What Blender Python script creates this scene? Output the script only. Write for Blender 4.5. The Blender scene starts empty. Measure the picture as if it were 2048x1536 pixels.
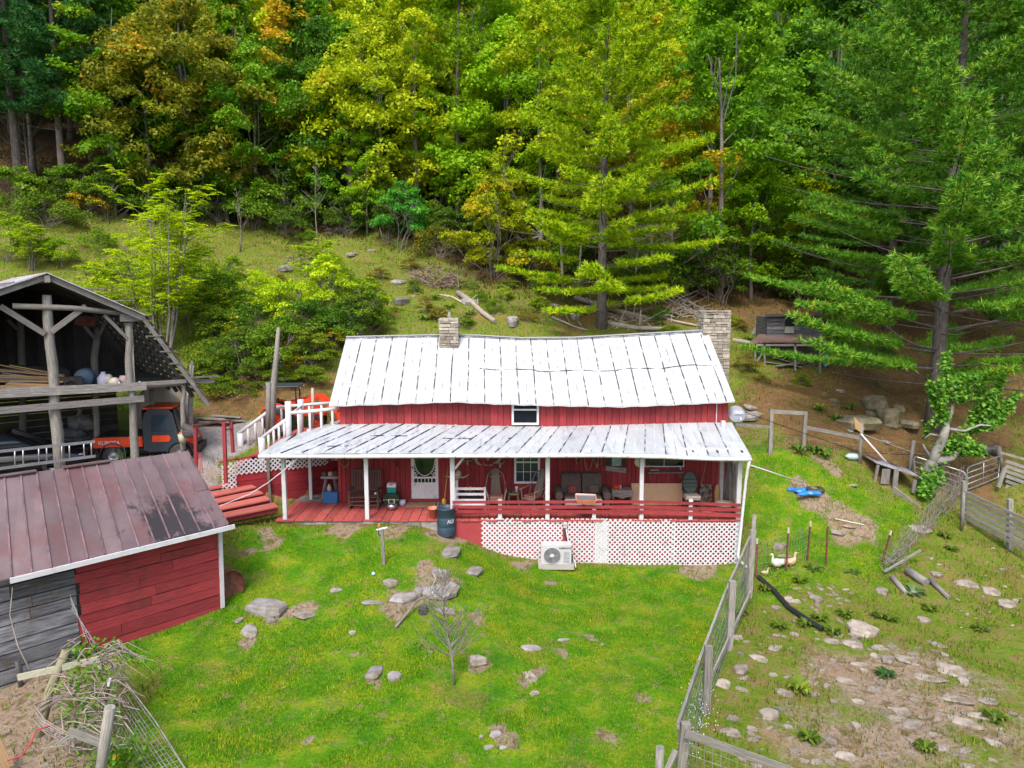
import bpy, math, random
import numpy as np
from mathutils import Vector as V, Matrix, Euler
from mathutils import noise as MN
S = bpy.context.scene
rad = math.radians
# ---------------------------------------------------------------- camera, sky, sun, exposure
CAMZ, PITCH, FPX = 8.3, rad(7.0), 1384.0
cd = bpy.data.cameras.new('camera'); cam = bpy.data.objects.new('camera', cd); S.collection.objects.link(cam)
cam.location = (0, 0, CAMZ); cam.rotation_euler = (rad(90) - PITCH, 0, 0)
cd.sensor_width = 36; cd.lens = 36 * FPX / 2048; cd.clip_end = 600; cd.clip_start = .2
S.camera = cam
SUN_EL, SUN_AZ = rad(53), rad(194)      # azimuth measured clockwise from +Y
w = bpy.data.worlds.new('World'); S.world = w; w.use_nodes = True
nt = w.node_tree; bg = nt.nodes['Background']
sky = nt.nodes.new('ShaderNodeTexSky'); sky.sky_type = 'NISHITA'; sky.sun_disc = False
sky.sun_elevation = SUN_EL; sky.sun_rotation = SUN_AZ; sky.air_density = 1.0; sky.dust_density = 4.0; sky.ozone_density = .6
nt.links.new(sky.outputs[0], bg.inputs[0]); bg.inputs[1].default_value = .15
sl = bpy.data.lights.new('sun', 'SUN'); sl.energy = 1.45; sl.angle = rad(16); sl.color = (1, .96, .9)
so = bpy.data.objects.new('sun', sl); S.collection.objects.link(so)
sd = V((math.sin(SUN_AZ) * math.cos(SUN_EL), math.cos(SUN_AZ) * math.cos(SUN_EL), math.sin(SUN_EL)))
so.rotation_euler = sd.to_track_quat('Z', 'Y').to_euler(); so.location = sd * 60
S.view_settings.view_transform = 'Standard'; S.view_settings.look = 'None'; S.view_settings.gamma = 1
S.view_settings.exposure = .88
try:
    S.cycles.max_bounces = 6; S.cycles.transparent_max_bounces = 4; S.cycles.diffuse_bounces = 3
except Exception: pass
# ---------------------------------------------------------------- pixel (2048x1536 photo) <-> world
CAM = V((0, 0, CAMZ)); FW = V((0, math.cos(PITCH), -math.sin(PITCH))); UP = V((0, math.sin(PITCH), math.cos(PITCH)))
def ray(px, py): return V((1, 0, 0)) * ((px - 1024) / FPX) + UP * ((768 - py) / FPX) + FW
def P(px, py, Y):
    d = ray(px, py); return CAM + d * (Y / d.y)
def PX(X, Y, Z):
    q = V((X, Y, Z)) - CAM; k = q.dot(FW); return 1024 + FPX * q.x / k, 768 - FPX * q.dot(UP) / k
# ---------------------------------------------------------------- object helpers
OFF = {}
def link(o): S.collection.objects.link(o); return o
def props(o, label=None, cat=None, group=None, kind=None):
    if label: o['label'] = label
    if cat: o['category'] = cat
    if group: o['group'] = group
    if kind: o['kind'] = kind
    return o
def thing(name, label, cat, loc=(0, 0, 0), group=None):
    o = bpy.data.objects.new(name, None); link(o); o.location = loc; o.empty_display_size = .2
    OFF[o.name] = V(loc); return props(o, label, cat, group)
def copy_tree(o, parent=None, loc=None, rz=None, label=None, scale=None, color=None, group=None):
    c = o.copy(); link(c)
    if parent is not None: c.parent = parent
    if loc is not None: c.location = loc
    if rz is not None: c.rotation_euler = (o.rotation_euler.x, o.rotation_euler.y, rz)
    if scale is not None: c.scale = scale if hasattr(scale, '__len__') else (scale,) * 3
    if label: c['label'] = label
    if group: c['group'] = group
    if color is not None and parent is None: c.color = color
    for ch in list(o.children):
        k = copy_tree(ch, c, color=color)
        if color is not None: k.color = color
    return c
RND = random.Random(7)
def rr(a, b): return RND.uniform(a, b)
class MB:
    def __init__(s): s.v = []; s.f = []; s.m = []; s.uv = []; s.r = []; s.s = []
    def add(s, vs, fs, mi=0, uvs=None, rnd=None, smooth=False):
        b = len(s.v); s.v += [tuple(q) for q in vs]
        rnd = RND.random() if rnd is None else rnd
        for k, f in enumerate(fs):
            s.f.append(tuple(b + i for i in f)); s.m.append(mi); s.r.append(rnd); s.s.append(smooth)
            if uvs: s.uv += uvs[k]
            else:
                s.uv += [(vs[i][0] + vs[i][1], vs[i][2]) for i in f]
        return s
    def frame(s, o, ax, ay, az, mi=0, rnd=None):
        """box from centre o with half-axes ax (longest: grain), ay, az"""
        vs = []
        for i in (-1, 1):
            for j in (-1, 1):
                for k in (-1, 1): vs.append(o + ax * i + ay * j + az * k)
        fs = [(0, 1, 3, 2), (4, 6, 7, 5), (0, 4, 5, 1), (2, 3, 7, 6), (0, 2, 6, 4), (1, 5, 7, 3)]
        L = ax.length; ou, ov = rr(0, 50), rr(0, 50); w1, w2 = ay.length, az.length
        def loc(i): return ((1 if i & 4 else -1) * L, (1 if i & 2 else -1) * w1, (1 if i & 1 else -1) * w2)
        uvs = []
        for n, f in enumerate(fs):
            q = []
            for i in f:
                a, b, c = loc(i); q.append((ou + (a if n > 1 else b), ov + (c if n in (2, 3) or n < 2 else b)))
            uvs.append(q)
        return s.add(vs, fs, mi, uvs, rnd)
    def bar(s, p, q, w=.1, h=.1, mi=0, up=(0, 0, 1), rnd=None):
        """bar p->q; w = size across (horizontal), h = size along up"""
        p, q, up = V(p), V(q), V(up); d = q - p
        if d.length < 1e-6: return s
        a = d.normalized(); x = a.cross(up)
        if x.length < 1e-3: x = a.cross(V((1, 0, 0)))
        x.normalize(); z = x.cross(a).normalized()
        return s.frame((p + q) / 2, d / 2, x * (w / 2), z * (h / 2), mi, rnd)
    def box(s, c, sz, rz=0, mi=0, rnd=None):
        c = V(c); ax = [V((math.cos(rz), math.sin(rz), 0)) * (sz[0] / 2), V((-math.sin(rz), math.cos(rz), 0)) * (sz[1] / 2), V((0, 0, sz[2] / 2))]
        ax.sort(key=lambda k: -k.length)
        if ax[0].cross(ax[1]).dot(ax[2]) < 0: ax[2] = -ax[2]
        return s.frame(c, ax[0], ax[1], ax[2], mi, rnd)
    def b2(s, x0, x1, y0, y1, z0, z1, mi=0, rnd=None): return s.box(((x0 + x1) / 2, (y0 + y1) / 2, (z0 + z1) / 2), (x1 - x0, y1 - y0, z1 - z0), 0, mi, rnd)
    def tube(s, pts, r, n=8, mi=0, smooth=True, cap=True, rnd=None):
        pts = [V(p) for p in pts]; m = len(pts)
        if not hasattr(r, '__len__'): r = [r] * m
        vs = []; L = 0; Ls = []; ref = None; ou = rr(0, 50)
        for i, p in enumerate(pts):
            d = (pts[min(i + 1, m - 1)] - pts[max(i - 1, 0)])
            d = d.normalized() if d.length > 1e-9 else V((0, 0, 1))
            if ref is None: ref = V((0, 0, 1)) if abs(d.z) < .9 else V((1, 0, 0))
            x = d.cross(ref); x = x.normalized() if x.length > 1e-4 else V((1, 0, 0)); y = d.cross(x).normalized(); ref = -y if False else ref
            if i: L += (p - pts[i - 1]).length
            Ls.append(L)
            for k in range(n):
                a = 2 * math.pi * k / n; vs.append(p + x * (math.cos(a) * r[i]) + y * (math.sin(a) * r[i]))
        fs = []; uvs = []
        for i in range(m - 1):
            for k in range(n):
                k2 = (k + 1) % n; fs.append((i * n + k, i * n + k2, (i + 1) * n + k2, (i + 1) * n + k))
                a, b = k / n * 6.283 * r[i], (k + 1) / n * 6.283 * r[i]
                uvs.append([(ou + Ls[i], a), (ou + Ls[i], b), (ou + Ls[i + 1], b), (ou + Ls[i + 1], a)])
        if cap:
            fs += [tuple(range(n))[::-1], tuple((m - 1) * n + k for k in range(n))]
            uvs += [[(ou, k * .01) for k in range(n)]] * 2
        rnd = RND.random() if rnd is None else rnd
        s.add(vs, fs, mi, uvs, rnd, smooth)
        if cap:
            s.s[-1] = False; s.s[-2] = False
        return s
    def lathe(s, c, prof, n=16, mi=0, smooth=True, axis=None, rnd=None):
        c = V(c); ax = V(axis).normalized() if axis else V((0, 0, 1))
        x = ax.orthogonal().normalized(); y = ax.cross(x)
        vs = []; m = len(prof)
        for (r, z) in prof:
            for k in range(n):
                a = 2 * math.pi * k / n; vs.append(c + ax * z + x * (math.cos(a) * r) + y * (math.sin(a) * r))
        fs = []; uvs = []
        for i in range(m - 1):
            for k in range(n):
                k2 = (k + 1) % n; fs.append((i * n + k, i * n + k2, (i + 1) * n + k2, (i + 1) * n + k))
                uvs.append([(k / n, prof[i][1]), ((k + 1) / n, prof[i][1]), ((k + 1) / n, prof[i + 1][1]), (k / n, prof[i + 1][1])])
        return s.add(vs, fs, mi, uvs, rnd, smooth)
    def ell(s, c, r, n=12, m=8, mi=0, rot=None, rnd=None, smooth=True):
        c = V(c); vs = []
        R_ = Euler(rot).to_matrix() if rot else Matrix.Identity(3)
        for i in range(m + 1):
            t = math.pi * i / m
            for k in range(n):
                a = 2 * math.pi * k / n
                vs.append(c + R_ @ V((r[0] * math.sin(t) * math.cos(a), r[1] * math.sin(t) * math.sin(a), -r[2] * math.cos(t))))
        fs = [(i * n + k, i * n + (k + 1) % n, (i + 1) * n + (k + 1) % n, (i + 1) * n + k) for i in range(m) for k in range(n)]
        return s.add(vs, fs, mi, None, rnd, smooth)
    def prism(s, pts, d, mi=0, rnd=None):
        """polygon pts extruded by vector d"""
        pts = [V(p) for p in pts]; d = V(d); n = len(pts)
        nrm = V((0, 0, 0))
        for i in range(n): nrm += pts[i].cross(pts[(i + 1) % n])
        if nrm.dot(d) > 0: pts = pts[::-1]
        vs = pts + [p + d for p in pts]
        fs = [tuple(range(n)), tuple(range(2 * n - 1, n - 1, -1))] + [(i, i + n, (i + 1) % n + n, (i + 1) % n) for i in range(n)]
        return s.add(vs, fs, mi, None, rnd)
    def build(s, name, mats, parent=None, label=None, cat=None, group=None, kind=None, origin=None, bevel=0):
        me = bpy.data.meshes.new(name); off = V((0, 0, 0))
        if parent is not None: off = OFF[parent.name]
        elif origin is not None: off = V(origin)
        me.from_pydata([(a - off.x, b - off.y, c - off.z) for a, b, c in s.v], [], s.f)
        if not isinstance(mats, (list, tuple)): mats = [mats]
        for q in mats: me.materials.append(q)
        me.polygons.foreach_set('material_index', s.m); me.polygons.foreach_set('use_smooth', s.s)
        uvl = me.uv_layers.new(name='UVMap'); uvl.data.foreach_set('uv', [c for q in s.uv for c in q])
        at = me.attributes.new('rnd', 'FLOAT', 'FACE'); at.data.foreach_set('value', s.r)
        me.validate(); me.update()
        o = bpy.data.objects.new(name, me); link(o)
        if parent is not None: o.parent = parent; OFF[o.name] = off
        else: o.location = off; OFF[o.name] = off
        if bevel:
            b = o.modifiers.new('b', 'BEVEL'); b.width = bevel; b.segments = 2; b.limit_method = 'ANGLE'; b.angle_limit = rad(40)
        return props(o, label, cat, group, kind)
def np_mesh(name, verts, nper, mat, rnd=None, normals=None, cols=None):
    """mesh of separate polygons, nper verts each (numpy)"""
    n = len(verts) // nper
    me = bpy.data.meshes.new(name); me.vertices.add(len(verts)); me.vertices.foreach_set('co', np.ascontiguousarray(verts, dtype=np.float32).ravel())
    me.loops.add(n * nper); me.loops.foreach_set('vertex_index', np.arange(n * nper, dtype=np.int32))
    me.polygons.add(n); me.polygons.foreach_set('loop_start', np.arange(0, n * nper, nper, dtype=np.int32))
    me.polygons.foreach_set('loop_total', np.full(n, nper, dtype=np.int32))
    if rnd is not None:
        at = me.attributes.new('rnd', 'FLOAT', 'FACE'); at.data.foreach_set('value', np.asarray(rnd, dtype=np.float32))
    if cols is not None:
        at = me.attributes.new('fcol', 'FLOAT_COLOR', 'FACE'); at.data.foreach_set('color', np.asarray(cols, dtype=np.float32).ravel())
    me.materials.append(mat); me.update(calc_edges=True)
    return me
def text(s_, size, mat, parent, loc, rot, depth=.002, sx=1.0, name='lettering'):
    cu = bpy.data.curves.new('t', 'FONT'); cu.body = s_; cu.size = size; cu.align_x = 'CENTER'; cu.align_y = 'CENTER'; cu.extrude = depth
    cu.offset = size * .012
    tmp = bpy.data.objects.new('t', cu); link(tmp); bpy.context.view_layer.update()
    me = bpy.data.meshes.new_from_object(tmp.evaluated_get(bpy.context.evaluated_depsgraph_get())); bpy.data.objects.remove(tmp)
    me.materials.clear(); me.materials.append(mat); me.name = name
    o = bpy.data.objects.new(name, me); link(o); o.parent = parent
    o.location = V(loc) - OFF[parent.name]; o.rotation_euler = rot; o.scale = (sx, 1, 1); return o
# ---------------------------------------------------------------- materials
def newmat(name):
    m = bpy.data.materials.new(name); m.use_nodes = True; t = m.node_tree; return m, t, t.nodes, t.links, t.nodes['Principled BSDF']
def ramp(N, L, src, stops):
    r = N.new('ShaderNodeValToRGB'); el = r.color_ramp.elements
    el[0].position = stops[0][0]; el[0].color = (*stops[0][1], 1); el[1].position = stops[-1][0]; el[1].color = (*stops[-1][1], 1)
    for p, c in stops[1:-1]:
        e = el.new(p); e.color = (*c, 1)
    L.new(src, r.inputs[0]); return r.outputs[0]
def g3(x): return (x, x, x)
def noise(N, L, vec, scale, detail=4, rough=.6, stretch=None):
    if stretch:
        mp = N.new('ShaderNodeMapping'); mp.inputs['Scale'].default_value = stretch; L.new(vec, mp.inputs[0]); vec = mp.outputs[0]
    n = N.new('ShaderNodeTexNoise'); n.inputs['Scale'].default_value = scale; n.inputs['Detail'].default_value = detail; n.inputs['Roughness'].default_value = rough
    L.new(vec, n.inputs['Vector']); return n.outputs[0]
def mixc(N, L, fac, a, b, mode='MIX'):
    m = N.new('ShaderNodeMix'); m.data_type = 'RGBA'; m.blend_type = mode
    for k, val in ((0, fac), (6, a), (7, b)):
        if hasattr(val, 'links'): L.new(val, m.inputs[k])
        else: m.inputs[k].default_value = val if k == 0 else (*val, 1)
    return m.outputs[2]
def math_(N, L, op, a, b=None, clamp=False):
    m = N.new('ShaderNodeMath'); m.operation = op; m.use_clamp = clamp
    for k, val in ((0, a), (1, b)):
        if val is None: continue
        if hasattr(val, 'links'): L.new(val, m.inputs[k])
        else: m.inputs[k].default_value = val
    return m.outputs[0]
def M(name, c1, c2=None, scale=8, coord='uv', stretch=None, rough=.7, bump=.3, bdist=.01, var=.25, c3=None, s3=2, t3=(.55, .7), metal=0, lo=.35, hi=.65, spec=.4):
    """c1/c2 by grained noise, c3 = stains, var = variation from piece to piece"""
    m, t, N, L, B = newmat(name); tc = N.new('ShaderNodeTexCoord'); vec = tc.outputs['UV' if coord == 'uv' else 'Object']
    c2 = c2 or tuple(x * .75 for x in c1)
    nz = noise(N, L, vec, scale, 6, .65, stretch)
    col = ramp(N, L, nz, [(lo, c1), (hi, c2)])
    if c3:
        n3 = noise(N, L, tc.outputs['Object'], s3, 5, .7)
        col = mixc(N, L, ramp(N, L, n3, [(t3[0], g3(0)), (t3[1], g3(1))]), col, c3)
    if var:
        a = N.new('ShaderNodeAttribute'); a.attribute_name = 'rnd'
        k = math_(N, L, 'MULTIPLY_ADD', a.outputs['Fac'], 2 * var); k.node.inputs[2].default_value = 1 - var
        hs = N.new('ShaderNodeHueSaturation'); L.new(k, hs.inputs['Value']); L.new(col, hs.inputs['Color']); col = hs.outputs[0]
    L.new(col, B.inputs['Base Color']); B.inputs['Roughness'].default_value = rough; B.inputs['Metallic'].default_value = metal
    B.inputs['Specular IOR Level'].default_value = spec
    if bump:
        b = N.new('ShaderNodeBump'); b.inputs['Strength'].default_value = bump; b.inputs['Distance'].default_value = bdist; L.new(nz, b.inputs['Height']); L.new(b.outputs[0], B.inputs['Normal'])
    return m
GR = (1.2, 14, 1)
mRed = M('red paint', (.34, .044, .050), (.22, .020, .026), 2.2, stretch=GR, rough=.8, var=.22, c3=(.12, .03, .033), s3=1.1, t3=(.52, .8))
mRedD = M('red floor paint', (.44, .10, .085), (.31, .05, .05), 3, stretch=GR, rough=.7, var=.2, c3=(.30, .17, .13), s3=2.2, t3=(.56, .72))
mRedS = M('red skirt paint', (.38, .055, .062), (.31, .04, .048), 2, coord='obj', rough=.7, var=.03, bump=.1)
mWhite = M('white paint', (.62, .62, .65), (.50, .50, .55), 3, stretch=GR, rough=.55, var=.06, bump=.15, c3=(.36, .36, .42), s3=3, t3=(.62, .8))
mVinyl = M('white vinyl', (.68, .68, .71), (.60, .60, .65), 3, rough=.45, var=.03, bump=0)
mRoof = M('white painted tin', (.485, .515, .53), (.43, .455, .48), 1.4, coord='obj', rough=.38, var=.04, bump=.25, bdist=.02, c3=(.34, .38, .48), s3=1.6, t3=(.6, .76), spec=.5)
mRoofP = M('white painted porch tin', (.475, .505, .525), (.40, .43, .46), 1.2, coord='obj', rough=.4, var=.07, bump=.3, bdist=.02, c3=(.26, .29, .34), s3=2.1, t3=(.54, .76), spec=.5)
mSeam = M('roof seam', (.03, .03, .045), (.5, .52, .56), 2.6, coord='obj', rough=.5, var=0, bump=0, lo=.47, hi=.6)
mSeam2 = M('roof crimp', (.16, .17, .20), (.56, .58, .62), 2.3, coord='obj', rough=.5, var=0, bump=0, lo=.36, hi=.5)
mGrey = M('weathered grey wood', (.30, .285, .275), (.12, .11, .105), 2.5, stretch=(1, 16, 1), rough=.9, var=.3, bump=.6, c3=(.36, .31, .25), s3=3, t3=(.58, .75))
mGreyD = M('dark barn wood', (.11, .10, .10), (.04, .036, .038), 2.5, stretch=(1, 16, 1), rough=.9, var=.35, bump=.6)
mLog = M('weathered blue grey board', (.24, .245, .27), (.06, .06, .07), 1.6, stretch=(1, 9, 1), rough=.9, var=.4, bump=.7, c3=(.13, .09, .065), s3=1.6, t3=(.55, .7))
mPost = M('grey post', (.31, .295, .27), (.15, .14, .125), 3, stretch=(1, 10, 1), rough=.9, var=.2, bump=.5)
mLumber = M('tan lumber', (.45, .30, .15), (.30, .19, .09), 3, stretch=GR, rough=.8, var=.35)
mTin = M('brown shed tin', (.165, .118, .128), (.11, .076, .083), 1.1, coord='obj', rough=.48, var=.16, bump=.2, c3=(.145, .055, .055), s3=.7, t3=(.5, .72), spec=.5)
mTinS = M('shed tin seam', (.08, .05, .06), (.24, .15, .17), 2, coord='obj', rough=.6, var=0, bump=0)
mSteel = M('galvanised steel', (.50, .51, .53), (.36, .37, .40), 3, coord='obj', rough=.35, metal=.7, var=.1, bump=.1)
mWire = M('wire', (.36, .37, .38), (.22, .20, .19), 6, coord='obj', rough=.5, metal=.3, var=.2, bump=0)
mStone = M('chimney stone', (.40, .36, .30), (.26, .235, .20), 5, coord='obj', rough=.9, var=.38, bump=.7, bdist=.02)
mMortar = M('dark mortar', (.08, .07, .06), (.05, .045, .04), 8, coord='obj', rough=.95, var=0)
mRock = M('field rock', (.33, .31, .31), (.17, .16, .16), 4.5, coord='obj', rough=.9, var=.22, bump=.9, bdist=.03, c3=(.20, .17, .10), s3=3, t3=(.5, .7))
mRockT = M('tan field stone', (.36, .315, .27), (.21, .18, .15), 4.5, coord='obj', rough=.9, var=.25, bump=.9, bdist=.03, c3=(.17, .14, .09), s3=2.5, t3=(.5, .7))
mRockM = M('mossy boulder', (.25, .21, .14), (.13, .12, .08), 3, coord='obj', rough=.9, var=.2, bump=.9, bdist=.04, c3=(.09, .12, .03), s3=2, t3=(.5, .65))
mBark = M('pine bark', (.20, .17, .16), (.075, .062, .06), 3, coord='uv', stretch=(1, 4, 1), rough=.95, var=.12, bump=1, bdist=.04)
mBark2 = M('grey bark', (.25, .235, .22), (.12, .11, .10), 3, coord='uv', stretch=(1, 4, 1), rough=.95, var=.15, bump=.8, bdist=.02)
mDead = M('bleached dead wood', (.48, .43, .37), (.28, .24, .20), 3, stretch=(1, 8, 1), rough=.9, var=.2, bump=.5)
mTwig = M('thin grey twig', (.27, .24, .22), (.16, .14, .125), 3, rough=.9, var=.2, bump=0)
def flat(name, c, rough=.6, metal=0, var=.05, c2=None, scale=6, bump=.05, **k): return M(name, c, c2 or tuple(x * .85 for x in c), scale, coord='obj', rough=rough, metal=metal, var=var, bump=bump, **k)
mBlack = flat('black plastic', (.016, .017, .02), .5)
mRubber = flat('tyre rubber', (.03, .03, .032), .85, c2=(.08, .07, .06), scale=9)
mOrange = flat('orange paint', (.75, .075, .02), .35, var=.03, c2=(.66, .06, .02))
mDark = flat('charcoal panel', (.035, .045, .06), .4)
mGlass = flat('dark glass', (.012, .018, .026), .08, bump=0, var=0, spec=.8)
mGlassB = flat('bluish glass', (.03, .05, .07), .06, bump=0, var=0, spec=.8)
mTerra = flat('terracotta plastic', (.62, .21, .13), .5, c2=(.52, .17, .10))
mTan = flat('tan plywood', (.55, .38, .23), .75, c2=(.48, .33, .20))
mSofa = flat('brown upholstery', (.115, .085, .075), .95, c2=(.07, .052, .048), scale=11, bump=.3)
mBlue = flat('blue plastic', (.03, .15, .38), .45)
mTeal = flat('teal plastic', (.01, .26, .24), .4)
mGreenD = flat('dark green metal', (.025, .05, .025), .45)
mBarrel = flat('blue black plastic barrel', (.035, .07, .10), .5, c2=(.02, .045, .07), scale=3, c3=(.20, .17, .13), s3=1.4, t3=(.6, .8))
mChrome = flat('bright steel', (.6, .6, .64), .15, .9)
mRust = M('rusty steel', (.20, .075, .045), (.10, .035, .025), 8, coord='obj', rough=.85, var=.2)
mBone = flat('bone', (.50, .45, .36), .8, c2=(.30, .26, .20))
mRope = flat('rope', (.32, .26, .17), .9)
mYellow = flat('yellow plastic', (.60, .38, .06), .5)
mLime = flat('lichen green grey board', (.33, .35, .27), .9, c2=(.20, .22, .16))
mGrayCh = flat('grey green mesh fabric', (.085, .10, .095), .8, c2=(.06, .075, .07), scale=14)
mCush = flat('cream cushion', (.50, .46, .38), .9)
mAC = flat('off white steel', (.56, .56, .58), .45, c2=(.48, .48, .50), scale=2)
mACd = flat('grey fan guard', (.20, .20, .24), .5)
mTarp = flat('blue tarp', (.03, .24, .62), .4, c2=(.02, .17, .48), scale=5, bump=.6)
mConc = flat('pale tub plastic', (.48, .47, .43), .6, c2=(.33, .28, .20), scale=2)
mGreyT = flat('grey pail', (.10, .10, .11), .5)
mPad = flat('concrete pad', (.42, .40, .37), .9)
mFeatW = flat('white feathers', (.78, .76, .70), .9)
mFeatT = flat('buff feathers', (.55, .33, .17), .9, c2=(.70, .52, .36), scale=9)
mPipe = flat('black corrugated pipe', (.02, .022, .028), .4)
mDish = flat('grey dish metal', (.30, .32, .38), .4)
mPink = flat('red twine', (.50, .05, .06), .8)
mLilac = flat('pale lilac plastic', (.50, .50, .66), .5)

def stain(m, col, scale, lo, hi, stretch=None, centre=None, radius=1):
    """marks of their own shape laid over a material (streaks, soot); centre = world spot they gather round"""
    t = m.node_tree; N, L = t.nodes, t.links; B = N['Principled BSDF']; src = B.inputs['Base Color'].links[0].from_socket
    g = N.new('ShaderNodeNewGeometry'); n = noise(N, L, g.outputs['Position'], scale, 6, .7, stretch)
    if centre:
        d = N.new('ShaderNodeVectorMath'); d.operation = 'DISTANCE'; L.new(g.outputs['Position'], d.inputs[0]); d.inputs[1].default_value = centre
        k = math_(N, L, 'MULTIPLY_ADD', d.outputs['Value'], -.5 / radius); k.node.inputs[2].default_value = .38; n = math_(N, L, 'ADD', n, k)
    L.new(mixc(N, L, ramp(N, L, n, [(lo, g3(0)), (hi, g3(1))]), src, col), B.inputs['Base Color'])
stain(mRoof, (.36, .39, .46), 1.0, .56, .72, (5, .5, .5)); stain(mRoof, (.30, .20, .13), 1.3, .66, .74, (7, .8, .8))
stain(mRoofP, (.29, .31, .36), 1.0, .52, .68, (5, .5, .5)); stain(mRoofP, (.26, .17, .11), 1.3, .67, .74, (7, .8, .8))
for m_ in (mVinyl, mWhite, mAC): stain(m_, (.40, .39, .36), 2.5, .56, .72)
stain(mRed, (.10, .05, .045), 6, .62, .72, (1, 1, 1)); stain(mRed, (.34, .14, .13), 9, .66, .74, (1, 1, .5))
# ================================================================= GROUND
def C(px, py, Y): return tuple(P(px, py, Y))
CP = [C(550,1052,20.7), C(700,1054,20.7), C(840,1060,20.6), C(905,1082,20.5), C(1000,1118,20.8), C(1200,1130,20.8), C(1480,1134,20.8),
 C(480,1062,20.3), C(447,1218,17), C(210,1306,15), C(0,1376,13.8), C(200,1536,11.3), C(700,1536,11.4), C(1350,1536,11.6), C(2048,1536,11.9),
 C(640,1150,18.5), C(860,1150,18.3), C(700,1250,16.25), C(1100,1200,18.3), C(1100,1350,14.5), C(700,1400,13.4),
 C(1600,1300,15.8), C(1900,1300,15.95), C(2048,1200,18.2), C(1550,1150,19.9), C(1700,1100,21.2), C(1900,1100,21.0), C(2048,1000,24.3),
 C(1550,1000,23.8), C(1700,950,25.1), C(1540,905,25.6), C(1690,925,25.0), C(1865,852,28), C(2048,850,29), C(2048,760,33), C(1600,745,34), C(1900,705,37), C(2048,640,44),
 C(1500,805,29), C(1400,650,37), C(1205,657,37), C(1205,560,46), C(1450,600,43), C(1000,652,35), C(860,652,35), C(720,640,35.5), C(1550,520,53), C(1900,560,50),
 C(750,500,48), C(600,470,52), C(450,450,52), C(300,400,54), C(100,400,50), C(0,380,50), C(50,480,44), C(620,600,39), C(900,520,47),
 C(560,700,31.5), C(600,785,29), C(640,838,27), C(560,845,27), C(430,850,27), C(430,930,23.5), C(400,785,30), C(300,700,34), C(0,600,38), C(0,700,33),
 (-12,21.5,2.6), (-14,19.5,2.4), (-16,23,2.6), (-18,26,2.7), (-22,24,2.9), (-10.8,19.3,1.7), (-13.5,17,1.5), (-17,14,.8),
 (-2,29.6,3.8), (4,29.6,3.6), (-6.5,26.5,2.6), (8.5,27,2.3), (8.2,24.5,1.3), (-9.2,24.2,2.6), (-7.6,22.0,1.35),
 (-60,60,22), (-25,62,18.5), (0,62,18.5), (25,62,18), (60,60,17), (-80,100,44), (-30,95,38), (0,95,38), (30,95,37), (80,100,40), (-90,150,68), (0,150,68), (90,150,66),
 (-60,30,8), (60,30,3), (-40,8,0), (45,8,-3), (0,4,-.6), (70,45,9), (-75,45,16)]
CP = np.array(CP, dtype=float); cx_, cy_, cz_ = CP.T
def tps(r2): return np.where(r2 > 0, r2 * np.log(r2 + 1e-12) * .5, 0)
n_ = len(CP); K_ = tps((cx_[:, None] - cx_[None]) ** 2 + (cy_[:, None] - cy_[None]) ** 2) + np.eye(n_) * 1.2
A_ = np.zeros((n_ + 3, n_ + 3)); A_[:n_, :n_] = K_; A_[:n_, n_:] = np.c_[np.ones(n_), cx_, cy_]; A_[n_:, :n_] = A_[:n_, n_:].T
W_ = np.linalg.solve(A_, np.r_[cz_, 0, 0, 0])
# retaining wall line beside the deck
RWA, RWB = np.array([-9.35, 22.35]), np.array([-5.9, 24.6])
def hh(x, y):
    x = np.asarray(x, float); y = np.asarray(y, float); sh = x.shape; x = x.ravel(); y = y.ravel(); out = np.empty_like(x)
    for i in range(0, len(x), 20000):
        a, b = x[i:i + 20000], y[i:i + 20000]
        out[i:i + 20000] = tps((a[:, None] - cx_) ** 2 + (b[:, None] - cy_) ** 2) @ W_[:n_] + W_[n_] + W_[n_ + 1] * a + W_[n_ + 2] * b
    am = np.clip((y - 24) / 25, 0, 1) * .22 + .035
    am = am + .05 * (x > 7.5)
    out += am * (np.sin(x * .9 + 1.3 * np.sin(y * .5)) * np.sin(y * .8 + 1.1 * np.sin(x * .6)) + .5 * np.sin(x * 2.3 + y * 1.1) * np.sin(y * 2.1 - x * .7))
    # under the house and porch
    m = (x > -7.05) & (x < 7.0) & (y > 21.15) & (y < 28.6)
    out = np.where(m, np.minimum(out, 1.2), out)
    d = (RWB - RWA); side = (x - RWA[0]) * d[1] - (y - RWA[1]) * d[0]   # >0 on the porch side
    m = (x > -9.3) & (x < -5.5) & (y > 20.6) & (y < 24.8) & (side > .05)
    out = np.where(m, np.minimum(out, 1.32), out)
    return out.reshape(sh)
def h1(x, y): return float(hh(np.array([x]), np.array([y]))[0])
YS_ = np.r_[np.arange(7, 60, .1), np.arange(60, 140, .5)]
def G(px, py, dz=0):
    d = ray(px, py); X = d.x / d.y * YS_; Z = CAMZ + d.z / d.y * YS_
    df = Z - hh(X, YS_); k = np.where(df < 0)[0]
    if len(k) == 0: return P(px, py, 100)
    k = k[0]
    if k == 0: y = YS_[0]
    else: t = df[k - 1] / (df[k - 1] - df[k]); y = YS_[k - 1] + t * (YS_[k] - YS_[k - 1])
    X = d.x / d.y * y; return V((X, y, h1(X, y) + dz))
def below(px, Y):
    """ground point under the pixel column px at depth Y"""
    X = (px - 1024) / FPX * Y
    for _ in range(3):
        z = h1(X, Y); k = (V((X, Y, z)) - CAM).dot(FW); X = (px - 1024) / FPX * k
    return V((X, Y, h1(X, Y)))
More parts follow.
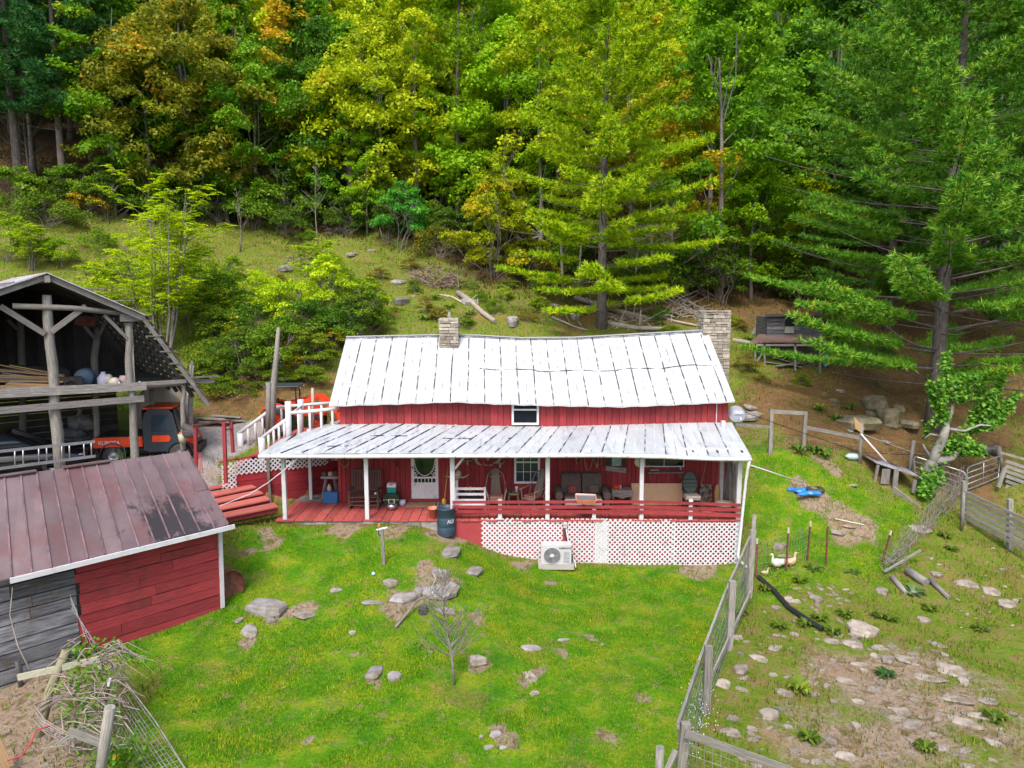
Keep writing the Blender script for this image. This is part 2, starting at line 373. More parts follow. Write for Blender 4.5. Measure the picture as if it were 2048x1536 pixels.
def smooth_poly(x, y, poly, soft):
    """soft inside mask of a polygon (world xy)"""
    poly = np.array(poly); n = len(poly); ins = np.zeros(x.shape, bool); dist = np.full(x.shape, 1e9)
    for i in range(n):
        a, b = poly[i], poly[(i + 1) % n]
        c = ((a[1] > y) != (b[1] > y)) & (x < (b[0] - a[0]) * (y - a[1]) / (b[1] - a[1] + 1e-12) + a[0]); ins ^= c
        ab = b - a; t = np.clip(((x - a[0]) * ab[0] + (y - a[1]) * ab[1]) / (ab @ ab), 0, 1)
        dist = np.minimum(dist, np.hypot(x - a[0] - t * ab[0], y - a[1] - t * ab[1]))
    s = np.where(ins, dist, -dist); return np.clip(s / soft * .5 + .5, 0, 1)
def gp(*pts): return [tuple(G(a, b).xy) for a, b in pts]
FENCE = [(1365,1536), (1412,1425), (1455,1300), (1500,1195)]
LAWN = gp((200,1536), (330,1350), (215,1300), (447,1218), (470,1120), (478,1066), (560,1052), (900,1078), (1000,1118), (1480,1130), (1498,1190), (1455,1300), (1412,1425), (1365,1536)) 
LAWN = [(-7.2, 9)] + LAWN + [(2.5, 9)]
LAWN2 = gp((1500,1170), (1505,1010), (1500,900), (1640,905), (1700,965), (1830,1000), (1800,1100), (1740,1170), (1600,1180), (1500,1190))
STRAW = gp((1470,770), (1600,750), (1700,700), (2048,640), (2048,880), (2000,1000), (1900,985), (1640,900), (1490,870)) 
STRAW2 = gp((1090,600), (1400,560), (1560,520), (2048,560), (2048,700), (1700,690), (1480,670), (1400,655), (1090,655))
DRIVE = gp((395,940), (375,900), (385,850), (540,838), (600,850), (545,870), (470,905), (450,935)) + [(-9.3, 20.5), (-10.2, 20.3), (-26, 18.5), (-26, 27), (-13, 27.5)]
BANK = gp((385,740), (520,730), (600,750), (665,765), (665,835), (560,828), (430,838), (385,850))
DIRT = gp((1600,1536), (1640,1440), (1680,1330), (1760,1290), (1850,1320), (2000,1400), (2048,1440), (2048,1536))
DIRT2 = [(-14, 13)] + gp((0,1380), (120,1330), (230,1380), (200,1440), (330,1536)) + [(-6.8, 10), (-14, 9)]
WOOD = gp((0,395), (120,410), (300,430), (480,440), (600,475), (720,460), (850,500), (960,560), (1090,600), (1250,560), (1400,590), (1560,560), (1700,600), (2048,600)) + [(70, 50), (110, 160), (-110, 160), (-90, 45)]
WOOD = WOOD
def masks(x, y):
    r = {}
    jx = x + .35 * np.sin(y * 2.1 + x) + .2 * np.sin(y * 5.3 - x * 2); jy = y + .35 * np.sin(x * 1.9 - y) + .2 * np.sin(x * 4.7 + y * 3)
    r['lawn'] = np.maximum(smooth_poly(x, y, LAWN, .25), smooth_poly(jx, jy, LAWN2, .8))
    r['straw'] = np.maximum(smooth_poly(jx, jy, STRAW, 2.0), .8 * smooth_poly(jx, jy, STRAW2, 3))
    r['straw'] = np.maximum(r['straw'], smooth_poly(jx, jy, BANK, 1.2))
    r['drive'] = smooth_poly(jx * .5 + x * .5, y, DRIVE, .5)
    r['dirt'] = np.maximum(smooth_poly(jx, jy, DIRT, 2.6), smooth_poly(x, y, DIRT2, .6))
    r['wood'] = smooth_poly(jx, jy, WOOD, 4)
    return r
BARE = [(G(a, b), r) for a, b, r in ((612, 1222, .5), (560, 1230, .35), (500, 1285, .35), (800, 1205, .7), (880, 1170, .7), (850, 1140, .5), (890, 1070, .7), (790, 1062, .6), (700, 1058, .5), (1100, 1165, .3), (960, 1230, .4), (950, 1320, .4), (755, 1350, .35), (1060, 1350, .35), (1000, 1480, .4), (1400, 1140, .8), (1280, 1400, .3), (610, 1470, .2), (680, 1060, .5), (1210, 1480, .3), (1050, 1130, .4), (540, 1075, .5), (700, 1310, .25), (1180, 1280, .25), (1130, 1300, .25), (1620, 990, .8), (1700, 1050, 1.0), (1660, 930, .6), (860, 1290, .25), (500, 1110, .3))]
masks0 = masks
def masks(x, y):
    r = masks0(x, y); b = np.zeros(np.shape(x))
    for q, rad_ in BARE: b = np.maximum(b, np.clip(1.25 - (np.hypot(x - q.x + .15 * np.sin(y * 5), (y - q.y) * .8 + .15 * np.sin(x * 6)) / rad_) ** 2, 0, 1))
    r['lawn'] = r['lawn'] * (1 - .75 * b); r['dirt'] = np.maximum(r['dirt'], b * .8); return r
# grid
gx = np.unique(np.round(np.r_[np.arange(-120, -30, 2.5), np.arange(-30, -17, .5), np.arange(-17, 24, .24), np.arange(24, 36, .6), np.arange(36, 121, 2.5)], 3))
gy = np.unique(np.round(np.r_[np.arange(4, 9, .6), np.arange(9, 31, .2), np.arange(31, 62, .5), np.arange(62, 160, 2.5)], 3))
GX, GY = np.meshgrid(gx, gy); GZ = hh(GX, GY)
nx, ny = len(gx), len(gy)
me = bpy.data.meshes.new('ground'); vs = np.c_[GX.ravel(), GY.ravel(), GZ.ravel()]
me.vertices.add(nx * ny); me.vertices.foreach_set('co', vs.astype(np.float32).ravel())
i0 = (np.arange(ny - 1)[:, None] * nx + np.arange(nx - 1)[None]).ravel(); q = np.c_[i0, i0 + 1, i0 + nx + 1, i0 + nx].astype(np.int32); nf = len(q)
me.loops.add(nf * 4); me.loops.foreach_set('vertex_index', q.ravel()); me.polygons.add(nf)
me.polygons.foreach_set('loop_start', np.arange(0, nf * 4, 4, dtype=np.int32)); me.polygons.foreach_set('loop_total', np.full(nf, 4, dtype=np.int32))
me.polygons.foreach_set('use_smooth', np.ones(nf, bool))
mk = masks(GX, GY)
for k, val in mk.items():
    a = me.attributes.new(k, 'FLOAT', 'POINT'); a.data.foreach_set('value', val.ravel().astype(np.float32))
me.update(calc_edges=True)
def ground_mat():
    m, t, N, L, B = newmat('ground cover'); tc = N.new('ShaderNodeTexCoord'); v = tc.outputs['Object']
    def at(n): a = N.new('ShaderNodeAttribute'); a.attribute_name = n; return a.outputs['Fac']
    n1 = noise(N, L, v, .5, 6, .65); n2 = noise(N, L, v, 3.2, 8, .7); n3 = noise(N, L, v, 16, 6, .7); n4 = noise(N, L, v, 1.3, 5, .6)
    def edge(a, nz, k=.55):      # ragged mask border
        s = math_(N, L, 'ADD', a, math_(N, L, 'MULTIPLY', math_(N, L, 'SUBTRACT', nz, .5), k)); return ramp(N, L, s, [(.4, g3(0)), (.6, g3(1))])
    lawn = ramp(N, L, n4, [(.3, (.035, .15, .005)), (.5, (.09, .22, .006)), (.68, (.22, .27, .015))])
    lawn = mixc(N, L, ramp(N, L, n2, [(.54, g3(0)), (.68, g3(.85))]), lawn, (.26, .19, .09))
    past = ramp(N, L, n2, [(.3, (.07, .14, .012)), (.48, (.13, .19, .018)), (.6, (.20, .155, .06)), (.72, (.26, .165, .09))])
    straw = ramp(N, L, n2, [(.32, (.08, .12, .015)), (.42, (.13, .085, .035)), (.55, (.20, .11, .055)), (.66, (.11, .15, .02))])
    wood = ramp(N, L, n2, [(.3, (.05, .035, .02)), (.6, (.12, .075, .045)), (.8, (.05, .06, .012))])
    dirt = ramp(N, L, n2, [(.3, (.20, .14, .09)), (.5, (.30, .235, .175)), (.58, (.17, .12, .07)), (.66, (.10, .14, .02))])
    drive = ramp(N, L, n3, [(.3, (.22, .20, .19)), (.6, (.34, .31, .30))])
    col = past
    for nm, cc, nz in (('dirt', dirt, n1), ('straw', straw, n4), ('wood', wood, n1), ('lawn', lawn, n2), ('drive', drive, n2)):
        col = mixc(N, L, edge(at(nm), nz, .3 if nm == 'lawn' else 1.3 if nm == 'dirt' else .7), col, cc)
    # steep banks show bare earth
    geo = N.new('ShaderNodeNewGeometry'); sx = N.new('ShaderNodeSeparateXYZ'); L.new(geo.outputs['Normal'], sx.inputs[0])
    st = ramp(N, L, math_(N, L, 'ADD', sx.outputs[2], math_(N, L, 'MULTIPLY', n4, .35)), [(.86, g3(1)), (.95, g3(0))])
    st = mixc(N, L, at('wood'), st, g3(0))
    bank = ramp(N, L, n2, [(.35, (.26, .13, .065)), (.6, (.34, .19, .10)), (.7, (.10, .12, .02))])
    col = mixc(N, L, st, col, bank)
    col = mixc(N, L, ramp(N, L, n1, [(.56, g3(0)), (.64, g3(.7))]), col, mixc(N, L, .5, col, (.26, .15, .07)))
    fine = ramp(N, L, n3, [(.25, g3(.6)), (.75, g3(1.35))]); col = mixc(N, L, 1.0, col, fine, 'MULTIPLY')
    L.new(col, B.inputs['Base Color']); B.inputs['Roughness'].default_value = .95; B.inputs['Specular IOR Level'].default_value = .1
    b = N.new('ShaderNodeBump'); b.inputs['Strength'].default_value = .9; b.inputs['Distance'].default_value = .08
    L.new(math_(N, L, 'ADD', n2, math_(N, L, 'MULTIPLY', n3, .5)), b.inputs['Height']); L.new(b.outputs[0], B.inputs['Normal'])
    return m
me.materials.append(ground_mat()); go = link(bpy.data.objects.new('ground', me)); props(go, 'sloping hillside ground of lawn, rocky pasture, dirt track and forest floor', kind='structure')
# ================================================================= FARMHOUSE
FZ, YF, YW = 1.45, 20.95, 22.95
def lerp(a, b, t): return a + (b - a) * t
def poly_at(pts, x):
    for (x0, y0), (x1, y1) in zip(pts, pts[1:]):
        if x <= x1: return y0 + (y1 - y0) * (x - x0) / (x1 - x0)
    return pts[-1][1]
house = thing('farmhouse', 'red board farmhouse with white tin roofs, long front porch and two stone chimneys', 'house', (0, 23, 1.2))
xl, xr = P(679, 840, YW).x, P(1456, 840, YW).x
YB = 28.4
# --- roof
eave = [(658,811),(700,809),(800,806),(905,802),(990,806),(1080,809),(1245,812),(1340,808),(1470,802)]
ridge = [(693,674),(780,672),(880,670),(960,671),(1040,676),(1150,675),(1240,670),(1330,665),(1414,660)]
YE, YR = 22.62, 25.5
N_ = 54
def resample(pts, Y):
    out = []
    for i in range(N_ + 1):
        px = lerp(pts[0][0], pts[-1][0], i / N_); out.append(P(px, poly_at(pts, px), Y))
    return out
EL, RL = resample(eave, YE), resample(ridge, YR)
for i, e in enumerate(EL): e.z += .012 * math.sin(i * 1.9)
mb = MB(); th = .05
for side in (0, 1):
    for i in range(N_):
        e0, e1, r0, r1 = EL[i], EL[i + 1], RL[i], RL[i + 1]
        if side: e0, e1 = [V((q.x, 2 * YR - q.y, q.z)) for q in (e0, e1)]
        d = V((0, 0, -th)); off = .01 * (i % 2)
        a = [e0, e1, r1, r0] if not side else [e1, e0, r0, r1]
        n0 = V((0, 0, .006 * math.sin(i * 2.7)))
        mb.add([a[0] + n0, a[1] + n0, a[2], a[3]] + [k + d for k in a], [(0, 1, 2, 3), (7, 6, 5, 4), (0, 4, 5, 1), (2, 6, 7, 3)] + ([(3, 7, 4, 0)] if i == 0 else []) + ([(1, 5, 6, 2)] if i == N_ - 1 else []), 0, rnd=.5 + .3 * math.sin(i // 2 * 2.1))
up = V((0, -.45, .9)).normalized()
def rpt(u, t, lift=.012):      # u 0..N_, t 0 (eave) .. 1 (ridge)
    i = min(int(u), N_ - 1); f = u - i
    return EL[i].lerp(EL[i + 1], f).lerp(RL[i].lerp(RL[i + 1], f), t) + up * lift
for k in range(1, 24):
    u = k * N_ / 23.5
    if u >= N_: break
    for j in range(6):
        s = .02 if k % 1 else .0
        mb.bar(rpt(u + .04 * math.sin(k * 3 + j), j / 6), rpt(u + .04 * math.sin(k * 3 + j + 1), (j + 1) / 6), .034, .03, 1, up)
    for j in range(3): mb.bar(rpt(u - N_ / 47, j / 3, .008), rpt(u - N_ / 47, (j + 1) / 3, .008), .022, .02, 2, up)
# horizontal lap
lap = [(975,741),(1080,743),(1240,743),(1330,737),(1450,728)]
us = [20 + i * .5 for i in range(0, 68)]
for a, b in zip(us, us[1:]):
    t = .47 + .012 * math.sin(a * .8) + (.01 if a < 28 else 0)
    mb.bar(rpt(a, t + .02 * (a - 20) / 34, .01), rpt(b, t + .02 * (b - 20) / 34, .01), .03, .022, 1, up)
for i in range(N_): mb.bar(RL[i] + V((0, -.12, -.05)), RL[i + 1] + V((0, -.12, -.05)), .02, .02, 1)
for i in range(N_): mb.bar(RL[i] + V((0, 0, .015)), RL[i + 1] + V((0, 0, .015)), .16, .03, 0, rnd=.5)
mb.build('roof', [mRoof, mSeam, mSeam2], house)
# --- porch roof
petop = [(672,849),(800,847),(1000,852),(1100,853),(1250,849),(1400,845),(1463,845)]
pebot = [(519,907),(640,905),(900,905),(1050,906),(1200,904),(1330,908),(1420,913),(1503,913)]
YPE = 20.62
def resample2(pts, Y, n): return [P(lerp(pts[0][0], pts[-1][0], i / n), poly_at(pts, lerp(pts[0][0], pts[-1][0], i / n)), Y) for i in range(n + 1)]
T2, B2 = resample2(petop, YW, 46), resample2(pebot, YPE, 46)
for i, e in enumerate(B2): e.z += .01 * math.sin(i * 2.3)
mb = MB()
for i in range(46):
    a = [B2[i], B2[i + 1], T2[i + 1], T2[i]]; d = V((0, 0, -.04))
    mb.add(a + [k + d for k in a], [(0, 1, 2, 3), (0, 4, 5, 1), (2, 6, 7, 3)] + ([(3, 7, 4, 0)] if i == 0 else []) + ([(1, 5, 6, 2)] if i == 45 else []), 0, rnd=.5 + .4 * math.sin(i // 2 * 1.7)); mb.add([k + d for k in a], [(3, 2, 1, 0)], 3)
# the shallow slope that drops away on the left side
e2, t2 = V((B2[0].x - .1, 22.9, B2[0].z)), V((T2[0].x, 22.94, T2[0].z))
mb.add([B2[0], T2[0] , t2 + V((0, 1.2, 0)), e2 + V((0, 0, -.02))], [(0, 1, 2, 3), (3, 2, 1, 0)], 0, rnd=.5)
up2 = V((0, -.25, .97)).normalized()
for k in range(1, 46):
    mj = k % 2 == 0
    seg = 4; w_ = .03 if mj else .018
    for j in range(seg):
        p = lambda t: B2[k].lerp(T2[k], t) + up2 * (.014 if mj else .008)
        mb.bar(p(j / seg), p((j + 1) / seg), w_, .028 if mj else .018, 1 if mj else 2, up2)
for (u0, u1, t) in ((15, 18, .48), (7, 11, .55), (21, 22.6, .5), (5.2, 7, .2)):
    a = B2[int(u0)].lerp(T2[int(u0)], t); b = B2[int(u1)].lerp(T2[int(u1)], t); mb.bar(a + up2 * .015, b + up2 * .015, .035, .02, 1, up2)
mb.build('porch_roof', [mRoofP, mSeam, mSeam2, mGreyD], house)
# --- walls
def board_wall(mb, x0, x1, z0, z1, y, w=.2, th=.03, mi=0, holes=()):
    x = x0
    while x < x1 - .01:
        ww = min(w * rr(.8, 1.25), x1 - x); segs = [(z0, z1)]
        for (hx0, hx1, hz0, hz1) in holes:
            if x + ww > hx0 and x < hx1:
                ns = []
                for a, b in segs:
                    if hz0 > a: ns.append((a, min(b, hz0)))
                    if hz1 < b: ns.append((max(a, hz1), b))
                segs = ns
        j = rr(0, .008)
        for a, b in segs:
            if b - a > .02: mb.b2(x + .006, x + ww - .006, y - j, y + th, a, b, mi)
        x += ww
zroof = lambda x: 3.2
mb = MB(); zt = max(e.z for e in EL) + .05
wx0, wx1 = P(1024, 830, YW).x, P(1077, 830, YW).x
lw = (P(1029, 960, YW).x, P(1079, 960, YW).x, P(1029, 965, YW).z, P(1029, 885, YW).z)
ww_ = (P(1290, 910, YW).x, P(1366, 910, YW).x, P(1290, 931, YW).z, P(1290, 903, YW).z)
dx0, dx1, dz0 = P(823, 950, YW).x, P(877, 950, YW).x, P(850, 996, YW).z
board_wall(mb, xl, xr, T2[20].z - .25, P(1024, 800, YW).z, YW, .21)
mb.build('upper_wall', mRed, house)
mb = MB(); board_wall(mb, xl, xr, FZ - .1, T2[20].z - .2, YW - .004, .17)
for x in (P(1136, 950, YW).x, P(680, 950, YW).x): mb.b2(x - .05, x + .05, YW - .06, YW - .01, FZ, T2[20].z - .3)
mb.build('porch_wall', mRed, house)
mb = MB()      # side, back walls and gables
zt0 = EL[0].z + .1
for x in (xl, xr - .06):
    y = YW + .05
    while y < YB:
        zt_ = zt0 + max(0, (1 - abs(y + .1 - YR) / (YR - YE))) * (RL[0].z - EL[0].z) - .22; mb.b2(x, x + .06, y + .004, y + .196, .9, zt_); y += .2
mb.b2(xl + .07, xr - .07, YB - .05, YB, .9, zt0); mb.build('side_wall', mRed, house)
# --- windows
def window(name, x0, x1, z0, z1, y, rows, cols, fr=.07, gl=None, sash=True, label=None):
    mb = MB(); t = .06
    for a in ((x0 - fr, x0, z0 - fr, z1 + fr), (x1, x1 + fr, z0 - fr, z1 + fr), (x0, x1, z0 - fr, z0), (x0, x1, z1, z1 + fr)): mb.b2(a[0], a[1], y - t, y + .02, a[2], a[3])
    if sash: zm = z0 + (z1 - z0) * sash; mb.b2(x0, x1, y - t + .01, y, zm - .025, zm + .025)
    for c in range(1, cols): xx = lerp(x0, x1, c / cols); mb.b2(xx - .008, xx + .008, y - t + .02, y - .01, z0, z1)
    for r in range(1, rows): zz = lerp(z0, z1, r / rows); mb.b2(x0, x1, y - t + .021, y - .012, zz - .008, zz + .008)
    o = mb.build(name, mVinyl, house, label=label)
    MB().b2(x0, x1, y - .028, y - .014, z0, z1).build('pane', gl or mGlass, o); return o
window('window', wx0 + .06, wx1 - .06, P(1050, 845, YW).z, P(1050, 803, YW).z, YW - .01, 1, 1, .07, None, .62, 'small white upstairs window between the two roofs')
window('window', lw[0] + .06, lw[1] - .06, lw[2] + .05, lw[3], YW - .01, 4, 3, .07, mGlassB, .5, 'white gridded porch window behind the rocking chairs')
window('window', ww_[0], ww_[1], ww_[2], ww_[3], YW - .01, 1, 2, .035, None, False, 'wide low porch window on the right')
# --- screen door
mb = MB(); cxd = (dx0 + dx1) / 2; dw = dx1 - dx0; zt_ = dz0 + 2.02
zm = P(850, 951, YW).z; zs = P(850, 962, YW).z
mb.b2(dx0, dx1, YW - .07, YW - .035, dz0, P(850, 964, YW).z)
for k in range(9): mb.b2(lerp(dx0 + .1, dx1 - .1, k / 9) + .006, lerp(dx0 + .1, dx1 - .1, (k + 1) / 9) - .006, YW - .078, YW - .07, dz0 + .06, zs - .1)
zb0, zb1 = P(850, 964, YW).z, P(850, 956, YW).z
mb.b2(dx0, dx0 + .1, YW - .07, YW - .035, zb0, zt_); mb.b2(dx1 - .1, dx1, YW - .07, YW - .035, zb0, zt_)
mb.b2(dx0 + .1, dx1 - .1, YW - .07, YW - .035, zb1, zb1 + .06); mb.b2(dx0 + .1, dx1 - .1, YW - .07, YW - .035, zt_ - .1, zt_)
for k in range(1, 6): xx = lerp(dx0 + .1, dx1 - .1, k / 6); mb.b2(xx - .012, xx + .012, YW - .066, YW - .038, zb0, zb1)
# scalloped oval opening: lower corners
for sgn in (-1, 1):
    pts = []; x_e = cxd + sgn * (dw / 2 - .1)
    for k in range(11):
        a = k / 10 * math.pi / 2; pts.append(V((cxd + sgn * math.sin(a) * (dw / 2 - .115), YW - .066, zb1 + .10 + .55 * (1 - math.cos(a)))))
    for a_, b_ in zip(pts, pts[1:]): mb.bar(a_, b_, .02, .03, 0, (0, 1, 0))
    for k in range(5):
        q = pts[4 + k]; e = V((x_e, YW - .066, zb1 + .05 + .11 * k)); mb.bar(q, e, .018, .022, 0, (0, 1, 0))
    mb.bar(V((x_e - sgn * .09, YW - .066, zb1 + .06)), V((x_e, YW - .066, zb1 + .22)), .02, .03, 0, (0, 1, 0))
dr = mb.build('screen_door', mVinyl, house, label='white screen door with scalloped oval opening')
MB().b2(dx0 + .09, dx1 - .09, YW - .045, YW - .036, zb0, zt_ - .08).build('screen', mGlass, dr)
MB().ell((dx0 + .05, YW - .09, P(830, 934, YW).z), (.03, .03, .03)).build('handle', mBlack, dr)
mb = MB(); mb.b2(dx0 - .09, dx0 - .005, YW - .05, YW - .005, FZ, zt_); mb.b2(dx1 + .005, dx1 + .09, YW - .05, YW - .005, FZ, zt_); mb.b2(dx0 - .1, dx1 + .1, YW - .12, YW - .05, FZ + .02, dz0 - .01)
mb.build('door_frame', mRed, house)
# --- porch floor
mb = MB(); x = P(550, 1040, YF).x; xe = P(1481, 1045, YF).x
k = 0
while x < xe:
    wd = rr(.24, .34); x1 = min(x + wd, xe); j = rr(-.03, .04); mb.b2(x + .008, x1 - .008, YF + j, YW - .03, FZ - .05, FZ + rr(-.006, .006), 0); x = x1
mb.build('porch_floor', mRedD, house)
mb = MB(); mb.b2(P(550, 1040, YF).x + .1, xe - .02, YF + .06, YF + .12, FZ - .24, FZ - .055); mb.build('porch_beam', mGrey, house)
mb = MB(); x = P(560, 1048, YF).x       # dry stone footing left
while x < P(905, 1048, YF).x:
    wd = rr(.25, .6); mb.b2(x, x + wd - .02, YF + .02 + rr(0, .05), YF + .3, .75, FZ - .07 - rr(0, .03)); x += wd
mb.build('porch_footing', mRock, house)
mb = MB()     # side porch floor, unpainted boards running back
xa, xb = P(590, 1000, 23).x, xl - .02
y = YW - .02
while y < 25.6: mb.b2(lerp(xa, xa + .3, (y - YW) / 2.5), xb, y + .01, y + .27, FZ - .06, FZ - rr(0, .01)); y += .28
mb.build('side_floor', mGrey, house)
# --- posts
def vpost(px, Y, z0, z1, w=.12, name='post', mat=None, par=house):
    x = P(px, 960, Y).x; return MB().b2(x - w / 2, x + w / 2, Y - w / 2, Y + w / 2, z0, z1).build(name, mat or mWhite, par)
zc = B2[20].z - .06
for px, w in ((568, .12), (733, .12), (905, .14), (1095, .13), (1283, .12)): vpost(px, YF + .1, FZ, zc + (.04 if px > 1200 else 0), w)
vpost(1478, YF + .1, .0, zc, .13); vpost(621, 23.2, FZ, 3.9, .1); vpost(667, 24.6, FZ, 3.9, .09); vpost(1442, 22.6, FZ, 4.3, .12)
x9 = P(905, 960, YF + .1).x; MB().bar((x9 + .08, YF + .1, zc - .55), (x9 + .45, YF + .1, zc - .08), .06, .07).build('brace', mWhite, house)
mb = MB(); mb.b2(B2[0].x + .3, B2[-1].x - .1, YF + .03, YF + .16, zc, zc + .1); 
mb.build('porch_beam', mWhite, house)
mb = MB()
for k in range(20): x = lerp(B2[0].x + .4, B2[-1].x - .2, k / 19); mb.bar((x, YF - .1, zc + .0), (x, YW - .05, T2[20].z - .26), .05, .08)
mb.build('rafter', mGreyD, house)
# --- gutter and downspout
mb = MB(); gl_ = resample2([(517,913),(700,913),(900,912),(1050,912),(1200,911),(1330,914),(1420,918),(1503,919)], YPE - .04, 40)
mb.tube(gl_, .062, 8)
g = mb.build('gutter', mVinyl, house)
for k in range(1, 40, 3): q = gl_[k]; MB().tube([q + V((-.008, 0, 0)), q + V((.008, 0, 0))], .07, 8).build('gutter_bracket', mSteel, g)
mb = MB(); mb.tube([P(1500, 918, YPE - .04), P(1497, 930, YPE - .04), P(1492, 960, YPE + .05), P(1476, 1110, YPE + .12), P(1480, 1122, YPE), P(1500, 1140, YPE - .1)], .045, 8)
mb.build('downspout', mVinyl, g)
# --- front rail
for n, (ya, yb, yc) in enumerate(((1004.5, 1003.5, 1010), (1014, 1014, 1020), (1023, 1024, 1031))):
    mb = MB(); a, b, c = P(905, ya, YF - .02), P(1283, yb, YF - .02), P(1481, yc, YF - .02); mb.bar(a, b, .035, .085 + .012 * n); mb.bar(b, c, .035, .085 + .012 * n); mb.build('rail_board', mRed, house)
for px in (1000, 1095, 1188, 1283, 1381):
    x = P(px, 1020, YF + .04).x; MB().b2(x - .06, x + .06, YF, YF + .07, FZ, P(px, 999 if px != 1283 else 1000, YF).z).build('rail_post', mWhite, house)
# --- skirt and lattice
mb = MB(); y0 = YF + .05
x = P(905, 1060, YF).x
mb.b2(x, P(965, 1060, YF).x + .3, y0, y0 + .03, -.3, FZ - .06); mb.b2(P(965, 1060, YF).x + .302, xe - .03, y0 + .004, y0 + .034, -.5, FZ - .06)
mb.build('skirt', mRedS, house)
def lattice(mb, x0, x1, z0, z1, y, pitch=.158, w=.043, clip=None, skip=(), T=None):
    T = T or (lambda u, yy, z: V((u, yy, z)))
    for s in (1, -1):
        k = 0; c0 = (x0 - (z1 - z0)) if s == 1 else x0
        u = c0 + .03
        while u < x1 + (z1 - z0 if s == -1 else 0):
            # line: x = u + s*t , z = z0 + t
            t0, t1 = 0, z1 - z0
            if s == 1: t0 = max(t0, x0 - u); t1 = min(t1, x1 - u)
            else: t0 = max(t0, u - x1); t1 = min(t1, u - x0)
            k += 1
            if t1 - t0 > .04 and k not in skip:
                yy = y - (.008 if s == 1 else 0)
                mb.bar(T(u + s * t0, yy, z0 + t0), T(u + s * t1, yy, z0 + t1), .007, w, 0, up=(T(0, 0, 0) - T(s, 0, 1)).cross(T(0, 1, 0) - T(0, 0, 0)), rnd=.5)
            u += pitch
    return mb
yl = y0 - .012
for (a, b, zt, off) in ((963, 1125, 1037, 0), (1135, 1216, 1038, 0), (1190, 1352, 1039, .02), (1344, 1476, 1045, .04)):
    mb = MB(); lattice(mb, P(a, 1080, YF).x, P(b, 1080, YF).x, -.03 if a > 1000 else .05, P(a, zt, YF).z, yl - off); mb.build('lattice_panel', mVinyl, house)
# --- chimneys
def stone_stack(mb, x0, x1, y0, y1, z0, z1, c=.085, jit=.025):
    z = z0
    while z < z1:
        h = rr(.6, 1.2) * c
        for (ax, fx) in ((0, y0), (0, y1), (1, x0), (1, x1)):
            a, b = (x0, x1) if ax == 0 else (y0, y1); u = a - rr(0, .04)
            while u < b:
                w_ = rr(.13, .42); u1 = min(u + w_, b + .03); d = .11 + rr(-jit, jit); g_ = .009
                if u1 - u > .05:
                    hh_ = h * rr(.8, 1.12)
                    if ax == 0: mb.box(((u + u1) / 2, fx + (.03 if fx == y0 else -.03), z + h / 2 + rr(-.008, .008)), (u1 - u - g_, d, hh_ - g_), rr(-.04, .04))
                    else: mb.box((fx + (.03 if fx == x0 else -.03), (u + u1) / 2, z + h / 2 + rr(-.008, .008)), (d, u1 - u - g_, hh_ - g_), rr(-.04, .04))
                u = u1
        z += h
    mb.b2(x0 + .035, x1 - .035, y0 + .035, y1 - .035, z0, z1 - .04, 1)
    for k in range(7): mb.box((rr(x0 + .1, x1 - .1), rr(y0 + .1, y1 - .1), z1 - .01), (rr(.2, .35), rr(.15, .3), .06), rr(0, 3))
c0 = P(880, 690, 24.9); c1 = P(915, 640, 24.9)
mb = MB(); stone_stack(mb, c0.x, c1.x, 24.9, 25.5, c0.z - .35, c1.z, .12); ch = mb.build('chimney', [mStone, mMortar], house, label='small stone chimney standing on the roof ridge', bevel=.012)
mb = MB(); fx = P(899, 630, 25.2); mb.lathe((fx.x, 25.2, c1.z - .03), [(.085, 0), (.085, .2), (.06, .22), (.06, .3), (.03, .31)], 10); mb.build('flue', mPost, ch)
c0 = P(1409, 800, 25.3); c1 = P(1461, 622, 25.3)
mb = MB(); stone_stack(mb, P(1409, 622, 25.3).x, c1.x, 25.3, 26.15, 1.2, c1.z, .115, .03); mb.build('chimney', [mStone, mMortar], house, label='tall stone chimney against the right gable', bevel=.012)
mb = MB(); mb.b2(c0.x - .15, P(1440, 622, 25.3).x, 24.9, 25.3 - .1, 3.5, 3.6)
# small pipe on wall, lamp bits
MB().b2(P(1433, 820, YW).x - .012, P(1433, 820, YW).x + .012, YW - .03, YW - .008, P(1433, 846, YW).z, P(1433, 806, YW).z).build('wall_conduit', mVinyl, house)
# stacked firewood trim at right end of porch
mb = MB()
for k in range(9): a = P(1450 + k * 3, 985 + (k % 3) * 3, 22.4 - k * .12); mb.tube([V((a.x, a.y, FZ)), V((a.x + rr(-.1, .1), a.y, FZ + rr(1.2, 2.3)))], rr(.03, .07), 6)
props(mb.build('slab_wood', mGrey, None, origin=(6.7, 22, FZ)), 'rough bark slabs standing upright at the right end of the porch', 'wood slabs')

# ================================================================= DECK WITH STAIRS (left of the house)
deck = thing('deck', 'raised red deck with white log railings and stairs beside the left gable', 'deck', (-7.5, 24, 2.6))
DZ = 3.5; mb = MB()
y = 23.15
while y < 25.5: mb.b2(-8.0, xl - .03, y, y + .135, DZ - .05, DZ); y += .145
mb.build('deck_floor', mRedD, deck)
mb = MB(); mb.b2(-8.0, xl - .03, 23.1, 23.14, DZ - .3, DZ - .02); mb.b2(-8.05, -8.01, 23.14, 25.5, DZ - .3, DZ - .02); mb.build('fascia', mRed, deck)
for k in range(5):
    x = -8.05 - k * .30; z = DZ - .17 * (k + 1); mb = MB(); mb.b2(x - .31, x - .01, 23.2, 25.1, z - .04, z); mb.b2(x - .012, x, 23.2, 25.1, z, z + .13); mb.build('tread', mRedD, deck)
def log(par, a, b, r=.055, name='rail', mat=None): return MB().tube([a, a.lerp(b, .5) + V((0, 0, rr(-.015, .015))), b], [r, r * .95, r], 8).build(name, mat or mWhite, par)
NY, FY = 23.2, 25.2
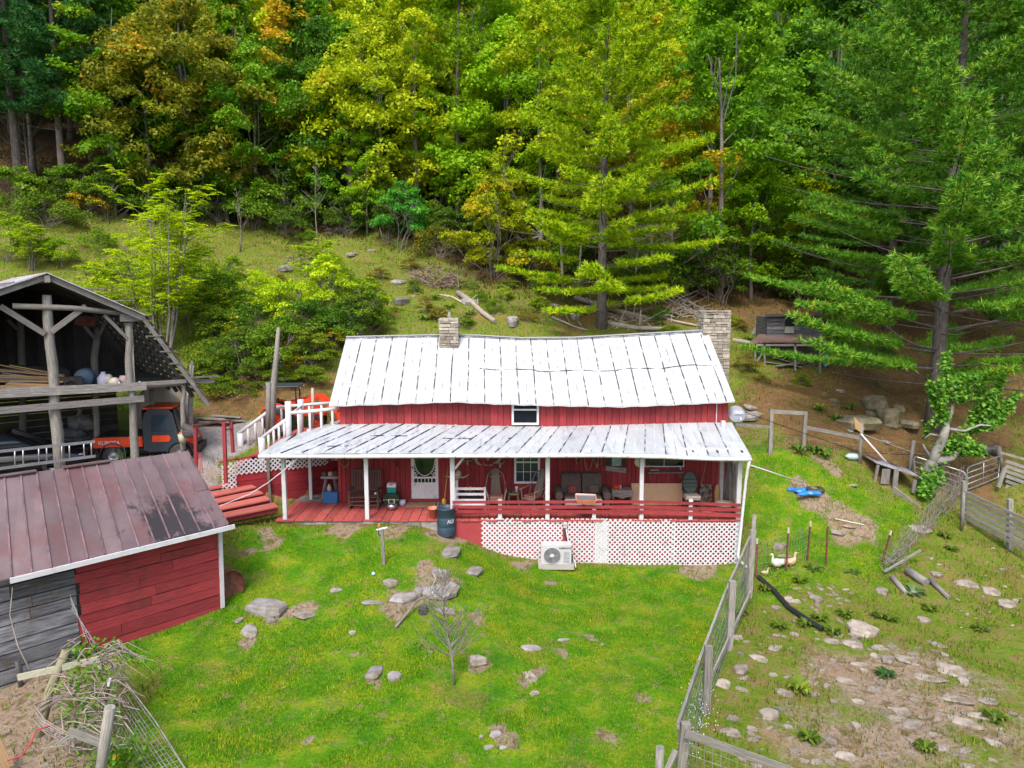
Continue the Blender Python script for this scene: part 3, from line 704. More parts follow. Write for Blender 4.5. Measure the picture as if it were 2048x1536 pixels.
n1, n1b = P(576, 803, NY), P(577, 874, NY); n2, n2b = P(601, 799, FY - .6), P(601, 866, FY - .6)
log(deck, n1b + V((0, 0, -.4)), n1, .11, 'newel_post'); log(deck, n2b + V((0, 0, -.3)), n2, .115, 'newel_post')
s1, s2 = P(523, 877, NY), P(475, 868, FY)
log(deck, V((s1.x, NY, 2.5)), s1 + V((0, 0, .03)), .12, 'newel_post'); log(deck, V((s2.x + .1, FY, 2.5)), s2 + V((.1, 0, .03)), .12, 'newel_post')
near = [P(573, 839, NY), P(521, 878, NY)]; far = [P(546, 816, FY), P(474, 869, FY)]
log(deck, near[0], near[1], .06); log(deck, far[0], far[1], .065)
log(deck, P(546, 815, FY), P(660, 806, FY), .062); log(deck, P(580, 826, NY), P(680, 816, NY), .062)
log(deck, P(583, 826, NY + .05), P(604, 812, FY - .6), .04)
def balus(a, b, n, drop, y):
    for k in range(n):
        q = a.lerp(b, (k + .5) / n); log(deck, V((q.x, y, q.z - drop)), V((q.x, y, q.z - .02)), .045, 'baluster')
balus(near[0], near[1], 5, .72, NY); balus(far[0], far[1], 5, .75, FY); balus(P(606, 812, FY), P(655, 806, FY), 2, .95, FY); balus(P(550, 815, FY), P(575, 812, FY), 1, .95, FY)
balus(P(585, 826, NY), P(676, 816, NY), 4, 1.0, NY)
# retaining wall with lattice strip
rw = thing('retaining_wall', 'dark red board retaining wall with a white lattice strip under the deck stairs', 'wall', (RWA[0], RWA[1], 1.3))
A3, B3 = V((RWA[0], RWA[1], 0)), V((RWB[0], RWB[1], 0)); dirw = (B3 - A3).normalized(); nrm = V((dirw.y, -dirw.x, 0))
mb = MB()
for k in range(6):
    z = 1.0 + k * .28; mb.bar(A3 + nrm * rr(0, .02) + V((0, 0, z)), B3 + nrm * rr(0, .02) + V((0, 0, z)), .05, .27)
mb.build('wall_boards', M('dark red wall paint', (.30, .025, .035), (.20, .015, .022), 2.2, stretch=GR, rough=.8, var=.2), rw)
Tw = lambda u, y_, z: A3 + dirw * u + nrm * (.07 - y_) + V((0, 0, z))
mb = MB(); lattice(mb, -.25, .2, 1.75, 2.95, 0, T=Tw); lattice(mb, .2, 1.9, 2.5, 3.0, 0, T=Tw); lattice(mb, 1.9, 3.3, 2.45, 2.8, 0, T=Tw); mb.build('lattice_panel', mVinyl, rw)
mb = MB(); mb.bar(Tw(-.3, 0, 3.0), Tw(.3, 0, 3.06), .04, .05); mb.bar(Tw(.2, 0, 3.02), Tw(1.4, 0, 3.15), .04, .05); mb.build('cap_board', mRed, rw)
MB().bar(Tw(1.25, -.06, 1.3), Tw(1.2, -.06, 3.0), .07, .07).build('post', mGrey, rw)
MB().tube([Tw(2.6, -.12, 1.2), Tw(2.65, -.12, 2.5)], .06, 7).build('post', mBark2, rw)
# ================================================================= RED STEPS + RED FRAME
st = thing('red_steps', 'broad flight of five red wooden steps leading up from the lawn', 'steps', (-8, 21, 1.3))
mRedT = M('faded red tread', (.50, .15, .12), (.38, .085, .07), 3, stretch=GR, var=.12); mRedK = M('dark red riser', (.22, .02, .028), (.15, .014, .02), 3, stretch=GR, var=.1)
SL = [((312, 1480), (685, 1345)), ((285, 1420), (628, 1300)), ((265, 1365), (580, 1262)), ((243, 1318), (532, 1222)), ((208, 1262), (488, 1190))]
for k, ((ax, ay), (bx, by)) in enumerate(SL):
    a = (360 + ax / 3.49, 620 + ay / 3.49); b = (360 + bx / 3.49, 620 + by / 3.49)
    Y0 = 20.1 + k * .46; A = P(a[0], a[1], Y0); Bp = P(b[0], b[1], Y0 + .95); zt_ = (A.z + Bp.z) / 2; 
    A = V((A.x, A.y, zt_ + (A.z - zt_) * .15)); Bp = V((Bp.x, Bp.y, zt_ + (Bp.z - zt_) * .15))
    back = (Bp - A).cross(V((0, 0, 1))).normalized() * -.46
    mb = MB(); mb.bar(A + back * .5, Bp + back * .5, .49, .045); mb.build('tread', mRedT, st)
    mb = MB(); mb.bar(A + back * .12 + V((0, 0, -.10)), Bp + back * .12 + V((0, 0, -.10)), .04, .15); mb.build('riser', mRedK, st)
fr = thing('red_rail_frame', 'rusty red pipe railing frame standing above the red steps', 'railing', tuple(P(420, 960, 21.6)))
def pp(px, py, Y): return P(px, py, Y)
MB().bar(pp(392, 940, 21.4), pp(391, 853, 21.4), .09, .09, up=(0, 1, 0)).build('post', mRed, fr); MB().bar(pp(452, 966, 21.8), pp(448, 845, 21.8), .1, .1, up=(0, 1, 0)).build('post', mRed, fr)
MB().bar(pp(466, 905, 22.4), pp(462, 841, 22.4), .09, .09, up=(0, 1, 0)).build('post', mRed, fr)
mb = MB(); mb.bar(pp(385, 851, 21.3), pp(463, 840, 22.4), .06, .06); mb.bar(pp(449, 860, 21.8), pp(463, 857, 22.4), .04, .04); mb.build('rail', mRust, fr)
mb = MB(); 
for k in range(3): mb.bar(pp(396 + 3 * k, 905, 21), pp(399 + 3 * k, 945, 20.6), .02, .05)
mb.build('slat', mRed, fr)
gp_ = thing('split_pole', 'tall split grey pole standing behind the deck railing', 'pole', tuple(P(540, 870, 24.6)))
MB().tube([P(545, 872, 24.6), P(546, 780, 24.6), P(552, 720, 24.6), P(557, 655, 24.6)], [.13, .12, .09, .06], 7).build('pole', mPost, gp_)
MB().tube([P(536, 870, 24.5), P(537, 765, 24.5)], .09, 6).build('stub', mPost, gp_)
# ================================================================= RED SHED (front left)
shed = thing('shed', 'small shed with brown tin roof, walls half red boards and half bare grey', 'shed', (-7.43, 17.0, .4))
SC = P(447, 1212, 17.0); SC.z = 0
ua = V((-.715, -.70, 0)).normalized(); va = V((.70, -.715, 0)).normalized()      # u along the wall to the left, v outward (front)
def ST(u, v, z): return SC + ua * u + va * v + V((0, 0, z))
ZT = 2.5; LEN = 6.2; DEP = 3.5
redw = 0
# front wall boards follow the slope a little
mb = MB(); z = .30; k = 0
UM = 3.18
while z < 2.55:
    w_ = rr(.17, .30); w_ = min(w_, 2.56 - z); u = 0
    cuts = [0] + sorted([rr(.5, 2.9)] if RND.random() < .5 else []) + [UM + rr(-.05, .05)]
    for a, b in zip(cuts, cuts[1:]):
        j = rr(-.012, .012); t = rr(-.012, .012)
        mb.bar(ST(a + .004, -.02 + j, z + w_ / 2 + t), ST(b - .004, -.02 + j, z + w_ / 2 - t), .035, w_ - rr(.004, .022))
    z += w_
mb.bar(ST(0, -.06, .33), ST(1.2, -.05, .36), .06, .12, 1)
mb.build('red_wall', [mRed, mLog], shed)
mb = MB(); z = -.1
while z < 2.5:
    w_ = rr(.26, .36); cut = UM + rr(.6, 1.8)
    mb.bar(ST(UM + .03, -.03 + rr(-.02, .02), z + w_ / 2), ST(cut, -.03, z + w_ / 2 - .01), .06, w_ - .03); mb.bar(ST(cut + .01, -.03 + rr(-.03, .02), z + w_ / 2 - .01), ST(LEN, -.03, z + w_ / 2 - .03), .06, w_ - rr(.015, .05)); z += w_
mb.build('grey_wall', mLog, shed)
mb = MB(); mb.bar(ST(.03, .0, .42), ST(.0, .02, 2.5), .09, .1, up=va); mb.build('corner_board', mWhite, shed)
mb = MB()
for (u0) in (0.0, LEN - .05):
    v = 0
    while v < DEP: zt_ = ZT + min(v, DEP - v) * .92; mb.bar(ST(u0 + .02, -v - .12, .0), ST(u0 + .02, -v - .12, zt_), .2, .03, up=ua); v += .22
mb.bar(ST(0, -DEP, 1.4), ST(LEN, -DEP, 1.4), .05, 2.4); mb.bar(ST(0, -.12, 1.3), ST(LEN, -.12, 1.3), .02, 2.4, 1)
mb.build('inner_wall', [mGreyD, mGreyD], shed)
# roof: edges fitted, ridge 1.75 m behind the eave
def on_v(px, py, v):      # point on the vertical plane v = const of the shed seen at this pixel
    d = ray(px, py); n = va; o = SC + va * v; t = (o - CAM).dot(n) / d.dot(n); return CAM + d * t
ev0, ev1 = on_v(456, 1049, .38), on_v(-60, 1176, .38); rg0, rg1 = on_v(374, 902, -1.5), on_v(-60, 962, -1.5)
NS = 15; mb = MB(); upr = (ev1 - ev0).cross(rg0 - ev0).normalized(); upr = upr if upr.z > 0 else -upr
wav = [.02 * math.sin(i * 1.3) for i in range(NS + 1)]
for i in range(NS):
    a = [ev0.lerp(ev1, i / NS), ev0.lerp(ev1, (i + 1) / NS), rg0.lerp(rg1, (i + 1) / NS), rg0.lerp(rg1, i / NS)]
    a[0] = a[0] + va * wav[i] ; a[1] = a[1] + va * wav[i + 1]; d = V((0, 0, -.035))
    mb.add([a[1], a[0], a[3], a[2]] + [a[1] + d, a[0] + d, a[3] + d, a[2] + d], [(0, 1, 2, 3), (7, 6, 5, 4), (0, 4, 5, 1), (1, 5, 6, 2), (2, 6, 7, 3), (3, 7, 4, 0)], 0)
    mb.bar(a[0] + upr * .012, a[3] + upr * .012, .03, .035, 1, upr)
e_, r_ = ev0.lerp(ev1, 1 / NS), rg0.lerp(rg1, 1 / NS); q0 = ev0.lerp(rg0, .47); q1 = e_.lerp(r_, .47); mb.bar(q0 + upr * .01, q1 + upr * .01, .03, .02, 1, upr)
for i in (6, 11): p_ = rg0.lerp(rg1, i / NS); mb.bar(p_ + V((0, 0, .03)), p_ + ua * 1.0 + V((0, 0, .03)), .16, .03, 0)
bk0, bk1 = V((rg0.x, rg0.y, ZT - .1)) - va * 2.1, V((rg1.x, rg1.y, ZT - .1)) - va * 2.1
mb.add([rg0, rg1, bk1, bk0], [(0, 1, 2, 3), (3, 2, 1, 0)], 0)
# rust and soot blotches near the eave live in the material of one patch
stain(mTin, (.025, .02, .024), 2.2, .60, .70, (1, 1, .6), tuple(ev0.lerp(ev1, .27) + V((0, .3, .3))), 1.6)
mb.build('roof', [mTin, mTinS], shed)
mb = MB(); mb.bar(ev0 + V((.03, 0, -.07)) + va * .03 - ua * .12, on_v(20, 1160, .41) + V((0, 0, -.02)), .05, .11); mb.build('fascia_board', mWhite, shed)
# tilted round rusty drum lid against the shed
mb = MB(); q = G(466, 1205); q = q + V((-.12, .12, 0)); mb.lathe(q + V((0, 0, .36)), [(.43, .06), (.46, .06), (.46, -.02), (.42, -.07), (.3, -.12), (.02, -.13)], 20, axis=(.85, -.4, .15))
props(mb.build('tub', mRust, None, origin=q), 'rusty round tub tipped on its side at the right corner of the red shed', 'tub')
# ================================================================= OPEN BARN
be = V((.743, .669, 0)); bb = V((-.669, .743, 0)); BP1 = P(122, 955, 21.0); BP1.z = 0
def BT(u, v, z): return BP1 + be * u + bb * v + V((0, 0, z))
BG = 2.55
barn = thing('barn', 'open fronted grey pole barn with gambrel roof and a loft full of lumber', 'barn', (BP1.x, BP1.y, BG))
def bu(px, py, v=0):      # point on barn plane v at pixel
    d = ray(px, py); o = BT(0, v, 0); t = (o - CAM).dot(bb) / d.dot(bb); return CAM + d * t
def crook(par, a, b, r0, r1, name='post', mat=None, amp=.04):
    pts = []; rs = []
    for k in range(9): t = k / 8; pts.append(a.lerp(b, t) + V((rr(-amp, amp), rr(-amp, amp), 0)) * (0 if k in (0,) else 1)); rs.append(lerp(r0, r1, t) * rr(.92, 1.08))
    return MB().tube(pts, rs, 8).build(name, mat or mPost, par)
PKP, KNK, EVL = bu(106, 549), bu(283, 632), bu(398, 792)
pk = BT(0, 0, PKP.z)
pu = lambda p: (p - BP1).dot(be)
crook(barn, bu(122, 958), bu(92, 590), .17, .13)
crook(barn, bu(272, 945), bu(254, 645), .13, .11)
MB().bar(bu(268, 770), bu(262, 640), .05, .09, up=bb).build('post', mPost, barn)
def crk(px0, py0, px1, py1, v, r=.11): crook(barn, bu(px0, py0, v), bu(px1, py1, v), r, r * .85, amp=.03)
crk(198, 940, 190, 785, 2.6); crk(188, 775, 193, 655, 2.6, .13); crk(160, 885, 158, 800, 4.6, .1); crk(48, 900, 42, 640, 4.6, .13)
crk(318, 915, 303, 780, 1.6, .09); crk(366, 905, 367, 770, 0.05, .09); crk(379, 920, 384, 730, 1.2, .1)
MB().bar(bu(380, 752, 1.2), bu(384, 722, 1.2), .12, .05).build('post', mPost, barn)
# beams of the front plane
def fb(px0, py0, px1, py1, w, h, v=-.12, mat=None, name='beam'): return MB().bar(bu(px0, py0, v), bu(px1, py1, v), w, h).build(name, mat or mGrey, barn)
fb(-80, 791, 292, 772, .12, .26); fb(-80, 828, 288, 797, .06, .20, -.2); fb(280, 768, 372, 762, .1, .12)
fb(240, 634, 285, 634, .1, .28); fb(-60, 578, 30, 566, .05, .1, -.3)
MB().tube([bu(25, 612, -.1), bu(140, 616, -.1), bu(242, 626, -.1)], .085, 8).build('beam', mPost, barn)
def br(px0, py0, px1, py1, v=-.1, w=.05, h=.16): return MB().bar(bu(px0, py0, v), bu(px1, py1, v), w, h).build('brace', mGrey, barn)
br(0, 612, 90, 668); br(102, 664, 172, 612); br(156, 636, 190, 678, 2.4, .05, .1); br(198, 672, 216, 630, 2.4, .05, .1); br(208, 630, 256, 678, -.05, .05, .1); br(16, 640, 34, 658, 4.5, .05, .1)
# loft floor, side walls, far wall
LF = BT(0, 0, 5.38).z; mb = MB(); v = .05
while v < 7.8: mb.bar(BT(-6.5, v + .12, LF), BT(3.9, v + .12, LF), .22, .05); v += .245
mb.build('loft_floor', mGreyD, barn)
uk, zk, ue, ze, zp = pu(KNK), KNK.z, pu(EVL), EVL.z, PKP.z
D_ = 7.6
prof = [(0, zp), (uk, zk), (ue, ze)]
def roof_piece(name, u0, z0, u1, z1, mats, n=10, gap=0.0, top=None):
    mb = MB(); mbr = MB(); d = V((0, 0, -.03))
    for i in range(n):      # tin sheets across the depth
        v0, v1 = -.45 + (D_ + .5) * i / n + gap * rr(0, 1), -.45 + (D_ + .5) * (i + 1) / n - gap * rr(0, 1)
        a = [BT(u0, v0, z0 + .05), BT(u1, v0, z1 + .05 + rr(-.02, .02)), BT(u1, v1, z1 + .05), BT(u0, v1, z0 + .05)]
        if u1 < u0: a = a[::-1]
        mb.add(a + [k + d for k in a], [(0, 1, 2, 3), (7, 6, 5, 4), (0, 4, 5, 1), (1, 5, 6, 2), (2, 6, 7, 3), (3, 7, 4, 0)], 0)
    return mb.build(name, mats, barn)
mBarnTin = M('barn roof tin', (.55, .55, .60), (.42, .40, .46), 1.3, coord='obj', rough=.4, metal=.1, var=.2, c3=(.17, .07, .075), s3=.6, t3=(.5, .65))
roof_piece('roof_sheet', 0, zp, uk, zk, mBarnTin, 11); roof_piece('roof_sheet', 0, zp, -uk * 1.25, zk - .05, mBarnTin, 11)
# lower slopes are gappy boards
mb = MB()
L_ = math.hypot(ue - uk, zk - ze); n = 13
for i in range(n):
    t = (i + .5) / n; u = lerp(uk, ue, t) + .06; z = lerp(zk, ze, t) + .06
    mb.bar(BT(u, -.25 - rr(0, .25), z), BT(u, D_, z), .19 * .8, .04, up=V((be.x * .8, be.y * .8, .6)))
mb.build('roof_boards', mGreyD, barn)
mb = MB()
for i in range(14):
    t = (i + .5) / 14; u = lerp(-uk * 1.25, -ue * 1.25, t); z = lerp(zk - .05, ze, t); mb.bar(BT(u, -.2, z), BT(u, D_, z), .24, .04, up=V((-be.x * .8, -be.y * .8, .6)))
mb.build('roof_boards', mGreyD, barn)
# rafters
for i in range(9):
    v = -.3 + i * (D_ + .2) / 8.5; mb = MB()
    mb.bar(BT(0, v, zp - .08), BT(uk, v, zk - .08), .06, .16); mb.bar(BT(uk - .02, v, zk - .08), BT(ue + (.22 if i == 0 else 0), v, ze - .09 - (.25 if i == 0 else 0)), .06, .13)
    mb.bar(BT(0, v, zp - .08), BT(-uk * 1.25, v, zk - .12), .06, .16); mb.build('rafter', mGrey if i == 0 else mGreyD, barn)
MB().bar(BT(0, -.42, zp - .14), BT(0, D_, zp - .14), .14, .22).build('ridge_beam', mGrey, barn)
for (px, py, L2) in ((183, 576, .45), (244, 601, .45), (306, 672, .35), (334, 703, .35), (352, 727, .35)): q = bu(px, py, -.3); MB().bar(q - be * L2 * .6, q + be * L2 * .8, .12, .03, 0).build('lath_end', mGrey, barn)
mb = MB(); mb.bar(bu(345, 757, 1.2), bu(437, 752, 1.2), .08, .05); mb.bar(bu(370, 762, 1.25), bu(428, 762, 1.25), .07, .14); mb.build('beam', mGrey, barn)
# back walls of boards: ground floor and loft
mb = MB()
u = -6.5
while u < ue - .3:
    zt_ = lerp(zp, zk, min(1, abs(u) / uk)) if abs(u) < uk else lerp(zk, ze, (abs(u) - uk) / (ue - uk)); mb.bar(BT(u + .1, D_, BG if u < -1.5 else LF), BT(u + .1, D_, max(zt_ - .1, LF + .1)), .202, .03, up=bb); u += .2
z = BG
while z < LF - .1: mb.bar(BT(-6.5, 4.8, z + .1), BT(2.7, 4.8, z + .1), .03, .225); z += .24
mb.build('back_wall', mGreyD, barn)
# rusty hanging tin inside
MB().bar(bu(150, 640, 2.3), bu(190, 645, 2.3), .02, .32).build('hanging_sheet', mRust, barn)
# --- loft contents
def bt_px(px, py, v): return bu(px, py, v)
for k in range(24):
    a = bt_px(-40 + rr(0, 60), 770 - k * 1.7 + rr(-1, 1), .3 + .07 * k); b = bt_px(70 + rr(0, 70), 772 - k * 1.9 + rr(-2, 3), .3 + .07 * k)
    a.z = LF + .14 + .032 * k; b.z = LF + .10 + .018 * k + rr(0, .03)
    o = MB().bar(a, b, rr(.09, .22), .035).build('plank', mLumber if k % 4 else mGrey, None, origin=a); props(o, 'long tan plank in the loose lumber pile on the barn loft', 'plank', 'planks on the barn loft')
def loft(px, v, f, name, label, cat, mats):
    q = bu(px, 770, v); q.z = LF + .03; mb = MB(); f(mb, q); return props(mb.build(name, mats, None, origin=q), label, cat)
loft(172, 1.6, lambda m, q: m.lathe(q + V((0, 0, .3)), [(.0, -.3), (.27, -.28), (.3, -.2), (.3, .2), (.27, .28), (0, .3)], 16, axis=(.3, -.9, 0)), 'drum', 'blue grey drum lying on its side in the barn loft', 'drum', flat('dusty blue', (.10, .17, .24)))
loft(137, 1.2, lambda m, q: (m.box(q + V((0, 0, .2)), (.75, .4, .36), .7), m.lathe(q + V((.25, -.32, .14)), [(.02, 0), (.15, 0), (.17, .05), (.15, .08)], 12, axis=(.6, -.7, .1))), 'crate', 'low grey crate on the barn loft beside the blue grey drum', 'crate', mMortar)
loft(208, 1.0, lambda m, q: m.lathe(q, [(.0, 0), (.17, 0), (.19, .08), (.19, .3), (.11, .42), (.07, .44), (.07, .5), (0, .5)], 12), 'jug', 'big milky jug on the barn loft left of the round white jug', 'jug', mLilac)
loft(230, .5, lambda m, q: m.ell(q + V((0, 0, .17)), (.19, .19, .17)), 'jug', 'round white jug at the edge of the barn loft', 'jug', mConc)
loft(219, .9, lambda m, q: m.lathe(q, [(.0, 0), (.15, 0), (.17, .25), (.08, .38), (.05, .42), (0, .42)], 12), 'jug', 'pale jug on the barn loft right behind the round white jug', 'jug', mConc)
loft(249, .7, lambda m, q: m.lathe(q, [(.0, 0), (.17, 0), (.17, .22), (.12, .36), (0, .36)], 12), 'pot', 'dusty pink pot on the barn loft against the right post', 'pot', M('dusty pink', (.42, .30, .32), rough=.8))
loft(150, .35, lambda m, q: m.box(q + V((0, 0, .06)), (.3, .14, .1), .5), 'box', 'small red box among rods on the barn loft', 'box', mOrange)
loft(168, .25, lambda m, q: m.box(q + V((0, 0, .09)), (.34, .22, .16), .4), 'box', 'small pale blue box on the barn loft edge', 'box', M('pale blue tin', (.35, .48, .55)))
mb = MB(); 
for k in range(6): a = bu(105 + k * 9, 770, .3 + .1 * k); b = bu(150 + k * 9, 772, .2 + .1 * k); a.z = LF + .05 + .03 * k; b.z = LF + .05; mb.tube([a, b], .02, 5)
props(mb.build('rod_bundle', mBlack, None, origin=bu(120, 770, .3)), 'bundle of thin dark rods lying beside the lumber on the loft', 'rods')
for px, h in ((240, .22), (246, .14), (279, .2), (276, .1)):
    q = bu(px, 771, .05); q.z = LF + .03; o = MB().tube([q, q + V((rr(-.03, .03), 0, h))], .025, 6).build('peg', mVinyl, None, origin=q); props(o, 'short white plastic peg standing on the front edge of the barn loft', 'peg', 'white pegs on the loft edge')
# sacks and clutter deep in the loft
for px, v, rr_ in ((30, 4.2, .5), (70, 4.0, .45), (115, 3.8, .4)):
    q = bu(px, 760, v); q.z = LF + .03; o = MB().ell(q + V((0, 0, rr_ * .6)), (rr_ * 1.2, rr_, rr_ * .7), 10, 6).build('sack', mGreyD, None, origin=q); props(o, 'dark dusty sack heaped in the shade at the back of the barn loft', 'sack', 'sacks at the back of the loft')
# ================================================================= VEHICLES AND THINGS UNDER THE BARN
def wheel(par, c, r, w, axis, tyre=mRubber, rim=mSteel, name='wheel'):
    mb = MB(); mb.lathe(c, [(r * .55, -w / 2), (r * .9, -w / 2), (r, -w * .32), (r, w * .32), (r * .9, w / 2), (r * .55, w / 2)], 24, axis=axis)
    ax = V(axis).normalized(); x = ax.orthogonal().normalized(); y = ax.cross(x)
    for k in range(20):
        a = 2 * math.pi * k / 20; d = x * math.cos(a) + y * math.sin(a); t = -x * math.sin(a) + y * math.cos(a); mb.frame(c + d * r, ax * w * .42, t * .018, d * .015)
    o = mb.build(name, tyre, par)
    MB().lathe(c, [(r * .56, -w * .3), (r * .5, -w * .1), (r * .2, -w * .28), (.0, -w * .3)], 20, axis=axis).build('rim', rim, o)
    MB().lathe(c, [(r * .56, w * .3), (r * .5, w * .1), (r * .2, w * .28), (.0, w * .3)], 20, axis=axis).build('rim', rim, o); return o
def body_loft(mb, secs, mi=0):
    """secs: list of (x, [(y,z)...]) closed profiles with the same count, lofted along x"""
    n = len(secs[0][1]); vs = [V((x, y, z)) for x, pr in secs for y, z in pr]
    fs = [(i * n + k, i * n + (k + 1) % n, (i + 1) * n + (k + 1) % n, (i + 1) * n + k) for i in range(len(secs) - 1) for k in range(n)]
    fs += [tuple(range(n))[::-1], tuple((len(secs) - 1) * n + k for k in range(n))]
    return mb.add(vs, fs, mi, None, None, True)
# --- utility vehicle: local frame x forward, y left; length 3 m
uvq = below(295, 24.1)
rtv = thing('utility_vehicle', 'orange and charcoal utility vehicle with a closed cab parked under the barn', 'utility vehicle')
MB().b2(-1.45, .1, -.72, .72, .62, .98).build('cargo_bed', mOrange, rtv, bevel=.02)
mb = MB(); mb.b2(-1.46, .06, -.745, -.721, .66, .94); bp_ = mb.build('bed_panel', mOrange, rtv)
text('KUBOTA', .17, mVinyl, rtv, (-.95, -.75, .80), (rad(90), 0, 0), .004)
MB().b2(-1.4, .05, -.66, .66, .98, 1.0).build('bed_liner', mBlack, rtv)
mb = MB(); body_loft(mb, [(-1.4, [(-.5, .35), (.5, .35), (.5, .6), (-.5, .6)]), (1.3, [(-.5, .3), (.5, .3), (.5, .55), (-.5, .55)])]); mb.build('chassis', mBlack, rtv)
def prof_y(mb, pts, y0, y1): mb.prism([V((x, y0, z)) for x, z in pts], V((0, y1 - y0, 0)))
mb = MB(); prof_y(mb, [(.12, .5), (.12, 1.5), (.2, 1.8), (.38, 1.95), (.95, 1.92), (1.12, 1.75), (1.25, 1.1), (1.25, .62), (1.0, .42), (.3, .42)], -.70, -.66); mb.build('door', mDark, rtv, bevel=.015)
mb = MB(); prof_y(mb, [(.4, 1.15), (.4, 1.55), (.5, 1.72), (.95, 1.72), (1.05, 1.55), (1.12, 1.1)], -.712, -.702); mb.build('door_window', mGlassB, rtv)
mb = MB(); prof_y(mb, [(.42, .78), (.42, 1.0), (.95, 1.0), (1.02, .9), (.95, .78)], -.72, -.701); mb.build('door_badge', mOrange, rtv)
mb = MB(); prof_y(mb, [(.12, .5), (.12, 1.5), (.2, 1.8), (.38, 1.95), (.95, 1.92), (1.12, 1.75), (1.25, 1.1), (1.25, .62), (1.0, .42), (.3, .42)], .66, .70); mb.build('door', mDark, rtv)
MB().b2(.12, 1.1, -.655, .655, 1.9, 1.97).build('cab_roof', mOrange, rtv, bevel=.02); MB().b2(.1, .15, -.65, .65, 1.0, 1.9).build('rear_window', mGlass, rtv)
mb = MB(); mb.add([V((1.26, -.62, 1.1)), V((1.26, .62, 1.1)), V((1.1, .6, 1.88)), V((1.1, -.6, 1.88))], [(0, 1, 2, 3), (3, 2, 1, 0)]); mb.build('windscreen', mGlassB, rtv)
mb = MB(); body_loft(mb, [(1.2, [(-.6, .55), (.6, .55), (.62, 1.1), (-.62, 1.1)]), (1.6, [(-.56, .6), (.56, .6), (.56, .98), (-.56, .98)]), (1.78, [(-.45, .62), (.45, .62), (.42, .82), (-.42, .82)])]); mb.build('hood', mOrange, rtv, bevel=.04)
mb = MB(); mb.b2(1.72, 1.86, -.55, .55, .38, .58); mb.build('bumper', mBlack, rtv)
for s in (-1, 1): MB().ell((1.72, s * .38, .8), (.07, .1, .07)).build('headlight', mChrome, rtv)
for x, s in ((-.85, -1), (-.85, 1), (1.3, -1), (1.3, 1)):
    wheel(rtv, V((x, s * .64, .34)), .34, .24, (0, 1, 0))
    mb = MB(); pts = [(x + math.cos(a) * .44, .36 + math.sin(a) * .44) for a in np.linspace(.1, math.pi - .1, 8)]; q2 = [(x + math.cos(a) * .40, .36 + math.sin(a) * .40) for a in np.linspace(math.pi - .1, .1, 8)]
    prof_y(mb, pts + q2, s * .5, s * .76); mb.build('fender', mDark, rtv)
rtv.location = (uvq.x, uvq.y, 2.62); rtv.rotation_euler = (0, 0, rad(10))
# --- dark sedan / coupe under the loft
car = thing('parked_car', 'glossy dark car parked nose out under the barn behind a long ladder', 'car')
mCar = flat('black car paint', (.012, .013, .02), .12, spec=.9, bump=0, var=0)
mb = MB()
def csec(x, hw, z0, z1, zc_): return (x, [(-hw, z0), (hw, z0), (hw * 1.03, (z0 + z1) / 2), (hw * .93, z1), (hw * .5, zc_), (-hw * .5, zc_), (-hw * .93, z1), (-hw * 1.03, (z0 + z1) / 2)])
body_loft(mb, [csec(-2.3, .7, .4, .78, .85), csec(-2.1, .82, .25, .86, .92), csec(-1, .86, .22, .88, .93), csec(.6, .86, .22, .86, .93), csec(1.5, .85, .24, .80, .90), csec(2.1, .80, .26, .68, .78), csec(2.35, .62, .34, .55, .62)])
mb.build('body', mCar, car)
mb = MB(); body_loft(mb, [(-1.7, [(-.7, .86), (.7, .86), (.55, .9), (-.55, .9)]), (-1.0, [(-.74, .86), (.74, .86), (.58, 1.34), (-.58, 1.34)]), (.1, [(-.74, .86), (.74, .86), (.58, 1.38), (-.58, 1.38)]), (1.05, [(-.72, .86), (.72, .86), (.62, .92), (-.62, .92)])]); mb.build('cabin_glass', mGlassB, car)
mb = MB(); mb.b2(-1.0, .1, -.57, .57, 1.36, 1.41)
for s in (-1, 1):
    for a, b in (((1.08, s * .72, .87), (.1, s * .58, 1.38)), ((-.4, s * .75, .87), (-.45, s * .59, 1.38)), ((-1.7, s * .7, .87), (-1.0, s * .58, 1.36))): mb.bar(a, b, .06, .06)
mb.build('roof', mCar, car)
for s in (-1, 1): MB().ell((2.15, s * .6, .58), (.16, .16, .08)).build('headlight', mChrome, car)
for x, s in ((-1.35, -1), (-1.35, 1), (1.4, -1), (1.4, 1)): wheel(car, V((x, s * .78, .31)), .31, .2, (0, 1, 0))
cq = below(75, 22.6); car.location = (cq.x - .75, cq.y - .3, 2.6); car.rotation_euler = (0, 0, rad(24))
# --- ladder
lad = thing('ladder', 'long aluminium ladder hung sideways between the front posts of the barn', 'ladder', tuple(bu(100, 900, -.3)))
a0, a1, b0, b1 = bu(-60, 909, -.3), bu(190, 883, -.3), bu(-60, 945, -.3), bu(191, 912, -.3)
MB().bar(a0, a1, .035, .085).build('rail', mSteel, lad); MB().bar(b0, b1, .035, .085).build('rail', mSteel, lad)
for k in range(11):
    t = (k + .4) / 10.6 + (.015 if k % 2 else -.015); MB().tube([a0.lerp(a1, t), b0.lerp(b1, t)], .02, 6).build('rung', mSteel, lad)
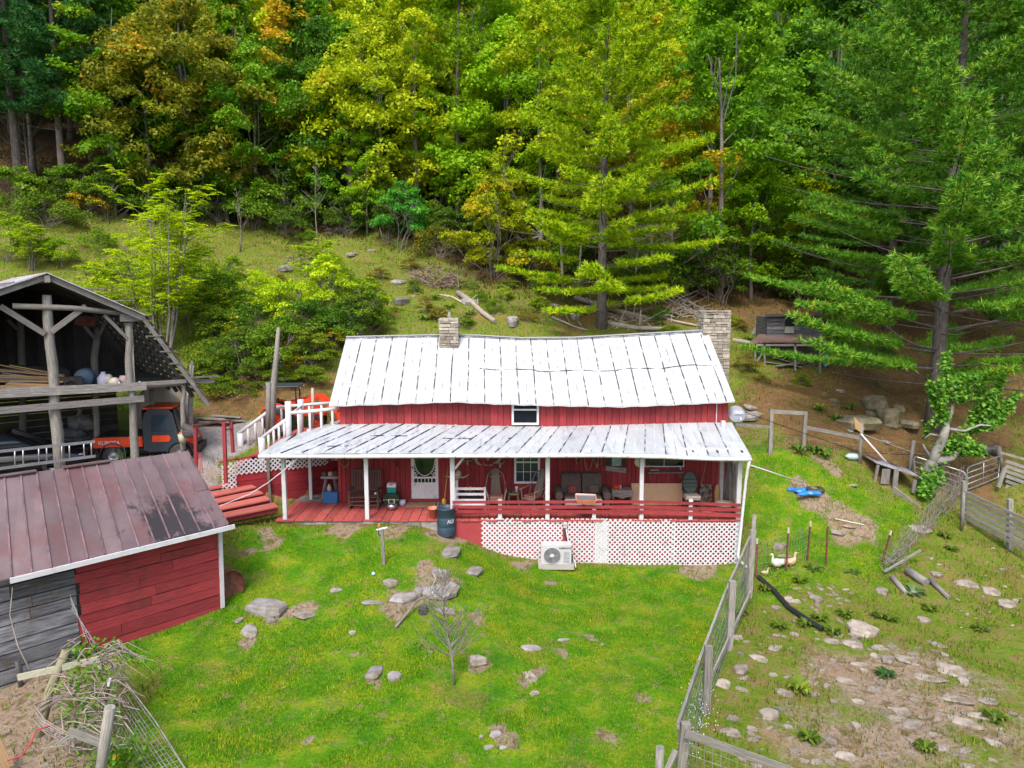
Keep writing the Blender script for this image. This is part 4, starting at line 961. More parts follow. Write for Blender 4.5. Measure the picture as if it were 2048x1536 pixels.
# --- crumpled tarp heap, white tub, small pieces
q = below(140, 25.2); mb = MB()
for k in range(7): mb.ell(q + V((rr(-.7, .6), rr(-.2, .2), rr(.6, 1.15))), (rr(.25, .45), .3, rr(.15, .3)), 7, 5, rot=(rr(0, 1), rr(0, 1), 0), smooth=False)
mb.box(q + V((0, 0, .3)), (1.5, .8, .6))
props(mb.build('tarp_heap', flat('crumpled grey tarp', (.30, .31, .33), .6, c2=(.12, .12, .13), scale=4), None, origin=q), 'crumpled grey and white tarp heap under the barn between two posts', 'tarp')
q = below(336, 26.6); mb = MB()
cc = q + V((0, 0, .95)); mb.lathe(cc, [(0, -.25), (.95, -.2), (1.12, 0), (1.18, .3), (1.12, .34), (1.02, .3), (.95, .05), (.6, -.05), (0, -.08)], 28, axis=(-.15, -.85, .5))
props(mb.build('tub', mConc, None, origin=q), 'large grimy white round tub tipped up behind the orange utility vehicle', 'tub')
q = P(372, 862, 23.4); mb = MB(); mb.tube([P(365, 852, 23.2), P(385, 860, 23.2), P(398, 878, 23.0)], .12, 7); mb.ell(P(378, 866, 23.2), (.25, .15, .2), 8, 5, smooth=False)
props(mb.build('saddle_bag', mGreyD, None, origin=q), 'grey rag bundle hanging beside the right posts of the barn', 'bundle')
q = P(364, 868, 23.3); props(MB().lathe(q + V((0, 0, -.3)), [(0, 0), (.11, 0), (.14, .3), (.13, .3), (.1, .03)], 12).build('bucket', flat('lichen yellow bucket', (.42, .44, .30)), None, origin=q), 'small pale bucket hanging on the right post of the barn', 'bucket')
# tall reeds in front of the utility vehicle
q = below(255, 20.4); mb = MB()
for k in range(14):
    a = rr(0, 6.28); b = V((rr(-.15, .15), rr(-.1, .1), 0)); h = rr(.9, 1.7); mb.tube([q + b, q + b + V((math.cos(a) * .08, 0, h * .6)), q + b + V((math.cos(a) * rr(.1, .35), math.sin(a) * .1, h))], [.012, .01, .003], 4)
props(mb.build('tall_weed', flat('weed green', (.07, .16, .03), .9), None, origin=q), 'tall green weed growing up behind the shed roof before the barn post', 'weed')
# scrap boards on the drive
for k in range(7):
    q = G(405 + k * 9, 850 - (k % 3) * 4); o = MB().bar(q + V((-.6, rr(-.2, .2), .06 + .03 * k)), q + V((.6, rr(-.3, .3), .12)), .2, .03).build('scrap_board', mGrey, None, origin=q); props(o, 'loose grey scrap board lying on the drive beyond the red rail frame', 'board', 'scrap boards on the drive')
# --- tractor behind the deck
trc = thing('tractor', 'orange loader tractor with black canopy parked behind the white deck railing', 'tractor')
mb = MB(); body_loft(mb, [(.1, [(-.32, .6), (.32, .6), (.34, 1.15), (-.34, 1.15)]), (1.2, [(-.3, .6), (.3, .6), (.31, 1.05), (-.31, 1.05)]), (1.55, [(-.24, .62), (.24, .62), (.22, .9), (-.22, .9)])]); mb.build('hood', mOrange, trc, bevel=.05)
MB().b2(-1.1, .2, -.3, .3, .45, .8).build('chassis', mBlack, trc)
for s in (-1, 1):
    mb = MB(); pts = [(-.75 + math.cos(a) * .72, .6 + math.sin(a) * .72) for a in np.linspace(.2, math.pi - .4, 8)]; q2 = [(-.75 + math.cos(a) * .66, .6 + math.sin(a) * .66) for a in np.linspace(math.pi - .4, .2, 8)]
    prof_y(mb, pts + q2, s * .42, s * .85); mb.build('fender', mOrange, trc)
    wheel(trc, V((-.75, s * .66, .6)), .6, .36, (0, 1, 0), rim=mOrange); wheel(trc, V((1.15, s * .55, .36)), .36, .24, (0, 1, 0), rim=mOrange)
    mb = MB(); mb.bar((-.2, s * .5, 1.2), (1.3, s * .5, 1.55), .08, .16); mb.bar((1.3, s * .5, 1.55), (2.2, s * .5, .75), .08, .18); mb.build('loader_arm', mOrange, trc)
mb = MB(); mb.b2(2.1, 2.6, -.75, .75, .35, .40); mb.b2(2.1, 2.15, -.75, .75, .35, 1.0); mb.b2(2.1, 2.6, -.75, -.71, .35, .85); mb.b2(2.1, 2.6, .71, .75, .35, .85); mb.build('bucket', mOrange, trc)
for x, s in ((-1.05, -1), (-1.05, 1), (.25, -1), (.25, 1)): MB().bar((x, s * .58, .9), (x, s * .55, 2.05), .06, .06).build('canopy_post', mBlack, trc)
MB().b2(-1.2, .45, -.7, .7, 2.05, 2.13).build('canopy', flat('dark canopy', (.05, .055, .07), .35), trc, bevel=.03)
mb = MB(); mb.b2(-.7, -.3, -.25, .25, .95, 1.05); mb.b2(-.75, -.66, -.25, .25, 1.05, 1.45); mb.build('seat', mBlack, trc)
for s in (-1, 1): MB().ell((.46, s * .5, 2.0), (.05, .08, .06)).build('work_lamp', mChrome, trc)
q = P(588, 872, 26.2); trc.location = (q.x, 26.2, q.z + .3); trc.rotation_euler = (0, 0, rad(8)); trc.scale = (.8,) * 3
# --- upright broken stakes by the tractor
q = P(626, 855, 25.6); o = MB().tube([P(627, 858, 25.6), P(625, 776, 25.6)], .055, 6).build('stake', mDead, None, origin=q); props(o, 'short brown stake standing behind the deck railing near the tractor', 'stake')
# ================================================================= THINGS ON THE PORCH
def fl(px, py=None, Y=None):
    """porch floor point under a pixel"""
    if Y is None: d = ray(px, py); t = (FZ - CAMZ) / d.z; p = CAM + d * t; return V((p.x, p.y, FZ))
    p = P(px, 1000, Y); return V((p.x, Y, FZ))
# double rocker (bench)
def slat_rocker(q, w, lab):
    t = thing('rocking_bench', lab, 'rocking bench', q); m = flat('dark brown stained wood', (.085, .055, .045), .7); x0, x1 = q.x - w / 2, q.x + w / 2; y = q.y; z = FZ
    for x in (x0, x1):
        mb = MB(); mb.tube([(x, y - .45, z + .10), (x, y - .1, z + .03), (x, y + .2, z + .03), (x, y + .5, z + .12)], .025, 6); mb.build('rocker', m, t)
        MB().bar((x, y - .3, z + .06), (x, y - .3, z + .62), .05, .05).build('leg', m, t); MB().bar((x, y + .2, z + .05), (x, y + .3, z + 1.18), .05, .05).build('leg', m, t)
        MB().bar((x, y - .38, z + .64), (x, y + .28, z + .62), .09, .035).build('armrest', m, t)
    mb = MB()
    for k in range(6): mb.bar((x0, y - .3 + k * .1, z + .42), (x1, y - .3 + k * .1, z + .42), .08, .025)
    for zz in (.15, .28): mb.bar((x0, y - .3, z + zz), (x1, y - .3, z + zz), .03, .035)
    mb.build('seat', m, t); mb = MB(); mb.bar((x0, y + .22, z + .55), (x1, y + .22, z + .55), .03, .07); mb.bar((x0 - .02, y + .3, z + 1.15), (x1 + .02, y + .3, z + 1.15), .035, .13)
    n = 10
    for k in range(n): x = lerp(x0 + .07, x1 - .07, k / (n - 1)); mb.bar((x, y + .225, z + .56), (x, y + .295, z + 1.12), .055, .02, up=(0, 1, 0))
    mb.build('backrest', m, t); return t
slat_rocker(fl(731, None, 22.3), .94, 'dark brown slatted double rocking bench on the left of the porch')
q = fl(751, None, 22.2); q.z = FZ + .45; props(MB().lathe(q, [(0, 0), (.04, 0), (.045, .07), (.038, .07), (.03, .01)], 10).build('cup', mVinyl, None, origin=q), 'small white cup left on the dark rocking bench', 'cup')
q = fl(756, None, 22.35); q.z = FZ + .17; props(MB().box(q + V((0, 0, .05)), (.16, .1, .12), .3).build('can', mGreyT, None, origin=q), 'little grey tin box on the lower rail of the rocking bench', 'tin')
# cooler on stove
q = fl(784, None, 22.55); t = thing('camp_stove', 'dark green metal camp cooler with cream trim under the teal cooler', 'cooler', q)
MB().b2(q.x - .26, q.x + .26, q.y - .18, q.y + .18, FZ, FZ + .22).build('body', mGreenD, t, bevel=.02); mb = MB(); mb.prism([(q.x - .27, q.y - .19, FZ + .235), (q.x + .27, q.y - .19, FZ + .235), (q.x + .2, q.y - .19, FZ + .42), (q.x - .2, q.y - .19, FZ + .42)], (0, .36, 0)); mb.build('lid', mGreenD, t)
MB().b2(q.x - .27, q.x + .27, q.y - .2, q.y - .19, FZ + .215, FZ + .235).build('trim', mCush, t)
q2 = q + V((0, 0, .425)); t = thing('cooler', 'small teal lunch cooler with white lid on top of the green camp cooler', 'cooler', q2)
MB().b2(q.x - .15, q.x + .15, q.y - .1, q.y + .1, q2.z, q2.z + .2).build('body', mTeal, t, bevel=.02); mb = MB(); mb.prism([(q.x - .155, q.y - .11, q2.z + .203), (q.x + .155, q.y - .11, q2.z + .203), (q.x + .13, q.y - .11, q2.z + .33), (q.x - .13, q.y - .11, q2.z + .33)], (0, .22, 0)); mb.build('lid', mVinyl, t); MB().b2(q.x - .06, q.x + .06, q.y - .115, q.y - .105, q2.z + .28, q2.z + .31).build('handle', mBlack, t)
q = fl(783, None, 22.0); t = thing('kettle', 'shiny steel grill kettle with white handle in front of the green camp cooler', 'kettle', q)
MB().lathe(q, [(0, .02), (.12, .02), (.165, .1), (.17, .14), (.13, .22), (0, .24)], 18).build('body', mChrome, t); MB().tube([q + V((-.09, 0, .2)), q + V((-.09, 0, .35)), q + V((.09, 0, .35)), q + V((.09, 0, .2))], .016, 6).build('handle', mVinyl, t)
q = fl(805, None, 22.5); props(MB().lathe(q, [(0, 0), (.1, 0), (.115, .17), (.1, .17), (.09, .02)], 14).build('bucket', mLilac, None, origin=q), 'small pale lilac bucket right of the green camp cooler', 'bucket')
# door step rug, shoes
q = fl(850, None, 22.4); mb = MB()
for k in range(12): x = q.x - .65 + k * .115; mb.add([V((x, 22.18, FZ + .02)), V((x + .115, 22.16, FZ + .02)), V((x + .115, 22.75, FZ + .035)), V((x, 22.75, FZ + .03))], [(0, 1, 2, 3)])
mb.b2(q.x - .65, q.x + .73, 22.2, 22.75, FZ + .004, FZ + .018); props(mb.build('door_mat', flat('tan rug', (.42, .27, .17), .95, c2=(.30, .18, .11), scale=14), None, origin=q), 'rumpled tan rug laid before the screen door', 'rug')
for px, lab in ((869, 'left brown shoe standing on the rug edge'), (876, 'right brown shoe standing on the rug edge')):
    q = fl(px, None, 22.25); mb = MB(); mb.ell(q + V((0, 0, .06)), (.045, .12, .05), 8, 6); mb.ell(q + V((0, .07, .1)), (.042, .055, .08), 8, 6); props(mb.build('shoe', mGrey, None, origin=q), lab, 'shoe')
# broom
t = thing('mop', 'yellow handled mop leaning by the porch post near the blue barrel', 'mop', fl(888, None, 22.2)); MB().tube([P(896, 932, 22.8), P(889, 998, 22.3)], .016, 6).build('handle', mYellow, t); MB().ell(P(888, 1003, 22.25), (.08, .06, .12), 8, 6).build('head', mYellow, t)
# barrel
q = G(893, 1070); zt_ = P(893, 1014, q.y).z; t = thing('plastic_barrel', 'tall blue black open plastic barrel beside the porch steps', 'barrel', q)
h = zt_ - q.z; R_ = .285
MB().lathe(q, [(0, 0), (R_ * .93, 0), (R_, .05), (R_, h * .33), (R_ * .97, h * .345), (R_, h * .36), (R_, h * .66), (R_ * .97, h * .675), (R_, h * .69), (R_ * 1.0, h * .95), (R_ * 1.04, h * .96), (R_ * 1.04, h), (R_ * .95, h), (R_ * .93, h * .8), (R_ * .9, .05)], 28).build('body', mBarrel, t)
for ch, a in (('A', 20), ('U', 42)):
    an = rad(a); text(ch, .17, mVinyl, t, q + V((math.sin(an) * (R_ + .008), -math.cos(an) * (R_ + .008), h * .56)), (rad(90), 0, an), .003)
q = fl(866, None, 21.15); props(MB().lathe(q, [(0, 0), (.12, 0), (.155, .3), (.175, .3), (.175, .34), (.15, .34), (.11, .03)], 18).build('flower_pot', mTerra, None, origin=q), 'round terracotta pot on the porch edge beside the blue black barrel', 'flower pot')
# white rail bench behind the front post
t = thing('white_bench', 'white slatted bench standing right of the middle porch post', 'bench', fl(940, None, 21.7))
xa, xb = fl(911, None, 21.75).x, fl(970, None, 21.75).x
for x in (xa, xb): MB().b2(x - .03, x + .03, 21.7, 21.76, FZ, FZ + .84).build('leg', mVinyl, t); 
for zz in (.80, .62, .42): MB().b2(xa, xb, 21.69, 21.705, FZ + zz - .05, FZ + zz + .03).build('slat', mVinyl, t)
MB().b2(xa, xb, 21.3, 21.68, FZ + .3, FZ + .34).build('seat', mVinyl, t)
q = fl(940, None, 22.1); mb = MB(); mb.b2(q.x - .35, q.x + .35, 21.95, 22.2, FZ, FZ + .6)
props(mb.build('storage_bin', mBlack, None, origin=q), 'black storage bin hidden behind the white slatted bench', 'bin')
for k, px in enumerate((933, 941, 948)): q = fl(px, None, 22.05); q.z = FZ + .6; o = MB().lathe(q, [(0, 0), (.05, 0), (.05, .13), (.03, .17), (0, .17)], 10).build('bottle', mOrange if k != 1 else mYellow, None, origin=q); props(o, ('left orange bottle on the black bin behind the white bench', 'yellow middle bottle on the black bin behind the white bench', 'right orange bottle on the black bin behind the white bench')[k], 'bottle')
# skull on a stake beside the post
t = thing('skull_post', 'pale animal skull with horns set on a white stake', 'skull', fl(914, None, 22.3)); MB().b2(fl(914, None, 22.4).x - .05, fl(914, None, 22.4).x + .04, 22.4, 22.45, FZ, P(914, 960, 22.4).z).build('stake', mWhite, t)
mb = MB(); c = P(916, 950, 22.35); mb.ell(c, (.11, .12, .17), 10, 7, rot=(0, .3, 0)); mb.build('skull', mBone, t); MB().tube([c + V((-.45, 0, -.03)), c + V((-.2, 0, -.08)), c + V((.2, 0, -.08)), c + V((.38, 0, .02))], [.01, .03, .03, .01], 6).build('horns', mBone, t)
# bentwood rockers
def bent_rocker(q, rz, lab):
    t = thing('rocking_chair', lab, 'rocking chair', (0, 0, 0), 'bentwood rocking chairs'); m = flat('pale bent hickory', (.26, .215, .18), .8)
    for s in (-1, 1):
        MB().tube([(s * .27, -.42, .13), (s * .27, -.1, .03), (s * .27, .2, .03), (s * .27, .5, .13)], .02, 6).build('rocker', m, t)
        MB().tube([(s * .25, -.28, .06), (s * .26, -.3, .42), (s * .3, -.3, .66)], .022, 6).build('leg', m, t); MB().tube([(s * .24, .22, .05), (s * .24, .24, .42)], .022, 6).build('leg', m, t)
        MB().tube([(s * .32, -.36, .66), (s * .33, 0, .68), (s * .28, .3, .72)], .022, 6).build('armrest', m, t)
        MB().tube([(s * .30, .1, .40), (s * .32, .26, .75), (s * .26, .36, 1.05), (s * .1, .44, 1.2)], .018, 6).build('back_hoop', m, t)
    mb = MB()
    for k in range(9):
        x = -.16 + k * .04; x1 = -.11 + k * .0275; mb.tube([(x * 1.1, -.28, .40), (x, .1, .38), (x, .2, .46), (x1, .36, .95), (x1, .44, 1.27 - abs(k - 4) * .012)], .017, 5)
    mb.bar((-.27, -.29, .37), (.27, -.29, .37), .04, .04); mb.bar((-.25, .2, .40), (.25, .2, .40), .04, .04); mb.bar((-.2, .38, 1.0), (.2, .38, 1.0), .03, .03); mb.build('backrest', m, t)
    MB().box((0, -.06, .445), (.44, .42, .07)).build('cushion', flat('pink brown cushion', (.40, .16, .12), .9, c2=(.30, .12, .09)), t, bevel=.025)
    t.location = q; t.rotation_euler = (0, 0, rz); return t
bent_rocker(fl(992, None, 22.1), rad(4), 'bent hickory rocking chair left of the small porch table, facing out')
bent_rocker(fl(1068, None, 22.15), rad(-42), 'bent hickory rocking chair turned towards the small porch table')
q = fl(1027, None, 22.3); t = thing('side_table', 'small olive wooden stool table between the two rocking chairs', 'table', q); m = flat('olive painted wood', (.20, .19, .10), .8)
MB().b2(q.x - .17, q.x + .17, q.y - .15, q.y + .15, FZ + .44, FZ + .5).build('tabletop', m, t)
for sx in (-1, 1):
    for sy in (-1, 1): MB().bar((q.x + sx * .2, q.y + sy * .16, FZ), (q.x + sx * .13, q.y + sy * .11, FZ + .44), .04, .04).build('leg', m, t)
q2 = q + V((-.08, 0, .505)); props(MB().lathe(q2, [(0, 0), (.035, 0), (.035, .1), (.015, .14), (.015, .19), (0, .19)], 10).build('bottle', mGreenD, None, origin=q2), 'dark green bottle on the small olive porch table', 'bottle')
q2 = q + V((.10, 0, .505)); props(MB().lathe(q2, [(0, 0), (.04, 0), (.05, .16), (.055, .165), (.04, .2), (0, .2)], 12).build('cup', mVinyl, None, origin=q2), 'tall white paper cup on the small olive porch table', 'cup')
# loveseat
q = fl(1164, None, 22.25); t = thing('loveseat', 'worn brown two seat recliner sofa against the porch wall', 'sofa', q); x, y = q.x, q.y
MB().b2(x - .62, x + .62, y - .35, y + .4, FZ + .06, FZ + .30).build('base', mSofa, t, bevel=.04)
for s in (-1, 1):
    MB().b2(x + (.01 if s > 0 else -.62), x + (.62 if s > 0 else -.01), y - .42, y + .2, FZ + .31, FZ + .47).build('seat_cushion', mSofa, t, bevel=.06)
    mb = MB(); x0_, x1_ = (x + .01, x + .68) if s > 0 else (x - .68, x - .01); mb.prism([(x0_, y + .12, FZ + .44), (x0_, y + .24, FZ + 1.08), (x0_, y + .36, FZ + 1.12), (x0_, y + .5, FZ + 1.05), (x0_, y + .5, FZ + .44)], (x1_ - x0_, 0, 0)); mb.build('backrest', mSofa, t, bevel=.06)
    mb = MB(); mb.tube([(x + s * .78, y - .45, FZ + .5), (x + s * .78, y + .3, FZ + .56)], [.13, .14], 12); mb.b2(x + s * .78 - .09, x + s * .78 + .09, y - .42, y + .4, FZ + .06, FZ + .5); mb.build('armrest', mSofa, t, bevel=.03)
    MB().box((x + s * .32, y - .5, FZ + .33), (.56, .06, .2)).build('footrest', flat('pale worn cloth', (.42, .42, .45), .9), t, bevel=.02)
q2 = q + V((-.32, .02, .48)); props(MB().box(q2 + V((0, 0, .13)), (.3, .1, .26), .15).build('throw_pillow', flat('dull red cloth', (.20, .05, .045), .9), None, origin=q2, bevel=.03), 'dull red pillow on the left seat of the brown sofa', 'pillow')
q2 = q + V((.38, .0, .48)); props(MB().box(q2 + V((0, 0, .16)), (.34, .12, .3), -.3).build('throw_pillow', mSofa, None, origin=q2, bevel=.04), 'brown pillow on the right seat of the brown sofa', 'pillow')
# planter on rail
a = P(1170, 992, YF - .06); t = thing('planter_box', 'long terracotta planter box tilted on the red porch railing', 'planter', a); m = []
mb = MB(); ex = V((1, 0, -.02)); c = P(1172, 1001, YF - .02); w2, w1, hz = .33, .27, .10
bot = [c + ex * sx * w1 + V((0, sy * .09, -hz)) for sx, sy in ((-1, -1), (1, -1), (1, 1), (-1, 1))]; tp = [c + ex * sx * w2 + V((0, sy * .15, hz + (sy * .05))) for sx, sy in ((-1, -1), (1, -1), (1, 1), (-1, 1))]; ti = [c + ex * sx * (w2 - .03) + V((0, sy * .12, hz + (sy * .05))) for sx, sy in ((-1, -1), (1, -1), (1, 1), (-1, 1))]; bi = [v_ + V((0, 0, .05)) for v_ in bot]
mb.add(bot + tp + ti + bi, [(3, 2, 1, 0)] + [(k, (k + 1) % 4, (k + 1) % 4 + 4, k + 4) for k in range(4)] + [(k + 4, (k + 1) % 4 + 4, (k + 1) % 4 + 8, k + 8) for k in range(4)] + [(k + 8, (k + 1) % 4 + 8, (k + 1) % 4 + 12, k + 12) for k in range(4)] + [(12, 13, 14, 15)]); mb.build('box', mTerra, t)
mb = MB(); mb.add([p - V((0, 0, .03)) for p in ti], [(0, 1, 2, 3)]); mb.build('soil', flat('grey soil', (.12, .13, .15), .9), t)
mb = MB(); mb.bar(tp[3] + V((.02, -.01, .015)), tp[2] + V((-.02, -.01, .0)), .03, .03); mb.build('lip', mVinyl, t)
# side table with orange bottles
q = fl(1243, None, 22.5); t = thing('hall_table', 'old grey wooden table with curved apron right of the sofa', 'table', q)
MB().b2(q.x - .34, q.x + .34, q.y - .2, q.y + .2, FZ + .52, FZ + .56).build('tabletop', mGrey, t)
mb = MB(); mb.prism([(q.x - .32, q.y - .2, FZ + .51), (q.x + .32, q.y - .2, FZ + .51), (q.x + .3, q.y - .2, FZ + .36), (q.x + .15, q.y - .2, FZ + .33), (q.x, q.y - .2, FZ + .28), (q.x - .15, q.y - .2, FZ + .33), (q.x - .3, q.y - .2, FZ + .36)], (0, .03, 0)); mb.build('apron', mGrey, t)
for sx in (-1, 1):
    for sy in (-1, 1): MB().tube([(q.x + sx * .33, q.y + sy * .18, FZ + .5), (q.x + sx * .3, q.y + sy * .17, FZ + .25), (q.x + sx * .34, q.y + sy * .2, FZ)], [.03, .02, .025], 6).build('leg', mGrey, t)
for k, (dx, m_) in enumerate(((-.24, mOrange), (-.18, mOrange), (-.11, mOrange), (-.05, mConc))):
    q2 = q + V((dx, -.05 - .03 * (k % 2), .565)); o = MB().lathe(q2, [(0, 0), (.03, 0), (.03, .09), (.02, .11), (.022, .14), (0, .14)], 10).build('bottle', m_, None, origin=q2); props(o, ('leftmost small orange bottle on the old grey table', 'second small orange bottle on the old grey table', 'third small orange bottle on the old grey table', 'small pale jar beside the orange bottles on the grey table')[k], 'bottle')
# plywood sheet
q = fl(1312, None, 22.6); mb = MB(); zt_ = P(1312, 966, 22.7).z; mb.frame(V(((P(1263, 990, 22.6).x + P(1364, 990, 22.6).x) / 2, 22.6, (FZ + zt_) / 2)), V(((P(1364, 990, 22.6).x - P(1263, 990, 22.6).x) / 2, 0, 0)), V((0, .012, .003)), V((0, .06, (zt_ - FZ) / 2)))
props(mb.build('plywood_sheet', mTan, None, origin=q), 'large tan plywood sheet leaning on the porch wall behind a post', 'plywood')
# office chair
q = fl(1381, None, 22.1); t = thing('armchair', 'grey green mesh back patio chair with a cream seat pad', 'chair', q)
mb = MB(); pts = []
for k in range(16): an = math.pi * 2 * k / 16; pts.append(V((q.x + .25 * math.cos(an) * (1 - .1 * math.sin(an)), q.y + .12 + .1 * math.sin(an), FZ + .86 + .36 * math.sin(an))))
mb.prism(pts, (0, .05, .01)); mb.build('backrest', mGrayCh, t, bevel=.02)
mb = MB(); mb.tube(pts + [pts[0]], .018, 6, cap=False)
for k in range(3): mb.tube([V((q.x - .24, q.y + .06 + .03 * k, FZ + .72 + .12 * k)), V((q.x + .24, q.y + .06 + .03 * k, FZ + .72 + .12 * k))], .008, 5)
mb.build('frame', mBlack, t); MB().box((q.x, q.y - .12, FZ + .47), (.5, .44, .1), .06).build('seat', mCush, t, bevel=.03)
MB().b2(q.x - .24, q.x + .24, q.y - .3, q.y + .1, FZ + .38, FZ + .415).build('seat_base', mCush, t)
for sx in (-1, 1):
    for sy in (-1, 1): MB().tube([(q.x + sx * .2, q.y - .08 + sy * .16, FZ + .4), (q.x + sx * .24, q.y - .08 + sy * .22, FZ)], .018, 6).build('leg', mBlack, t)
    MB().tube([(q.x + sx * .27, q.y - .25, FZ + .55), (q.x + sx * .28, q.y, FZ + .63), (q.x + sx * .25, q.y + .12, FZ + .65)], .02, 6).build('armrest', mGrayCh, t)
q = fl(1412, None, 22.7); props(MB().bar((q.x - .2, 22.72, FZ + .3), (q.x + .2, 22.72, FZ + .3), .03, .72).build('stained_board', M('stained board', (.24, .20, .16), (.05, .045, .045), 6, coord='obj', lo=.45, hi=.55), None, origin=q), 'black stained board behind the patio chair', 'board')
q = fl(1434, None, 22.5); props(MB().ell(q + V((0, 0, .36)), (.1, .09, .37), 10, 8, smooth=False).build('driftwood', mLumber, None, origin=q), 'upright lump of tan driftwood near the right end of the porch', 'driftwood')
q = fl(1449, None, 21.6); t = thing('wash_tub', 'white enamel wash tub with rope rim behind the right railing', 'tub', q); MB().lathe(q, [(0, 0), (.2, 0), (.26, .3), (.28, .31), (.25, .31), (.18, .03)], 20).build('body', mConc, t); MB().tube([q + V((math.cos(a) * .27, math.sin(a) * .27, .34)) for a in np.linspace(0, 6.28, 17)], .015, 5, cap=False).build('rim', mConc, t)
q = fl(1112, None, 22.0); t = thing('bucket', 'purple bucket with a grey lid left of the sofa', 'bucket', q); MB().lathe(q, [(0, 0), (.13, 0), (.155, .3)], 16).build('body', flat('purple plastic', (.22, .06, .24), .5), t); MB().lathe(q + V((0, 0, .302)), [(.165, 0), (.17, .03), (0, .035)], 16).build('lid', flat('slate lid', (.10, .12, .18), .5), t)
# wall hangings
def hang(name, px, py, lab, cat, f, mats): c = P(px, py, YW - .1); mb = MB(); f(mb, c); return props(mb.build(name, mats, None, origin=c), lab, cat)
def horns(mb, c, s=1, sk=True):
    if sk: mb.ell(c + V((0, 0, -.05)), (.05, .05, .1), 8, 6)
    for a in (-1, 1): mb.tube([c + V((a * .03, 0, 0)), c + V((a * .13 * s, -.02, .0)), c + V((a * .19 * s, -.03, .09 * s)), c + V((a * .16 * s, -.03, .18 * s))], [.022, .017, .012, .004], 6)
hang('skull_mount', 935, 922, 'small horned skull hanging leftmost on the porch wall', 'skull', lambda m, c: horns(m, c), mBone)
hang('antler', 957, 922, 'long pale curved horn hanging between two small skulls', 'horn', lambda m, c: m.tube([c + V((-.1, 0, .12)), c + V((-.06, 0, -.02)), c + V((.02, 0, -.1)), c + V((.12, 0, -.14))], [.055, .06, .045, .008], 8), mBone)
hang('skull_mount', 976, 917, 'small round skull on the porch wall above the left rocking chair', 'skull', lambda m, c: (m.ell(c, (.05, .05, .08), 8, 6), m.ell(c + V((0, -.03, .06)), (.07, .04, .03), 8, 5)), mBone)
hang('skull_mount', 977, 930, 'little antlers mounted below the small round skull', 'skull', lambda m, c: horns(m, c, .9, False), mBone)
hang('antler', 994, 921, 'long pale curved horn pointing up right near the porch window', 'horn', lambda m, c: m.tube([c + V((-.14, 0, -.1)), c + V((-.04, 0, -.07)), c + V((.06, 0, .0)), c + V((.1, 0, .1))], [.008, .045, .055, .05], 8), mBone)
hang('skull_mount', 1000, 927, 'small horned skull nearest the porch window', 'skull', lambda m, c: horns(m, c, .8), mBone)
hang('strap', 1011, 925, 'thin dark strap hanging just left of the porch window', 'strap', lambda m, c: m.bar(c + V((0, 0, .25)), c + V((.02, 0, -.18)), .04, .02), mGreyD)
def coil(mb, c, w, h, n=1, ph=0):
    for k in range(n):
        mb.tube([c + V((math.cos(a) * w * (1 - .1 * k), -.02 * k, -h + math.sin(a) * h * (1 - .08 * k))) for a in np.linspace(math.pi * .5 + .2 + ph, math.pi * 2.5 - .2 + ph, 18)], .012, 5, cap=False)
hang('rope_coil', 1157, 912, 'small coil of rope hanging at the left above the sofa', 'rope', lambda m, c: (coil(m, c + V((0, 0, .1)), .09, .19, 2), m.ell(c + V((-.05, -.03, .0)), (.06, .03, .12), 6, 4, smooth=False)), mRope)
hang('rope_coil', 1177, 912, 'wide loop of rope draped on the wall above the middle of the sofa', 'rope', lambda m, c: m.tube([c + V((-.17 + .34 * k / 12, 0, .12 - .62 * math.sin(math.pi * k / 12) ** .7)) for k in range(13)], .014, 6), mRope)
hang('tack_bundle', 1193, 915, 'tangle of rope and a pulley block hanging right above the sofa', 'tackle', lambda m, c: (coil(m, c + V((0, 0, .1)), .07, .2, 2), coil(m, c + V((.1, 0, .05)), .07, .16, 1), m.ell(c + V((.01, -.03, -.27)), (.055, .05, .09), 8, 6)), mRope)
hang('coil', 689, 920, 'wire coil hanging at the left corner of the porch wall', 'coil', lambda m, c: coil(m, c + V((0, 0, .15)), .15, .2, 2), mRope)
hang('bracket', 793, 927, 'small black iron hook on the wall above the green cooler', 'hook', lambda m, c: m.bar(c + V((-.05, 0, .12)), c + V((.05, 0, -.12)), .03, .04), mBlack)
c = P(1233, 922, YW - .06); t = thing('mirror', 'small square picture with pale blue and green swirls in a dark frame', 'picture', c)
MB().b2(c.x - .36, c.x + .3, YW - .07, YW - .045, c.z - .2, c.z + .35).build('backing', mGreyD, t); MB().b2(c.x - .16, c.x + .16, YW - .09, YW - .072, c.z - .16, c.z + .22).build('picture_panel', M('swirled pale blue glaze', (.42, .60, .55), (.12, .30, .42), 7, coord='obj', rough=.3, c3=(.55, .62, .40), s3=6), t)
c = P(1233, 939, YW - .1); props(MB().bar(c + V((-.37, 0, .05)), c + V((.33, 0, -.03)), .05, .17).build('carved_board', mGrey, None, origin=c), 'grey carved board mounted beneath the small square picture', 'board')
c = P(1282, 927, YF - .01); props(MB().lathe(c, [(0, 0), (.165, .0), (.17, .015), (0, .02)], 24, axis=(0, -1, .05)).build('disc', mCush, None, origin=c), 'round cream disc hung behind the fourth porch post', 'disc')
bpy.data.objects[list(OFF)[-1]].location.y += .22
c = P(1333, 943, 22.75); t = thing('wall_shelf', 'narrow grey shelf board below the wide porch window', 'shelf', c); MB().bar(P(1295, 944, 22.75), P(1369, 944, 22.75), .25, .035).build('board', mGrey, t); MB().bar(P(1300, 946, 22.8), P(1300, 958, 22.9), .03, .05).build('bracket', mGrey, t); MB().bar(P(1360, 946, 22.8), P(1360, 956, 22.9), .03, .05).build('bracket', mGrey, t)
